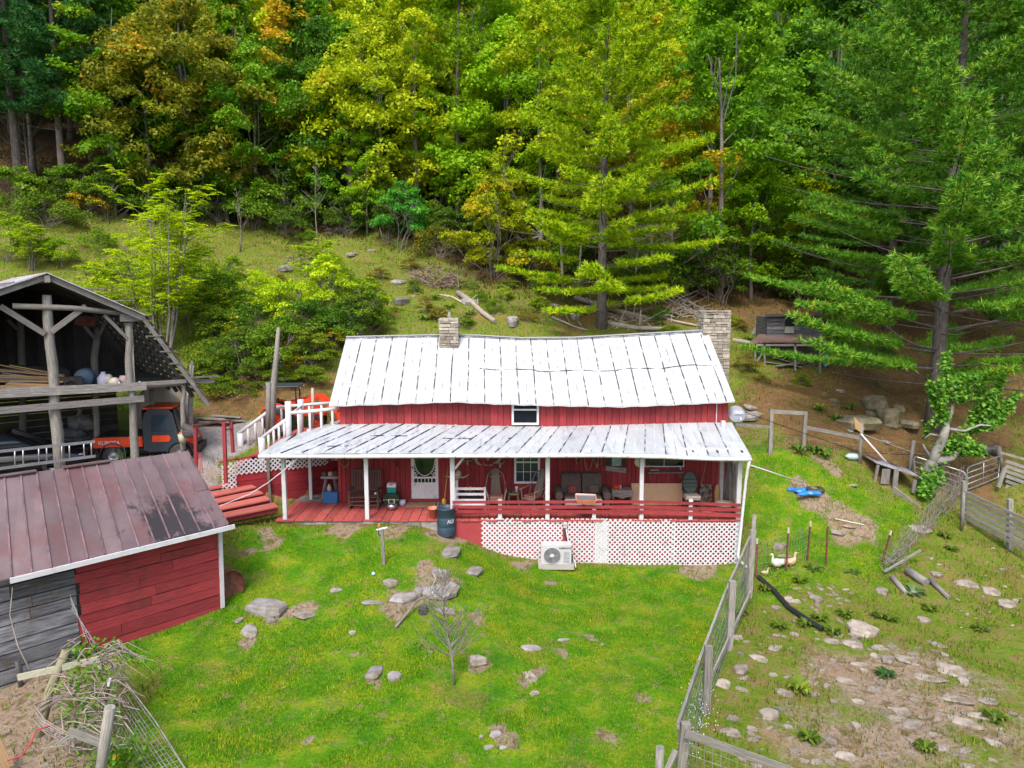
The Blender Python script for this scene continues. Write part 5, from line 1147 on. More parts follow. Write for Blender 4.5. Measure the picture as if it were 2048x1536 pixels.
c = P(1309, 941, 22.72); props(MB().box(c + V((0, 0, .02)), (.28, .07, .04), .1).build('tool', mSteel, None, origin=c), 'small grey tool lying on the left of the wall shelf', 'tool')
c = P(1361, 936, 22.8); props(MB().lathe(c + V((0, 0, -.06)), [(0, 0), (.03, 0), (.03, .1), (0, .1)], 8).build('jar', mCush, None, origin=c), 'small cream jar under the right end of the wide window', 'jar')
q = P(1400, 960, 22.8); props(MB().tube([P(1414, 918, 22.8), P(1409, 940, 22.8), P(1402, 968, 22.7)], .012, 5).build('cord', mRope, None, origin=q), 'thin pale cord hanging down behind the patio chair', 'cord')
# left end: sawhorse with blue cooler and clutter
q = fl(662, None, 23.3); t = thing('sawhorse', 'weathered sawhorse loaded with clutter at the left house corner', 'sawhorse', q)
for s in (-1, 1):
    for sy in (-.15, .15): MB().bar(q + V((s * .27, sy, 0)), q + V((s * .14, sy * .3, .74)), .07, .05).build('leg', mGrey, t)
MB().b2(q.x - .3, q.x + .3, q.y - .12, q.y + .12, FZ + .72, FZ + .8).build('top', mGrey, t)
q2 = fl(663, None, 22.85); t = thing('cooler', 'blue plastic cooler box on the floor under the sawhorse', 'cooler', q2); MB().b2(q2.x - .24, q2.x + .24, q2.y - .15, q2.y + .15, FZ, FZ + .32).build('body', mBlue, t, bevel=.02); MB().b2(q2.x - .25, q2.x + .25, q2.y - .16, q2.y + .16, FZ + .325, FZ + .38).build('lid', mBlue, t, bevel=.015)
q2 = q2 + V((-.06, 0, .385)); props(MB().lathe(q2, [(0, 0), (.07, 0), (.08, .12), (.04, .2), (.035, .24), (0, .24)], 12).build('jug', mConc, None, origin=q2), 'dirty white jug standing on the blue cooler', 'jug')
for dx, r_, m_, lab in ((-.2, .08, mGreyT, 'grey lump of clutter on the left end of the sawhorse'), (.02, .09, mTan, 'tan pot among clutter on the middle of the sawhorse'), (.2, .1, mGreyD, 'dark pot on the right end of the sawhorse')):
    q2 = V((q.x + dx, q.y, FZ + .8)); props(MB().lathe(q2, [(0, 0), (r_, 0), (r_ * 1.1, r_), (r_ * .6, r_ * 1.6), (0, r_ * 1.7)], 10).build('pot', m_, None, origin=q2), lab, 'pot')
q = G(595, 992); mb = MB()
# rope from roof corner to the lawn steps
a, b = P(600, 912, YPE), P(500, 988, 20.6); props(MB().tube([a, a.lerp(b, .3) + V((0, 0, -.06)), a.lerp(b, .65) + V((0, 0, -.07)), b, P(440, 1012, 20.2)], .014, 5).build('rope', mVinyl, None, origin=a), 'pale rope strung from the porch eave down to the red steps', 'rope')
# ================================================================= OUTDOOR UNIT, METER BOX, DISH
q = below(1112, 20.4); q.z = max(P(1112, 1131, 20.4).z, h1(q.x, 20.4) + .04); t = thing('heat_pump', 'white outdoor heat pump unit with round fan guard before the lattice', 'heat pump', q)
x0, x1 = P(1082, 1110, 20.4).x, P(1143, 1110, 20.4).x; hz = (x1 - x0) * .68
MB().b2(x0 - .08, x1 + .08, 20.36, 20.85, q.z - .12, q.z + .01).build('pad', mPad, t)
q.z += .02; MB().b2(x0, x1, 20.4, 20.74, q.z, q.z + hz).build('casing', mAC, t, bevel=.012)
cx, cz = x0 + (x1 - x0) * .365, q.z + hz * .455; r = hz * .42
MB().lathe((cx, 20.398, cz), [(r * 1.03, 0), (r * 1.03, .012), (r * .96, .012), (r * .94, .0)], 40, axis=(0, -1, 0)).build('fan_ring', mAC, t)
MB().lathe((cx, 20.397, cz), [(0, .002), (r * .95, .002)], 32, axis=(0, -1, 0)).build('fan_recess', mACd, t)
mb = MB()
for k in range(1, 9): mb.tube([V((cx + math.cos(a) * r * k / 9, 20.38, cz + math.sin(a) * r * k / 9)) for a in np.linspace(0, 6.2832, 25)], .004, 4, cap=False)
for k in range(28): a = 6.2832 * k / 28; mb.tube([(cx + math.cos(a) * r * .2, 20.382, cz + math.sin(a) * r * .2), (cx + math.cos(a + .25) * r * .97, 20.382, cz + math.sin(a + .25) * r * .97)], .004, 4, cap=False)
mb.build('fan_guard', mSteel, t); MB().lathe((cx, 20.385, cz), [(r * .24, 0), (r * .22, .012), (0, .016)], 20, axis=(0, -1, 0)).build('hub', mVinyl, t)
text('SAMSUNG', .085, mBlack, t, (x0 + (x1 - x0) * .80, 20.396, q.z + hz * .83), (rad(90), 0, 0), .002, 1.0)
mb = MB()
for k in range(9): zz = q.z + hz * (.12 + k * .065); mb.b2(x0 + (x1 - x0) * .74, x1 - .06, 20.39, 20.4 - .001, zz, zz + .008)
mb.build('side_louvre', mACd, t); MB().b2(x1, x1 + .05, 20.5, 20.68, q.z + .08, q.z + .25).build('valve_cover', mBlack, t)
MB().tube([(x1 + .02, 20.6, q.z + .2), (x1 + .12, 20.6, q.z + .04), (x1 + .14, 20.45, q.z - .1)], .02, 6).build('drain_hose', mVinyl, t)
c = P(1130, 1049, YF); t = thing('electric_box', 'grey electric disconnect box with conduit above the heat pump', 'electric box', c)
MB().b2(c.x - .055, c.x + .055, YF - .09, YF, c.z - .09, c.z + .09).build('box', mAC, t, bevel=.01); MB().b2(c.x - .04, c.x + .04, YF - .1, YF - .091, c.z, c.z + .02).build('latch', mACd, t)
MB().tube([c + V((-.02, -.04, -.09)), P(1129, 1068, YF - .04), P(1134, 1084, 20.7)], .018, 6).build('conduit', mBlack, t); MB().tube([c + V((.03, -.04, -.09)), P(1134, 1068, YF - .04), P(1137, 1084, 20.7)], .022, 6).build('conduit', mAC, t)
q = P(1478, 832, 23.2); t = thing('satellite_dish', 'grey oval satellite dish with small white lettering on the right house corner', 'satellite dish', q)
c = P(1474, 827, 23.1); n = V((.05, -.86, .5)).normalized(); MB().lathe(c, [(0, .0), (.15, -.01), (.3, -.05), (.32, -.06), (.3, -.035), (0, .012)], 28, axis=n).build('reflector', mDish, t)
ex = V((1, 0, 0)); tx = text('dish', .20, mVinyl, t, c + V((.03, -.06, .05)), (rad(62), 0, rad(3)), .004)
MB().tube([c + V((0, -.02, -.24)), c + V((0, -.34, -.28)), c + V((0, -.4, -.16))], .016, 6).build('feed_arm', mSteel, t); MB().ell(c + V((0, -.4, -.13)), (.04, .04, .06), 8, 6).build('receiver', mAC, t); MB().tube([c + V((0, .08, -.05)), c + V((-.02, .15, -.5)), V((xr + .02, 23.25, c.z - .62))], .022, 6).build('mast', mSteel, t)
# ================================================================= VEGETATION
NR = np.random.default_rng(11)
def leaf_mat(name, trans=.35, rough=.6, patch=True, fcol=False, hv=.05):
    m, t, N, L, B = newmat(name); oi = N.new('ShaderNodeObjectInfo'); at = N.new('ShaderNodeAttribute'); at.attribute_name = 'rnd'
    tc = N.new('ShaderNodeTexCoord'); col = oi.outputs['Color']
    if fcol: fc = N.new('ShaderNodeAttribute'); fc.attribute_name = 'fcol'; col = fc.outputs['Color']
    if patch:
        n = noise(N, L, tc.outputs['Object'], .55, 3, .6); s = math_(N, L, 'ADD', n, math_(N, L, 'MULTIPLY', math_(N, L, 'SUBTRACT', at.outputs['Fac'], .5), .35))
        thr = math_(N, L, 'SUBTRACT', s, math_(N, L, 'SUBTRACT', .95, math_(N, L, 'MULTIPLY', oi.outputs['Alpha'], .75)))
        f = ramp(N, L, thr, [(.0, g3(0)), (.12, g3(1))]); aut = ramp(N, L, at.outputs['Fac'], [(0, (.42, .46, .02)), (.7, (.54, .46, .015)), (1, (.60, .36, .02))]); col = mixc(N, L, f, col, aut)
    hs = N.new('ShaderNodeHueSaturation'); hs.inputs['Saturation'].default_value = 1.0
    k = math_(N, L, 'MULTIPLY_ADD', at.outputs['Fac'], .9); k.node.inputs[2].default_value = .55; L.new(k, hs.inputs['Value'])
    h = math_(N, L, 'MULTIPLY_ADD', at.outputs['Fac'], -hv); h.node.inputs[2].default_value = .49 + hv / 2; L.new(h, hs.inputs['Hue']); L.new(col, hs.inputs['Color'])
    N.remove(B); d = N.new('ShaderNodeBsdfDiffuse'); tr = N.new('ShaderNodeBsdfTranslucent'); gl = N.new('ShaderNodeBsdfGlossy'); gl.inputs['Roughness'].default_value = .45
    gl.inputs['Color'].default_value = (.5, .55, .5, 1)
    L.new(hs.outputs[0], d.inputs[0]); L.new(hs.outputs[0], tr.inputs[0]); mx = N.new('ShaderNodeMixShader'); mx.inputs[0].default_value = trans; L.new(d.outputs[0], mx.inputs[1]); L.new(tr.outputs[0], mx.inputs[2])
    m2 = N.new('ShaderNodeMixShader'); m2.inputs[0].default_value = .02; L.new(mx.outputs[0], m2.inputs[1]); L.new(gl.outputs[0], m2.inputs[2])
    L.new(m2.outputs[0], [n_ for n_ in N if n_.type == 'OUTPUT_MATERIAL'][0].inputs[0]); return m
mLeaf = leaf_mat('leaves', .42); mNeedle = leaf_mat('needles', .15, hv=.085); mGrassB = leaf_mat('grass blades', .25, patch=False, fcol=True); mLeafF = leaf_mat('leaves by face', .3, patch=False, fcol=True)
def unit(n):
    d = NR.normal(size=(n, 3)); return d / np.linalg.norm(d, axis=1, keepdims=True)
def leaf_quads(pos, nrm, size, asp=.62):
    """rhombic leaves at pos, facing nrm"""
    n = len(pos); r = unit(n); t = np.cross(nrm, r); t /= np.linalg.norm(t, axis=1, keepdims=True) + 1e-9; b = np.cross(nrm, t)
    s = (size * NR.uniform(.6, 1.25, n))[:, None]
    bend = nrm * s * .12
    v = np.stack([pos - t * s * .5, pos + b * s * .5 * asp + bend, pos + t * s * .5, pos - b * s * .5 * asp + bend], 1); return v.reshape(-1, 3)
def crown(name, H, R, base, nclump, nleaf, ls, top=.8, seed=0, flatness=.6, clr=.27, mat=None, hole=0.0):
    global NR
    NR = np.random.default_rng(seed + 100)
    cl = []
    while len(cl) < nclump:
        t = NR.uniform(0, 1) ** .9; z = base + (H - base) * t
        prof_ = math.sin(math.pi * min(1, (t * .86 + .14)) ** top) ** .75
        a = NR.uniform(0, 2 * math.pi); q = R * prof_ * NR.uniform(.35, 1.0) ** .6 * (1 + .18 * math.sin(3 * a + seed))
        cl.append((math.cos(a) * q, math.sin(a) * q, z, R * clr * NR.uniform(.6, 1.35) * (.6 + .4 * prof_)))
    cl = np.array(cl); wts = cl[:, 3] ** 2; idx = NR.choice(nclump, nleaf, p=wts / wts.sum()); c = cl[idx]
    d = unit(nleaf); d[:, 2] = np.where(d[:, 2] < -.3, -d[:, 2] * .6, d[:, 2])
    rad_ = c[:, 3] * NR.uniform(.35, 1.08, nleaf) ** .5; pos = c[:, :3] + d * rad_[:, None] * np.array([1, 1, flatness])
    pos[:, 2] += .12 * R * (MNv(pos * .9))
    nr = d * .5 + unit(nleaf) * .65 + np.array([0, 0, .35]); nr /= np.linalg.norm(nr, axis=1, keepdims=True)
    v = leaf_quads(pos, nr, ls); rn = NR.uniform(0, 1, nleaf) * .6 + NR.uniform(0, 1, nclump)[idx] * .4
    return np_mesh(name, v, 4, mat or mLeaf, rn), cl
def MNv(p): return np.sin(p[:, 0] * 2.1 + 1.3 * np.sin(p[:, 1] * 1.7)) * np.sin(p[:, 1] * 1.9 + p[:, 0])
def trunk_mesh(name, H, R, cl, r0, seed, nl=14, lean=.3, mat=None, low=.3, multi=1):
    rg = random.Random(seed); mb = MB()
    for s in range(multi):
        lx, ly = rg.uniform(-lean, lean), rg.uniform(-lean, lean); bx, by = (rg.uniform(-.35, .35), rg.uniform(-.35, .35)) if multi > 1 else (0, 0)
        def tp(t): return V((bx + lx * t * t * 2 + .1 * math.sin(t * 7 + seed), by + ly * t * t * 2, H * .88 * t - .3))
        mb.tube([tp(k / 9) for k in range(10)], [r0 * (1 - .85 * k / 9) * (1.25 if k == 0 else 1) / multi ** .5 for k in range(10)], 8)
        for k in range(nl):
            c = cl[rg.randrange(len(cl))]; e = V(c[:3]); t = min(.85, max(low, e.z / H - rg.uniform(.1, .3))); s0 = tp(t); mid = s0.lerp(e, .5) + V((rg.uniform(-.3, .3), rg.uniform(-.3, .3), -.1 * H * rg.random() * .6))
            mb.tube([s0, mid, e], [r0 * .32 * (1 - t * .6), r0 * .2 * (1 - t * .5), .02], 5, cap=False)
    return mb
def tree_proto(kind, H, R, base, ncl, nleaf, ls, r0, seed, **k):
    tk = {a: k.pop(a) for a in ('nl', 'lean', 'low', 'multi', 'bark') if a in k}
    bark = tk.pop('bark', mBark2)
    me, cl = crown(kind + '_crown', H, R, base, ncl, nleaf, ls, seed=seed, **k); tb = trunk_mesh('t', H, R, cl, r0, seed, **tk)
    root = bpy.data.objects.new(kind, None); link(root); OFF[root.name] = V((0, 0, 0)); root.empty_display_size = .2
    tb.build('trunk', bark, root); cr = link(bpy.data.objects.new('crown', me)); cr.parent = root; return root
def place(proto, used, loc, label, cat='tree', rz=0, scale=1, color=(.08, .2, .02, .2), group=None, name=None):
    if proto.name in used: o = copy_tree(proto)
    else: o = proto; used.add(proto.name)
    o.location = loc; o.rotation_euler = (0, 0, rz); o.scale = (scale,) * 3 if not hasattr(scale, '__len__') else scale
    color = (min(.7, color[0] * 1.15), min(.7, color[1] * 1.15), color[2], color[3])
    for c in o.children: c.color = color
    o.color = color
    if name: o.name = name
    o['label'] = label; o['category'] = cat
    if group: o['group'] = group
    elif 'group' in o: del o['group']
    return o
USED = set()
BR = [tree_proto('broadleaf_tree', 15, 4.4, 3.5, 60, 11000, .34, .24, 1), tree_proto('broadleaf_tree', 17, 4.0, 5, 60, 10500, .34, .26, 2, top=.9),
      tree_proto('broadleaf_tree', 13, 4.8, 2.5, 55, 11000, .33, .22, 3, top=.7), tree_proto('broadleaf_tree', 18, 3.6, 6, 50, 9500, .34, .26, 4, top=1.1, clr=.3)]
NEAR = [tree_proto('broadleaf_tree', 11, 3.6, 1.8, 70, 15000, .21, .15, 5, low=.15), tree_proto('broadleaf_tree', 12, 2.8, 1.5, 60, 12000, .2, .14, 6, low=.15, clr=.3)]
DG, MG, YG, BG_, OL = (.045, .15, .012), (.11, .29, .012), (.34, .46, .012), (.20, .42, .010), (.20, .24, .02)
def tcol(c, a, j=.15): k = 1 + rr(-j, j); return (c[0] * k * 1.0, c[1] * k, c[2] * k, a)
# --- random wood on the hill
def photo_col(px):      # what the photograph shows in this column of the wood
    if px < 180: return [(DG, .05), (DG, .1), (MG, .1)]
    if px < 520: return [(MG, .45), (OL, .3), (DG, .15), (BG_, .3)]
    if px < 700: return [(MG, .2), (MG, .45), (YG, .2)]
    if px < 1300: return [(YG, .15), (BG_, .2), (YG, .3), (BG_, .05), (YG, .6)]
    if px < 1450: return [(YG, .6), (BG_, .3), (BG_, .1)]
    return [(BG_, .05), (MG, .05), (MG, .15)]
LB = {DG: 'dark green', MG: 'mid green', YG: 'yellow green', BG_: 'bright green', OL: 'olive brown'}
rowsY = [56, 60.5, 65, 70, 75, 80.5, 86, 92, 99]
for ri, Y in enumerate(rowsY):
    xm = .80 * Y + 4; x = -xm + rr(0, 3); 
    while x < xm:
        X, Yj = x + rr(-1, 1), Y + rr(-1.8, 1.8); z = h1(X, Yj); px, py = PX(X, Yj, z)
        wm = smooth_poly(np.array([X]), np.array([Yj]), WOOD, 2)[0]
        if wm > .5:
            c, a = RND.choice(photo_col(px)); pr = RND.choice(BR); s = rr(.8, 1.15)
            reg = 'left' if px < 650 else 'middle' if px < 1350 else 'right'; dep = 'lower' if ri < 3 else 'upper'
            place(pr, USED, (X, Yj, z - .2), f'{LB[c]} broadleaf tree in the {dep} {reg} part of the wooded hill', rz=rr(0, 6.28), scale=(s, s, s * rr(.9, 1.15)), color=tcol(c, a), group=f'{LB[c]} trees of the {dep} {reg} wood')
        x += rr(4.0, 6.2)
# --- named trees near the wood edge: (base px, py), proto, height, crown halfwidth px..., label
EDGE = [((590,432), 1, 1.35, DG, .75, 'tall tree with yellow tinged leaves and pale bare trunk at the left wood edge'),
 ((520,452), 0, 1.15, MG, .35, 'round green tree with a few yellow leaves left of the pale trunked tree'),
 ((380,442), 0, 1.5, OL, .5, 'big orange and yellow tree over the left side of the wood'),
 ((300,430), 0, 1.15, OL, .3, 'dull olive tree under the big orange and yellow tree'),
 ((455,445), 1, 1.1, OL, .3, 'slim brownish olive tree in the shade of the left wood edge'),
 ((230,425), 1, 1.35, MG, .4, 'dark mottled green tree beside the left evergreens'),
 ((700,455), 1, 1.2, MG, .1, 'deep green tree left of the slender grey pine'),
 ((735,470), 1, .62, BG_, .0, 'leafy emerald sapling tree at the upper edge of the clearing'),
 ((640,440), 0, 1.3, DG, .12, 'dense dark green tree right of the pale trunked tree'),
 ((1330,560), 0, 1.25, YG, .75, 'golden orange tree right behind the big middle pine'),
 ((1260,540), 1, 1.5, YG, .5, 'yellow green tree behind the top of the big middle pine'),
 ((1500,600), 0, .86, BG_, .1, 'full green tree with a short dark trunk left of the coop'),
 ((1440,590), 1, 1.55, MG, .08, 'tall green tree with light leaf clusters above the right chimney'),
 ((1560,560), 0, 1.45, MG, .08, 'big glossy green tree between the middle and right pines'),
 ((1600,580), 0, .75, YG, .1, 'small yellow green layered tree behind the coop'),
 ((1080,520), 1, 1.4, YG, .3, 'bright yellow green tree behind the left side of the big middle pine'),
 ((1010,490), 0, 1.35, BG_, .2, 'bright green tree between the slender pine and the big middle pine'),
 ((830,470), 1, 1.5, YG, .25, 'pale yellow green tree behind the slender grey pine'),
 ((760,450), 0, 1.35, YG, .4, 'spreading yellow green tree above the clearing'),
 ((960,450), 1, 1.7, BG_, .15, 'high green crown behind and right of the slender pine'),
 ((1660,560), 1, 1.7, DG, .05, 'dark tree behind the left side of the right pine'),
 ((1780,560), 0, 1.6, DG, .05, 'dark tree behind the trunk of the right pine'), ((1960,570), 1, 1.7, DG, .03, 'dark tree at the right edge behind the right pine')]
for (bp, pi, s, c, a, lab) in EDGE:
    q = G(*bp); place(NEAR[pi], USED, q + V((0, 0, -.15)), lab, rz=rr(0, 6.28), scale=s, color=(*c, a))
# --- conifers
def pine_proto(name, H, z0, Lmax, r0, seed, step=.62, nb=5, tl=.24, wid=.020, nneed=12, tw=1.0, prof=None, twn=9, dens=1.0, upb=.45, droop=.0):
    global NR
    rg = random.Random(seed); NR = np.random.default_rng(seed); mb = MB(); tp_ = []; td = []
    wob = lambda z: V((.10 * math.sin(z * .4 + seed), .1 * math.sin(z * .33), 0)) * (z / H)
    mb.tube([wob(H * k / 12) + V((0, 0, H * k / 12 - .3)) for k in range(13)], [r0 * (1.35 if k == 0 else 1) * (1 - .93 * k / 12) + .02 for k in range(13)], 12)
    prof = prof or (lambda t: (1 - t) ** .75)
    z = z0
    while z < H - .3:
        t = (z - z0) / (H - z0); a0 = rg.uniform(0, 6.28)
        for b in range(nb if t < .9 else 4):
            if rg.random() < .12: continue
            L = Lmax * prof(t) * rg.uniform(.6, 1.12) + .4; a = a0 + b * 6.283 / nb + rg.uniform(-.35, .35); d = V((math.cos(a), math.sin(a), 0)); n = V((-d.y, d.x, 0))
            rise = rg.uniform(-.06, .16) + .4 * t; s = wob(z) + V((0, 0, z + rg.uniform(-.15, .15))); sw = rg.uniform(-.12, .12) * L
            def bp(u): return s + d * (L * u) + V((0, 0, L * (rise * u - droop * u * u + .09 * u * u * u))) + n * (sw * u * u)
            rb = max(.018, r0 * .16 * (L / Lmax) * (1 - .4 * t)); mb.tube([bp(k / 5) for k in range(6)], [rb * (1 - .8 * k / 5) for k in range(6)], 5, cap=False)
            dead = rg.random() < (.22 if t < .35 else .08)
            if dead: continue
            m = max(4, int(twn * L / 4)); u_in = .30 if t < .6 else .18
            for k in range(m):
                u = lerp(u_in, 1, (k + rg.random()) / m); p = bp(u); tl_ = min(1.25, L * .30) * (1.15 - u * .75) * rg.uniform(.7, 1.2) * tw
                for sgn in (-1, 1):
                    td_ = (d * rg.uniform(.5, .9) + n * sgn + V((0, 0, rg.uniform(-.02, .18)))).normalized(); nt = max(2, int(tl_ / .19 * dens))
                    for j in range(nt):
                        f = (j + .6) / nt; q = p + td_ * (tl_ * f) + V((rg.uniform(-.08, .08), rg.uniform(-.08, .08), rg.uniform(-.03, .09))); tp_.append(q); td.append(td_ * .7 + V((0, 0, upb)))
            tp_.append(bp(1)); td.append(d + V((0, 0, .3)))
        z += step * rg.uniform(.75, 1.25)
    T = np.array(tp_); D = np.array(td); D /= np.linalg.norm(D, axis=1, keepdims=True); k = nneed; T = np.repeat(T, k, 0); D2 = np.repeat(D, k, 0)
    n = len(T); dr = D2 * .75 + unit(n) * .8; dr /= np.linalg.norm(dr, axis=1, keepdims=True); ln = tl * NR.uniform(.7, 1.15, n)[:, None]; sd_ = np.cross(dr, unit(n)); sd_ /= np.linalg.norm(sd_, axis=1, keepdims=True)
    jit = unit(n) * .03; v = np.stack([T + jit - sd_ * wid, T + jit + sd_ * wid, T + jit + dr * ln], 1).reshape(-1, 3)
    rn = np.clip(np.repeat(NR.uniform(0, 1, len(D)), k) * .6 + NR.uniform(0, .4, n), 0, 1)
    me = np_mesh(name + '_needles', v, 3, mNeedle, rn); root = bpy.data.objects.new(name, None); link(root); OFF[root.name] = V((0, 0, 0)); root.empty_display_size = .2
    mb.build('trunk', mBark, root); cr = link(bpy.data.objects.new('crown', me)); cr.parent = root; return root
pR = pine_proto('pine_tree', 23, 1.9, 7.2, .28, 23, step=.72, nb=7, tl=.27, wid=.026, nneed=12, twn=14, dens=1.3, upb=.55, tw=.85, prof=lambda t: .88 + .3 * t - 1.1 * t * t if t < .8 else .416 * (1 - t) / .2)
q = P(1867, 852, 28); q.z = h1(q.x, q.y) - .1; place(pR, USED, q, 'huge dark green pine with layered sprays and thick trunk on the right', 'pine tree', rz=.6, color=(.12, .31, .03, .3))
pM = pine_proto('pine_tree', 22, 1.0, 5.8, .25, 5, step=.72, nb=5, tl=.30, wid=.026, nneed=12, twn=14, dens=1.2, upb=.4, tw=.85, prof=lambda t: .82 + .35 * t - .9 * t * t, droop=.05)
q = G(1203, 655); place(pM, USED, q, 'big yellow green pine with bare grey limbs right behind the house', 'pine tree', rz=1.2, color=(.28, .46, .012, .12))
pS = pine_proto('pine_tree', 18, 4.5, 4.3, .24, 8, step=.75, nb=5, tl=.36, wid=.036, nneed=11, twn=11, dens=.95, upb=.4, prof=lambda t: .8 + .4 * t - 1.0 * t * t, droop=.04)
q = G(918, 478); place(pS, USED, q, 'slender olive green pine with a grey trunk left of the big middle pine', 'pine tree', rz=.3, color=(.19, .36, .012, .15), scale=1.05)
for (bx, by, s, rz, lab) in ((40, 392, 1.25, 1, 'dark evergreen in the upper left corner'), (130, 405, 1.1, 2.5, 'dark evergreen second from the left edge of the wood'), (-60, 400, 1.2, .2, 'dark evergreen cut by the left edge of the picture'), (250, 415, .45, 2, 'low dark pine with drooping sprays under the left wood')):
    q = G(max(bx, -100), by); place(pS, USED, q, lab, 'pine tree', rz=rz, color=(.035, .15, .04, 0), scale=s)
for (bx, by, s, rz, lab) in ((1990, 640, 1.0, 1, 'dark pine trunk just right behind the right pine'), (1775, 660, .85, 3, 'dark pine standing in the shade left behind the right pine'), (2075, 720, .95, 4, 'dark pine at the right edge of the picture')):
    q = G(bx, by); place(pR if bx != 1990 else pS, USED, q, lab, 'pine tree', rz=rz, color=(.08, .24, .03, .08), scale=s)
# dead thin trunks by the middle pine
for px, py, tx, ty, r, lab in ((1128, 600, 1122, 485, .11, 'broken pale dead trunk left of the big middle pine'), (1155, 590, 1163, 480, .07, 'thin grey dead trunk close beside the big middle pine')):
    q = G(px, py); o = MB().tube([q + V((0, 0, -.2)), P(tx, ty, q.y)], [r, r * .7], 8).build('snag', mDead, None, origin=q); props(o, lab, 'dead tree')
# --- shrubs
def shrub_proto(kind, H, R, n, ls, seed, ncl=30, stems=5, base=.15, top=.75, clr=.33, bark=mTwig):
    return tree_proto(kind, H, R, base * H, ncl, n, ls, .05, seed, nl=6, multi=stems, lean=.35, low=.05, top=top, clr=clr, bark=bark)
SH = [shrub_proto('shrub', 2.2, 1.5, 4500, .13, 31), shrub_proto('shrub', 2.8, 1.3, 4200, .13, 32), shrub_proto('shrub', 1.6, 1.7, 4200, .12, 33, top=.6)]
SHY = shrub_proto('yellow_bush', 4.6, 2.1, 9000, .17, 35, ncl=60, clr=.24)
q = G(985, 560); place(SHY, USED, q, 'yellow orange tipped upright bush left of the big middle pine', 'bush', color=(.30, .38, .012, .5), scale=1.3)
LIGHT = (.34, .52, .012); 
SHR = [(805, 495, 1, 1.55, (.06, .30, .035), 0, 'bright emerald bush beside the slender pine'), (880, 515, 2, 1.2, (.14, .17, .02), .4, 'olive brown bush between the emerald and yellow bushes'),
 (1060, 560, 0, 1.2, (.16, .25, .012), .55, 'small orange green bush right of the yellow bush'),
 (575, 655, 0, 1.05, LIGHT, .1, 'bright lime bush on the bank left of the house'), (650, 640, 1, 1.15, LIGHT, .15, 'lime green sumac bush on top of the bank by the roof'), (700, 660, 2, .95, (.05, .15, .012), .3, 'dark green bush touching the left roof edge'),
 (610, 690, 0, .95, (.06, .17, .012), .3, 'dark leafy bush with yellow leaves behind the tall split pole'), (520, 680, 2, 1.05, (.07, .18, .012), .45, 'dense bush left of the tall split pole'),
 (450, 640, 0, 1.15, (.13, .27, .012), .4, 'light green bush in the middle of the left bank'), (400, 660, 2, 1.2, (.09, .22, .012), .5, 'yellowing bush right of the barn roof'), (340, 650, 1, .95, (.11, .24, .012), .4, 'bush growing right behind the barn roof edge'),
 (470, 720, 2, .8, (.06, .14, .015), .2, 'low dark bush at the foot of the left bank'), (560, 620, 2, .7, (.16, .30, .012), .1, 'low lime bush above the left bank'),
 (30, 440, 0, 1.5, (.16, .30, .02), .1, 'pale green bush at the left edge below the wood'), (95, 455, 2, 1.2, (.12, .22, .02), .2, 'low pale bush right of the left edge bush'), (620, 480, 2, .5, (.16, .34, .012), 0, 'small bright bush alone on the upper clearing'),
 (350, 430, 2, 1.1, (.07, .14, .02), .4, 'scruffy bush where the clearing meets the left wood'), (180, 430, 2, 1.0, (.14, .16, .02), .9, 'orange leaved low bush under the left evergreens'),
 (1640, 690, 2, .55, (.12, .22, .02), .1, 'low bush behind the coop'), (1740, 715, 2, .6, (.05, .14, .02), 0, 'low dark bush under the right pine'), (1320, 640, 2, .5, (.08, .20, .012), 0, 'small green bush right of the middle pine trunk'),
 (1100, 590, 2, .8, (.07, .16, .012), .1, 'dark low bush under the left boughs of the middle pine'), (1260, 590, 2, .9, (.06, .13, .012), .1, 'dark low bush under the right boughs of the middle pine')]
for px, py, k, s, c, a, lab in SHR:
    q = G(px, py); place(SH[k], USED, q + V((0, 0, -.1)), lab, 'bush', rz=rr(0, 6), scale=s, color=(*c, a))
for k, (px, py, c) in enumerate(((300, 610, LIGHT), (380, 610, (.16, .30, .012)), (430, 590, LIGHT), (500, 630, (.12, .26, .012)), (540, 640, (.20, .34, .012)), (600, 625, LIGHT), (670, 600, LIGHT), (720, 680, (.10, .2, .012)), (650, 690, (.10, .22, .012)), (430, 690, (.12, .22, .012)), (490, 750, (.09, .18, .012)), (420, 740, (.12, .22, .012)), (560, 740, (.12, .24, .012)), (620, 740, (.16, .24, .015)), (330, 560, LIGHT), (400, 560, (.2, .36, .012)), (470, 570, (.16, .3, .012)), (520, 600, LIGHT), (700, 620, (.14, .28, .012)), (740, 640, (.2, .34, .012)), (250, 560, (.2, .36, .012)), (120, 530, (.2, .36, .012)), (20, 520, (.2, .36, .012)), (200, 500, (.13, .26, .012)), (660, 560, (.18, .34, .012)))):
    q = G(px, py); place(SH[k % 3], USED, q + V((0, 0, -.15)), 'leafy bush crowding the grassy bank between the barn and the house roof', 'bush', rz=rr(0, 6), scale=rr(.6, 1.0), color=(*c, .35), group='bushes on the left bank')
for k, (px, py) in enumerate(((470, 590), (760, 560), (790, 620), (830, 585), (850, 625), (900, 560), (880, 640), (930, 650), (960, 600), (990, 625), (1010, 600), (1050, 640), (1080, 615), (820, 540), (740, 590), (650, 530), (560, 580), (1340, 665), (1460, 650), (1490, 740), (1520, 760), (1600, 770), (1480, 660), (930, 575), (1020, 575))):
    q = G(px, py); place(SH[k % 3], USED, q + V((0, 0, -.12)), 'low scrubby green plant scattered on the slope behind the roof', 'bush', rz=rr(0, 6), scale=(rr(.25, .5), rr(.25, .5), rr(.2, .38)), color=(*RND.choice(((.24, .38, .012), (.12, .24, .012), (.22, .2, .03))), .3), group='low scrub on the slope behind the roof')
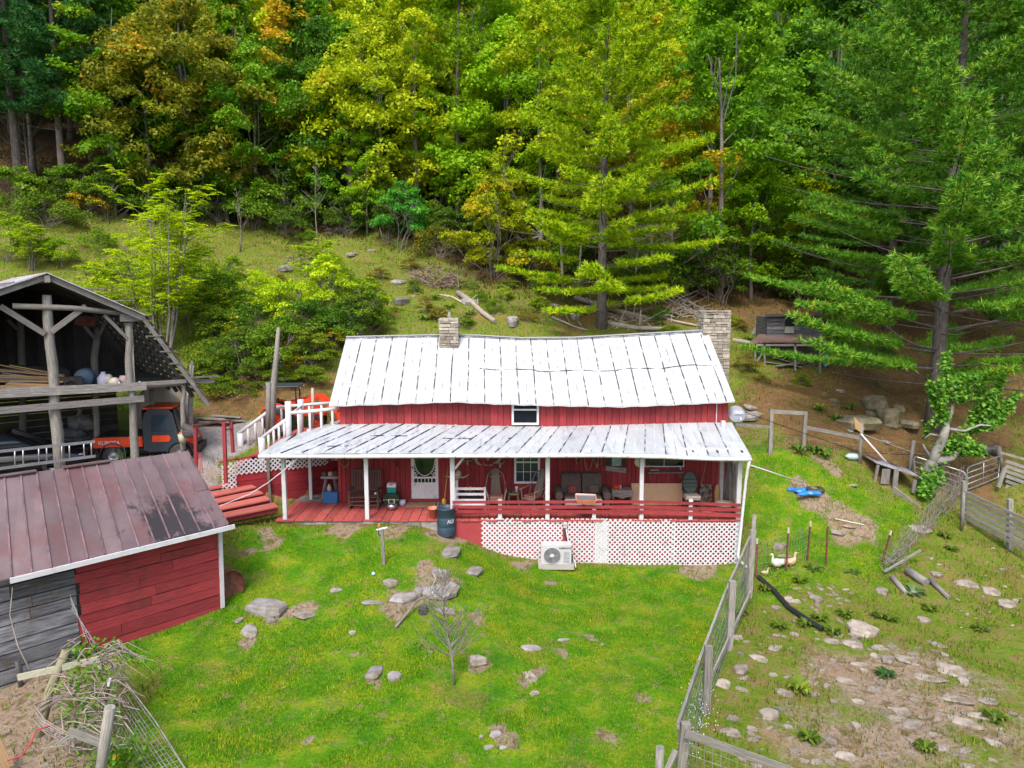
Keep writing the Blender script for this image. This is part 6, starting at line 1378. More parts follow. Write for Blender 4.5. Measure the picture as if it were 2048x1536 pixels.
for k, (px, py) in enumerate(((405, 770), (440, 765), (480, 790), (520, 760), (555, 775), (600, 730), (620, 765), (650, 725), (440, 790), (580, 705), (665, 700), (530, 715))):
    q = G(px, py); place(SH[k % 3], USED, q + V((0, 0, -.12)), 'weedy bush on the brown earth bank above the drive', 'bush', rz=rr(0, 6), scale=(rr(.45, .75), rr(.45, .75), rr(.3, .5)), color=(*RND.choice(((.14, .25, .012), (.09, .18, .012), (.26, .26, .012))), .45), group='weedy bushes on the bank above the drive')
# undergrowth at the foot of the wood
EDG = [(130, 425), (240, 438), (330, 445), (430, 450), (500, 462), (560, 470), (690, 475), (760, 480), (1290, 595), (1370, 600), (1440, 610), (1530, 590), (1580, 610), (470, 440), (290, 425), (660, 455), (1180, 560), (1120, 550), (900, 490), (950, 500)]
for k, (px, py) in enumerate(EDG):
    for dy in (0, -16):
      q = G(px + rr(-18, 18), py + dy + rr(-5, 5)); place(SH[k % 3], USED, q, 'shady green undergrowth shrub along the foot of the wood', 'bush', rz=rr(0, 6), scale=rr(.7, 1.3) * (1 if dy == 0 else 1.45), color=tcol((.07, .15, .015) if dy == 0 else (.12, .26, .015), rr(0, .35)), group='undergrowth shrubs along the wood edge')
# --- locust tree with feathery leaves behind the barn
def locust_proto(name, H, R, seed, n=520, stems=6, leafl=.42):
    global NR
    NR = np.random.default_rng(seed); rg = random.Random(seed); mb = MB(); pos = []; nr = []
    for s in range(stems):
        a = rg.uniform(0, 6.28); sp = rg.uniform(.15, .75) * R; e = V((math.cos(a) * sp, math.sin(a) * sp, H * rg.uniform(.72, 1))); b = V((math.cos(a) * .3, math.sin(a) * .3, -.2)); path = [b, b.lerp(e, .35) + V((-math.sin(a), math.cos(a), 0)) * .15, b.lerp(e, .7), e]
        mb.tube(path, [.055, .04, .03, .01], 6, cap=False)
        for k in range(10):
            t = rg.uniform(.28, 1); p = b.lerp(e, t); a2 = rg.uniform(0, 6.28); L = R * rg.uniform(.3, .75) * (1.25 - t * .6); e2 = p + V((math.cos(a2) * L, math.sin(a2) * L, L * rg.uniform(.25, .8))); mb.tube([p, p.lerp(e2, .5) + V((0, 0, .08)), e2], [.016, .011, .004], 4, cap=False)
            for j in range(max(4, n // (stems * 10))):
                f = rg.uniform(.3, 1.05); q = p.lerp(e2, f); a3 = rg.uniform(0, 6.28); dr = V((math.cos(a3), math.sin(a3), rg.uniform(-.1, .6))).normalized(); sdv = dr.cross(V((0, 0, 1))).normalized(); LL = leafl * rg.uniform(.6, 1.1)
                for m_ in range(7):
                    g = .2 + .8 * m_ / 6; c = q + dr * (LL * g) + V((0, 0, -.10 * g * g))
                    for sg in (-1, 1): pos.append(c + sdv * sg * .05); nr.append((sdv * sg * .25 + V((rg.uniform(-.3, .3), rg.uniform(-.3, .3), 1))).normalized())
    P_ = np.array(pos); v = leaf_quads(P_, np.array(nr), .115, .5); me = np_mesh(name + '_leaves', v, 4, mLeaf, NR.uniform(0, 1, len(P_)))
    root = bpy.data.objects.new(name, None); link(root); OFF[root.name] = V((0, 0, 0)); root.empty_display_size = .2; mb.build('trunk', mTwig, root); cr = link(bpy.data.objects.new('crown', me)); cr.parent = root; return root
LOC = locust_proto('locust_tree', 7.4, 3.1, 3, 2300, 11); LOC2 = locust_proto('locust_tree', 3.6, 1.5, 4, 620, 5)
q = below(320, 32.5); place(LOC, USED, q, 'feathery bright lime locust tree rising behind the barn roof', 'tree', rz=.5, color=(.40, .58, .012, .05), scale=1.12)
for px, Y, s, lab in ((205, 37, .9, 'smaller lime locust left behind the barn peak'), (430, 35, .75, 'lime locust sapling right of the big feathery locust'), (250, 33, .95, 'lime locust crowding the left side of the big feathery locust'), (640, 38.5, 1.0, 'lime locust sapling on the clearing above the roof'), (60, 41, .8, 'lime locust sapling near the left edge of the clearing')):
    q = below(px, Y); place(LOC2, USED, q, lab, 'tree', rz=rr(0, 6), color=(.34, .52, .012, .05), scale=s)
# --- grey leafless saplings
def sapling(name, q, H, r, seed, lab, cat='sapling', spread=.4, nb=16, mat=None, upb=1.0):
    rg = random.Random(seed); root = thing(name, lab, cat, q); mb = MB(); T = lambda t: q + V((.12 * math.sin(t * 4 + seed), .08 * math.sin(t * 3), H * t)); mb.tube([T(k / 6) for k in range(7)], [r * (1 - .85 * k / 6) for k in range(7)], 6); mb.build('trunk', mat or mTwig, root)
    mb = MB()
    for k in range(nb):
        t = rg.uniform(.22, .95); p = T(t); a = rg.uniform(0, 6.28); L = H * spread * (1.1 - t) * rg.uniform(.5, 1.1); d = V((math.cos(a), math.sin(a), rg.uniform(.8, 1.6) * upb)).normalized(); e = p + d * L; m = p.lerp(e, .5) + V((d.x, d.y, 0)) * L * .08
        mb.tube([p, m, e], [r * .35, r * .22, .004], 4, cap=False)
        for j in range(4):
            f = rg.uniform(.3, .9); s = p.lerp(e, f); a2 = a + rg.uniform(-1.2, 1.2); e2 = s + V((math.cos(a2), math.sin(a2), rg.uniform(.6, 1.6))).normalized() * L * .4; mb.tube([s, e2], [r * .15, .003], 3, cap=False)
    mb.build('branches', mat or mTwig, root); return root
for k, (px, py, H, lab) in enumerate(((480, 505, 4.2, 'thin bare sapling leftmost on the upper clearing'), (560, 462, 5.0, 'bare forked sapling at the foot of the left wood'), (572, 462, 4.4, 'slim bare sapling touching the forked sapling'), (636, 495, 6.0, 'tallest bare grey sapling on the upper clearing'), (500, 455, 4.0, 'bare sapling before the dark left wood'))):
    sapling('bare_sapling', G(px, py), H, .045, k, lab)
o_ = sapling('bare_tree', G(60, 372), 8, .09, 9, 'sparse grey tree with thin forked trunks at the upper left', 'tree', .5, 26)
# dead branches right of the middle pine
for k, (px, py, H) in enumerate(((1300, 600, 7.5), (1345, 598, 6.5), (1275, 610, 5.0))): sapling('dead_tree', G(px, py), H, .09, 20 + k, ('tall bleached bare tree right of the middle pine', 'bleached bare tree furthest right of the middle pine', 'short bleached snag close by the middle pine trunk')[k], 'dead tree', .6, 22, mDead, .35)
for k, (bx, by, tx, ty, lab) in enumerate(((700, 330, 716, 60, 'thin grey trunk standing in the wood above the clearing'), (960, 330, 970, 90, 'forked bleached snag in the wood right of the slender pine'), (985, 330, 978, 120, 'bleached snag leaning against the forked snag'))):
    q = P(bx, by, 54); e = P(tx, ty, 54.5); o = MB().tube([V((q.x, q.y, h1(q.x, q.y))), q, q.lerp(e, .5) + V((.2, 0, 0)), e], [.22, .17, .12, .05], 7).build('snag', mDead, None, origin=(q.x, q.y, h1(q.x, q.y))); props(o, lab, 'dead tree')
# ================================================================= STONES
def rock_mb(q, a, b, c, rz, seed, flatn=.75, mb=None, tilt=0, cuts=6):
    """angular broken stone: irregular polygon with chipped top edge"""
    rg = random.Random(seed); mb = mb or MB(); n = rg.randint(6, 9); R_ = Euler((rg.uniform(-.1, .1) + tilt, rg.uniform(-.12, .12), rz)).to_matrix()
    an = [6.283 * (k + rg.uniform(-.32, .32)) / n for k in range(n)]; rd = [rg.uniform(.72, 1.08) for _ in range(n)]; sx, sy = rg.uniform(-.25, .25), rg.uniform(-.25, .25); vs = []
    for z, s_, jz in ((-1, .92, 0), (.1, 1.03, .18), (.72, .97, .14), (1, .80, .1)):
        for k in range(n):
            r = rd[k] * s_ * rg.uniform(.95, 1.05); x, y = math.cos(an[k]) * r, math.sin(an[k]) * r; r4 = max(abs(x), abs(y)) / max(.01, math.hypot(x, y)); f = .85 + .35 * (1 - r4)
            vs.append(q + R_ @ V((x * a * f, y * b * f, (z + rg.uniform(-jz, jz) + (x * sx + y * sy) * (z > 0)) * c)))
    vs.append(q + R_ @ V((.1 * a, .05 * b, 1.06 * c)))
    fs = [(i * n + k, i * n + (k + 1) % n, (i + 1) * n + (k + 1) % n, (i + 1) * n + k) for i in range(3) for k in range(n)] + [(3 * n + k, 3 * n + (k + 1) % n, 4 * n) for k in range(n)]
    return mb.add(vs, fs, 0)
RC = [0]
def rock(px, py, wp, hp, lab, rz=None, thick=None, mat=None, group=None, sink=.35, name='rock', cat='rock', asp=None):
    """stone whose visible patch is wp x hp photo pixels, centred at px, py"""
    RC[0] += 1; q = G(px, py + hp * .25); k = (q - CAM).dot(FW) / FPX; w2 = wp * k / 2 * 1.1; s_ = max(.2, (CAMZ - q.z) / (q - CAM).length)
    c = (thick if thick else min(w2 * .45, .3)) * .6; dep = max(.35 * w2, (hp * k - c * .8) / s_ / 2 * .8) if asp is None else w2 * asp; dep = min(dep, w2 * 1.8)
    mb = rock_mb(q + V((0, 0, c * (1 - 2 * sink) * .5)), w2, dep, c, rz or 0, RC[0] * 7 + 3, rr(.5, .75)); o = mb.build(name, mat or mRock, None, origin=q); return props(o, lab, cat, group)
YR_ = [(540, 1206, 92, 50, 'biggest grey block stone on the left of the lawn near the red shed', .12, .26), (500, 1256, 34, 34, 'small square stone below the biggest lawn block', .3, .12), (478, 1238, 18, 16, 'tiny stone between the red shed and the biggest lawn block', 0, .07), (541, 1238, 22, 16, 'tiny stone touching the lower edge of the biggest lawn block', 0, .06),
 (612, 1218, 58, 36, 'flat sandy stone right of the biggest lawn block', 0, .03), (671, 1178, 30, 12, 'small flat light stone alone in the left lawn', 0, .06), (781, 1160, 38, 30, 'brownish flat stone at the upper left of the stone pile', .4, .12), (806, 1190, 64, 34, 'broad flat stone with dry grass at the lower left of the stone pile', .1, .15), (748, 1202, 50, 16, 'long low flat stone left under the stone pile', .1, .06),
 (880, 1165, 84, 66, 'largest pale slab in the middle of the stone pile', -.3, .12), (838, 1178, 22, 30, 'small upright grey stone in the stone pile', .2, .15), (878, 1140, 40, 30, 'slab leaning at the top of the stone pile', .5, .1), (893, 1218, 56, 20, 'low slab half hidden in grass under the stone pile', -.3, .1),
 (902, 1096, 48, 36, 'square stepping stone just below the blue barrel', -.1, .14), (946, 1134, 56, 30, 'wedge shaped flat stepping stone below the lattice corner', -.45, .09), (752, 1332, 34, 50, 'tall pale grey stone of the pair in the middle lawn', -.2, .10), (790, 1350, 38, 26, 'squat square grey stone of the pair in the middle lawn', .1, .13),
 (1064, 1294, 52, 20, 'oblong blue grey stone on the right half of the lawn', -.05, .1), (1126, 1278, 26, 9, 'tiny flat stone right of the oblong lawn stone', 0, .03), (950, 1312, 46, 36, 'flat tan stone sunk in the lawn right of the bare sapling', .4, .03), (1060, 1345, 26, 34, 'sunken brownish stone below the oblong lawn stone', .5, .03), (1068, 1382, 24, 18, 'pale sunken stone under the sunken brownish stone', .2, .03), (706, 1262, 20, 14, 'little tan stone sunk in the lawn left of the dead branch', .2, .03),
 (990, 1466, 28, 22, 'topmost pale stone of the little cluster in the lower lawn', .3, .06), (962, 1472, 12, 12, 'left pale pebble of the little cluster in the lower lawn', .3, .05), (976, 1492, 26, 16, 'lowest pale stone of the little cluster in the lower lawn', .1, .05), (1006, 1494, 18, 12, 'right pale stone of the little cluster in the lower lawn', .1, .05),
 (566, 1205, 10, 8, 'pebble beside the sandy flat stone', 0, .04)]
for px, py, wp, hp, lab, rz, th in YR_: rock(px, py, wp, hp, lab, rz, th, mRockT if any(w_ in lab for w_ in ('tan', 'sandy', 'brown')) else None)
RR = [(1560, 1089, 28, 20, 'round grey boulder behind the ducks in the wire pen', 0, .22), (1568, 1109, 30, 9, 'flat pinkish stone just above the ducks', 0, .04), (1552, 1213, 24, 12, 'small flat stone right of the black pipe top', .2, .08), (1578, 1196, 20, 16, 'little pale stone right of the black pipe', .2, .1), (1634, 1195, 20, 16, 'pale rounded stone in the middle of the upper rocky patch', .2, .12), (1592, 1200, 22, 12, 'pale stone directly left of the rounded one', .2, .08),
 (1726, 1252, 56, 44, 'largest leaning tan slab right of the black pipe end', .5, .30), (1704, 1282, 30, 28, 'wedge stone propping the largest leaning slab', .9, .12), (1664, 1280, 34, 14, 'thin grey slab at the open end of the black pipe', -.5, .06), (1480, 1328, 30, 46, 'tall pale stone leaning by the wire fence post', -.5, .14), (1518, 1312, 40, 20, 'long brown flat stone right of the pale leaning stone', -.4, .07), (1551, 1290, 26, 26, 'slim grey stone below the black pipe', -.8, .06), (1474, 1272, 24, 14, 'low stone right of the fence mesh', 0, .07),
 (1448, 1362, 28, 26, 'squat stone near the white wildflowers by the fence', -.6, .1), (1568, 1378, 36, 28, 'pale pentagonal flat stone in the lower pasture', -.5, .05), (1538, 1424, 40, 32, 'square light grey block stone in the lower pasture', .1, .2), (1466, 1460, 40, 24, 'long flat stone by the bottom fence corner', -.5, .06), (1504, 1452, 22, 24, 'kidney shaped stone right of the square block', .6, .06), (1692, 1508, 50, 24, 'pale oval slab near the bottom edge', -.3, .08), (1712, 1448, 20, 22, 'upright pale stone above the bare dirt', .2, .12), (1716, 1400, 30, 14, 'thin pale flake stone above the bare dirt', -.3, .05), (1692, 1358, 46, 18, 'long dark edged flake in the middle of the pasture', -.45, .05),
 (1720, 1326, 40, 14, 'grey flake stone below the wedge stone', -.1, .07), (1750, 1310, 20, 16, 'rounded cobble right of the wedge stone', 0, .1), (1776, 1312, 26, 26, 'pale curved cobble right of the rounded cobble', -.5, .1), (1728, 1340, 16, 12, 'small cobble of the group below the wedge', 0, .08), (1664, 1318, 24, 16, 'small flat stone left of the cobble group', 0, .06), (1630, 1330, 26, 12, 'sandy stone below the pipe end', 0, .06), (1848, 1236, 28, 18, 'grey stone right of the largest leaning slab', 0, .12), (1872, 1276, 24, 46, 'slim pale upright flake on the right pasture', .35, .05), (1900, 1332, 60, 30, 'broad bluish bedrock slab in the right dirt', -.6, .05),
 (1812, 1312, 44, 24, 'flat tan rock shelf at the head of the bare dirt', -.35, .05), (1850, 1350, 70, 20, 'long pale rock rib running through the bare dirt', -.62, .05), (1905, 1392, 90, 22, 'longest pale rock rib in the bare dirt', -.62, .06), (1960, 1428, 60, 18, 'lower end rock rib in the bare dirt', -.62, .05), (1928, 1440, 80, 24, 'sharp pale ledge stone with dark lower edge', -.55, .1), (1800, 1418, 40, 20, 'pale ledge stone at the left of the bare dirt', -.3, .08), (1824, 1444, 46, 26, 'second pale ledge stone in the bare dirt', -.3, .09), (1992, 1484, 50, 20, 'grey ledge stone near the right bottom corner', -.6, .08), (1928, 1360, 22, 18, 'small pale stone on the bluish slab', .2, .1), (1975, 1396, 40, 22, 'scattered tan ledge at the right edge of the dirt', -.5, .06), (1830, 1398, 20, 14, 'small tan stone over the left ledge', 0, .06),
 (1932, 1164, 46, 18, 'long pale border stone on the right below the plank fence', -.15, .12), (1980, 1178, 34, 20, 'grey border stone right of the long pale one', -.3, .12), (2010, 1200, 34, 28, 'dark grey border stone at the right edge', -.7, .12), (1874, 1144, 28, 18, 'grey block stone right of the rotting log', -.6, .1), (2008, 1138, 26, 10, 'small flat stone in dry soil at the right edge', 0, .07), (1764, 1178, 24, 22, 'pale stone left of the rotting log', -.4, .1), (1832, 1180, 14, 20, 'thin pale stone under the rotting log', .9, .08), (1678, 1062, 34, 12, 'grey stone lying in the lawn below the blue tarp', 0, .08), (1700, 1050, 30, 10, 'low stone in the strip of dry earth in the lawn', 0, .05), (1840, 1054, 40, 20, 'brown grey stone at the foot of the vine covered fence', .1, .12), (1706, 968, 24, 8, 'flat stone left of the little animal shelter', 0, .05)]
for px, py, wp, hp, lab, rz, th in RR: rock(px, py, wp * 1.1, hp * 1.1, lab, rz or rr(-.6, .1), th * .8, mRockT)
BL = [(1752, 803, 44, 40, 'big mossy boulder on top of the pile under the right pine', 0, .5), (1705, 836, 84, 44, 'long low boulder at the left of the pile under the right pine', .1, .4), (1776, 826, 40, 36, 'upright mossy boulder in the middle of the pile under the pine', 0, .45), (1800, 815, 24, 24, 'small boulder at the right of the pile under the right pine', 0, .25), (1740, 828, 18, 18, 'small dark boulder wedged in the pile under the right pine', 0, .25), (1820, 842, 50, 30, 'flat pointed boulder right of the pile near the trunk', -.4, .2), (1788, 850, 36, 12, 'pale flat stone below the boulder pile', 0, .12), (1668, 800, 18, 14, 'round tan stone left above the boulder pile', 0, .15), (1680, 780, 16, 12, 'small tan stone above the round tan stone', 0, .12), (1500, 828, 56, 22, 'flat ledge rock right of the tall chimney', -.2, .2), (1498, 812, 30, 12, 'layered rock on top of the ledge rock', 0, .12), (1772, 882, 18, 10, 'square pink stone in the straw right of the sign pole', 0, .08), (1700, 860, 12, 8, 'small pink stone left of the sign pole', 0, .06)]
for px, py, wp, hp, lab, rz, th in BL: rock(px, py, wp, hp, lab, rz, th, mRockM if 'mossy' in lab or 'boulder' in lab else mRock, sink=.2)
HR = [(572, 536, 30, 16, 'jumble of dark rocks in the middle of the upper clearing', 0, .3), (532, 552, 18, 6, 'low dark rock left of the jumble on the clearing', 0, .1), (705, 508, 26, 10, 'dark rock at the top right of the clearing', 0, .2), (744, 501, 20, 5, 'square pale block at the top right of the clearing', 0, .15), (795, 562, 38, 14, 'flat rocks at the foot of the brush heap', 0, .2), (800, 600, 44, 20, 'brown rock ledge below the brush heap', 0, .3), (1024, 640, 30, 22, 'dark boulder just above the roof ridge', 0, .4), (940, 602, 36, 12, 'grey rock beside the upper end of the pale log', 0, .25), (1150, 632, 20, 14, 'pale rock left of the big pine trunk base', 0, .25), (1110, 610, 26, 8, 'brown rock among dead branches left of the pine', 0, .15)]
for px, py, wp, hp, lab, rz, th in HR: rock(px, py, wp, hp, lab, rz, th, sink=.25)
# small loose stones
def scatter(n, poly, lab, grp, wr, seed, mat=None):
    rg = random.Random(seed); pl = [V((a, b)) for a, b in poly]; xs = [a for a, b in poly]; ys = [b for a, b in poly]; k = 0
    base = [rock_mb(V((0, 0, 0)), 1, .62, .22, 0, 900 + seed * 10 + j).build('stone', mat or mRockT, None) for j in range(3)]; first = {0, 1, 2}
    while k < n:
        px, py = rg.uniform(min(xs), max(xs)), rg.uniform(min(ys), max(ys)); ins = False
        for i in range(len(pl)):
            a, b = pl[i], pl[(i + 1) % len(pl)]
            if ((a.y > py) != (b.y > py)) and px < (b.x - a.x) * (py - a.y) / (b.y - a.y) + a.x: ins = not ins
        if not ins: continue
        q = G(px, py); s = rg.uniform(*wr) * rg.uniform(.6, 1); j = rg.randrange(3)
        if j in first: o = base[j]; first.discard(j)
        else: o = base[j].copy(); link(o)
        o.location = q + V((0, 0, s * .06)); o.scale = (s, s * rg.uniform(.6, 1.1), s * rg.uniform(.5, 1.3)); o.rotation_euler = (rg.uniform(-.3, .3), rg.uniform(-.3, .3), rg.uniform(-1.1, .2)); props(o, lab, 'stone', grp); k += 1
    for j in first: bpy.data.objects.remove(base[j])
scatter(150, [(1470,1290),(1560,1180),(1660,1170),(1760,1290),(1860,1290),(2048,1420),(2048,1536),(1420,1536),(1430,1400)], 'small loose pale stone scattered over the rocky lower right pasture', 'loose stones of the lower right pasture', (.07, .22), 1)
scatter(40, [(1560,1190),(1640,1150),(1720,1190),(1640,1230)], 'small pale stone in the stony patch right of the black pipe', 'stony patch right of the black pipe', (.06, .14), 2)
scatter(40, [(1760,1110),(2048,1090),(2048,1290),(1880,1260)], 'small stone in the weedy pasture below the plank fence', 'stones below the plank fence', (.05, .14), 3)
scatter(36, [(720,560),(960,600),(1100,600),(1180,660),(860,655),(740,600)], 'small pale stone or chip on the slope behind the roof', 'stones on the slope behind the roof', (.08, .22), 4)
scatter(40, [(1480,790),(1700,760),(1900,880),(1960,960),(1700,900),(1500,880)], 'small pink tan stone lying in the pine straw on the right', 'stones in the pine straw', (.05, .13), 5)
scatter(26, [(0,1400),(100,1350),(160,1420),(120,1536),(0,1536)], 'small stone on the bare soil in the lower left corner', 'stones in the lower left corner', (.05, .13), 6)
# ================================================================= YARD PIECES
def stick(name, pts, r, lab, cat, mat=None, n=7, group=None, org=None):
    o = MB().tube(pts, r, n).build(name, mat or mDead, None, origin=org or pts[0]); return props(o, lab, cat, group)
q = G(768, 1130); t = thing('water_tap_post', 'grey wooden stake with a white tap crosspiece standing in the lawn', 'tap post', q); MB().bar(q, P(764, 1060, q.y), .09, .07, up=(0, 1, 0)).build('stake', mPost, t)
a, b = P(753, 1060, q.y), P(775, 1055, q.y); MB().tube([a, b], .03, 6).build('crosspiece', mVinyl, t); MB().tube([P(758, 1058, q.y), P(758, 1047, q.y)], .022, 6).build('spout', flat('copper', (.55, .20, .08), .4), t); MB().tube([P(758, 1058, q.y), P(757, 1068, q.y - .05), P(763, 1074, q.y)], .014, 5).build('hose', mBlack, t)
q = G(747, 1151); props(MB().ell(q + V((0, 0, .05)), (.06, .05, .05), 8, 5).build('cap', flat('white teal cap', (.45, .62, .62), .5), None, origin=q), 'small whitish cap lying in the lawn below the tap post', 'cap')
q = G(897, 1368); sapling('bare_sapling', q, 2.6, .034, 77, 'thin leafless sapling standing in the middle of the front lawn', 'sapling', .5, 64)
q = G(852, 1222); a = G(790, 1258)
stick('dead_branch', [a + V((0, 0, .03)), G(815, 1235) + V((0, 0, .12)), G(835, 1217) + V((0, 0, .22)), P(865, 1190, q.y - .1), P(890, 1165, q.y), P(900, 1145, q.y)], [.028, .032, .028, .02, .012, .005], 'curved brown dead branch lying against the stone pile', 'branch', mTwig)
stick('dead_branch', [q + V((0, 0, .02)), P(862, 1180, q.y + .1), P(880, 1135, q.y + .2)], [.03, .02, .006], 'pale forked dead branch standing in the stone pile', 'branch')
q = G(846, 1228); props(rock_mb(q + V((0, 0, .08)), .16, .12, .13, 0, 5).build('root_stump', mGreyD, None, origin=q), 'knobbly root stump at the foot of the dead branch', 'stump')
stick('log', [G(1815, 1148) + V((0, 0, .1)), G(1852, 1172) + V((0, 0, .1))], [.13, .12], 'short rotting grey log in the weedy pasture', 'log', mGrey); stick('log', [G(1860, 1165) + V((0, 0, .08)), G(1898, 1200) + V((0, 0, .06))], [.08, .06], 'slim grey log running down right of the rotting log', 'log', mGrey)
stick('log', [G(1784, 1160) + V((0, 0, .08)), G(1812, 1190) + V((0, 0, .06))], [.09, .06], 'thin grey log left of the rotting log', 'log', mGrey)
# black pipe
pts = [G(1517, 1158), G(1548, 1186), G(1577, 1219), G(1612, 1243), G(1645, 1264)]; pts = [p + V((0, 0, .07)) for p in pts]; mb = MB(); dense = [pts[0].lerp(pts[0], 0)]
dn = []
for a, b in zip(pts, pts[1:]): dn += [a.lerp(b, k / 16) for k in range(16)]
dn.append(pts[-1]); mb.tube(dn, [.066 + (.007 if k % 2 else -.005) for k in range(len(dn))], 10, cap=False); props(mb.build('drain_pipe', mPipe, None, origin=pts[0]), 'black corrugated drain pipe lying down the weedy slope', 'pipe')
# ducks
def duck(q, s, rz, lab, mat, sit=False):
    t = thing('duck', lab, 'duck', (0, 0, 0)); z0 = 0 if sit else .10
    mb = MB(); n, rings = 12, []
    prof_ = [(-.24, .16, .015), (-.2, .14, .05), (-.1, .1, .1), (.02, .085, .125), (.12, .1, .11), (.18, .15, .075), (.2, .21, .045), (.205, .28, .035), (.215, .33, .038), (.235, .365, .042), (.27, .37, .03), (.285, .365, .012)]
    mb.tube([(x * s, 0, (z + z0) * s) for x, z, r in prof_], [r * s for x, z, r in prof_], 12); mb.build('body', mat, t)
    MB().tube([(.275 * s, 0, (.362 + z0) * s), (.345 * s, 0, (.35 + z0) * s)], [.02 * s, .012 * s], 6).build('bill', mYellow, t)
    for sd in (-1, 1):
        MB().ell((-.03 * s, sd * .105 * s, (.12 + z0) * s), (.15 * s, .03 * s, .06 * s), 10, 6, rot=(0, -.15, 0)).build('wing', mat, t)
        if not sit: mb = MB(); mb.tube([(.02 * s, sd * .05 * s, (z0 + .03) * s), (.02 * s, sd * .05 * s, 0)], .012 * s, 5); mb.ell((.05 * s, sd * .05 * s, .008), (.05 * s, .035 * s, .01), 6, 4); mb.build('leg', mYellow, t)
        MB().ell((.25 * s, sd * .036 * s, (.37 + z0) * s), (.008 * s,) * 3, 6, 4).build('eye', mBlack, t)
    t.location = q; t.rotation_euler = (0, 0, rz); return t
duck(G(1556, 1137), 1.0, rad(195), 'white duck standing with raised neck in the wire pen', mFeatW); duck(G(1579, 1134), 0.9, rad(20), 'buff and white duck turned away behind the rusty pen stake', mFeatT); duck(G(1529, 1148), 0.5, rad(5), 'little pale duckling resting in the dirt near the pen corner', mFeatT, True)
# big leafed weeds
def rosette(q, n, L, seed, mb=None, up=.5):
    rg = random.Random(seed); mb = mb or MB()
    for k in range(n):
        a = 6.283 * k / n + rg.uniform(-.3, .3); l = L * rg.uniform(.7, 1.15); d = V((math.cos(a), math.sin(a), 0)); s = V((-d.y, d.x, 0)) * l * .15; u = rg.uniform(.3, 1) * up
        p = [q, q + d * l * .35 + V((0, 0, l * u * .5)), q + d * l * .75 + V((0, 0, l * u * .7)), q + d * l + V((0, 0, l * u * .45))]
        mb.add([p[0], p[1] - s * .8, p[1] + s * .8, p[2] - s, p[2] + s, p[3]], [(0, 1, 2), (1, 3, 4, 2), (3, 5, 4)], 0)
    return mb
mWeed = leaf_mat('broad weed leaf', .3, patch=False)
def weed(px, py, n, L, lab, col=(.09, .20, .05), group=None, up=.5):
    q = G(px, py); o = rosette(q, n, L, int(px), up=up).build('weed', mWeed, None, origin=q); o.color = tuple(c_ * .7 for c_ in col) + (0,); return props(o, lab, 'weed', group)
weed(1626, 1138, 9, .34, 'broad leaved mullein rosette at the foot of the middle pen stake'); weed(1706, 1146, 9, .28, 'mullein rosette below the leaning pen stake'); weed(1826, 1186, 16, .4, 'big pale mullein rosette by the thin grey log', (.14, .28, .10)); weed(1772, 1352, 24, .25, 'dark leafy weed in the middle of the pasture', (.05, .16, .03), None, .9); weed(1600, 1385, 34, .28, 'pale grassy tuft beside the pentagonal stone', (.22, .36, .03), None, 1.4); weed(1782, 900, 5, .1, 'tiny plant in the straw near the pink stone')
for k, (px, py) in enumerate(((700, 1445), (640, 1310), (585, 1290), (745, 1250), (838, 1295), (862, 1310), (1040, 1395), (520, 1420), (490, 1330), (460, 1340), (680, 1360), (1350, 1255), (1000, 1500), (560, 1380))): weed(px, py, 7, .14, 'small light broad leaved weed growing in the front lawn', (.18, .38, .04), 'small weeds in the front lawn', .35)
for k, (px, py) in enumerate(((1690, 1232), (1760, 1235), (1780, 1240), (1640, 1240), (1420, 1340), (1530, 1180), (1600, 1165), (1860, 1220), (1480, 1230), (1905, 1100), (1890, 1075), (1610, 1250), (1666, 1268), (1560, 1255), (1990, 1440), (1850, 1500), (1620, 1480), (1960, 1260))): weed(px, py, 26, .24, 'leafy green weed clump on the rocky right pasture', (.12, .22, .02), 'weed clumps on the right pasture', 1.0)
for k, (px, py) in enumerate(((1640, 822), (1673, 840), (1700, 820), (1630, 905), (1650, 915), (1600, 905), (1560, 700), (1570, 720), (1800, 690), (1500, 680), (1320, 650), (1230, 620), (850, 640), (760, 600), (900, 615), (870, 600), (940, 630))): weed(px, py, 14, .42, 'leafy green plant on the slope behind the house and coop', (.12, .28, .03), 'leafy plants on the back slope', 1.1)
q = G(1395, 1440); mb = MB(); rg = random.Random(4)
for k in range(120):
    p = G(1395 + rg.gauss(0, 16), 1450 + rg.gauss(0, 40)) + V((0, 0, rg.uniform(.1, .45))); mb.ell(p, (.012, .012, .012), 5, 3)
props(mb.build('wildflowers', mVinyl, None, origin=q, kind='stuff'), 'tiny white wildflowers growing through the wire fence', 'wildflowers')
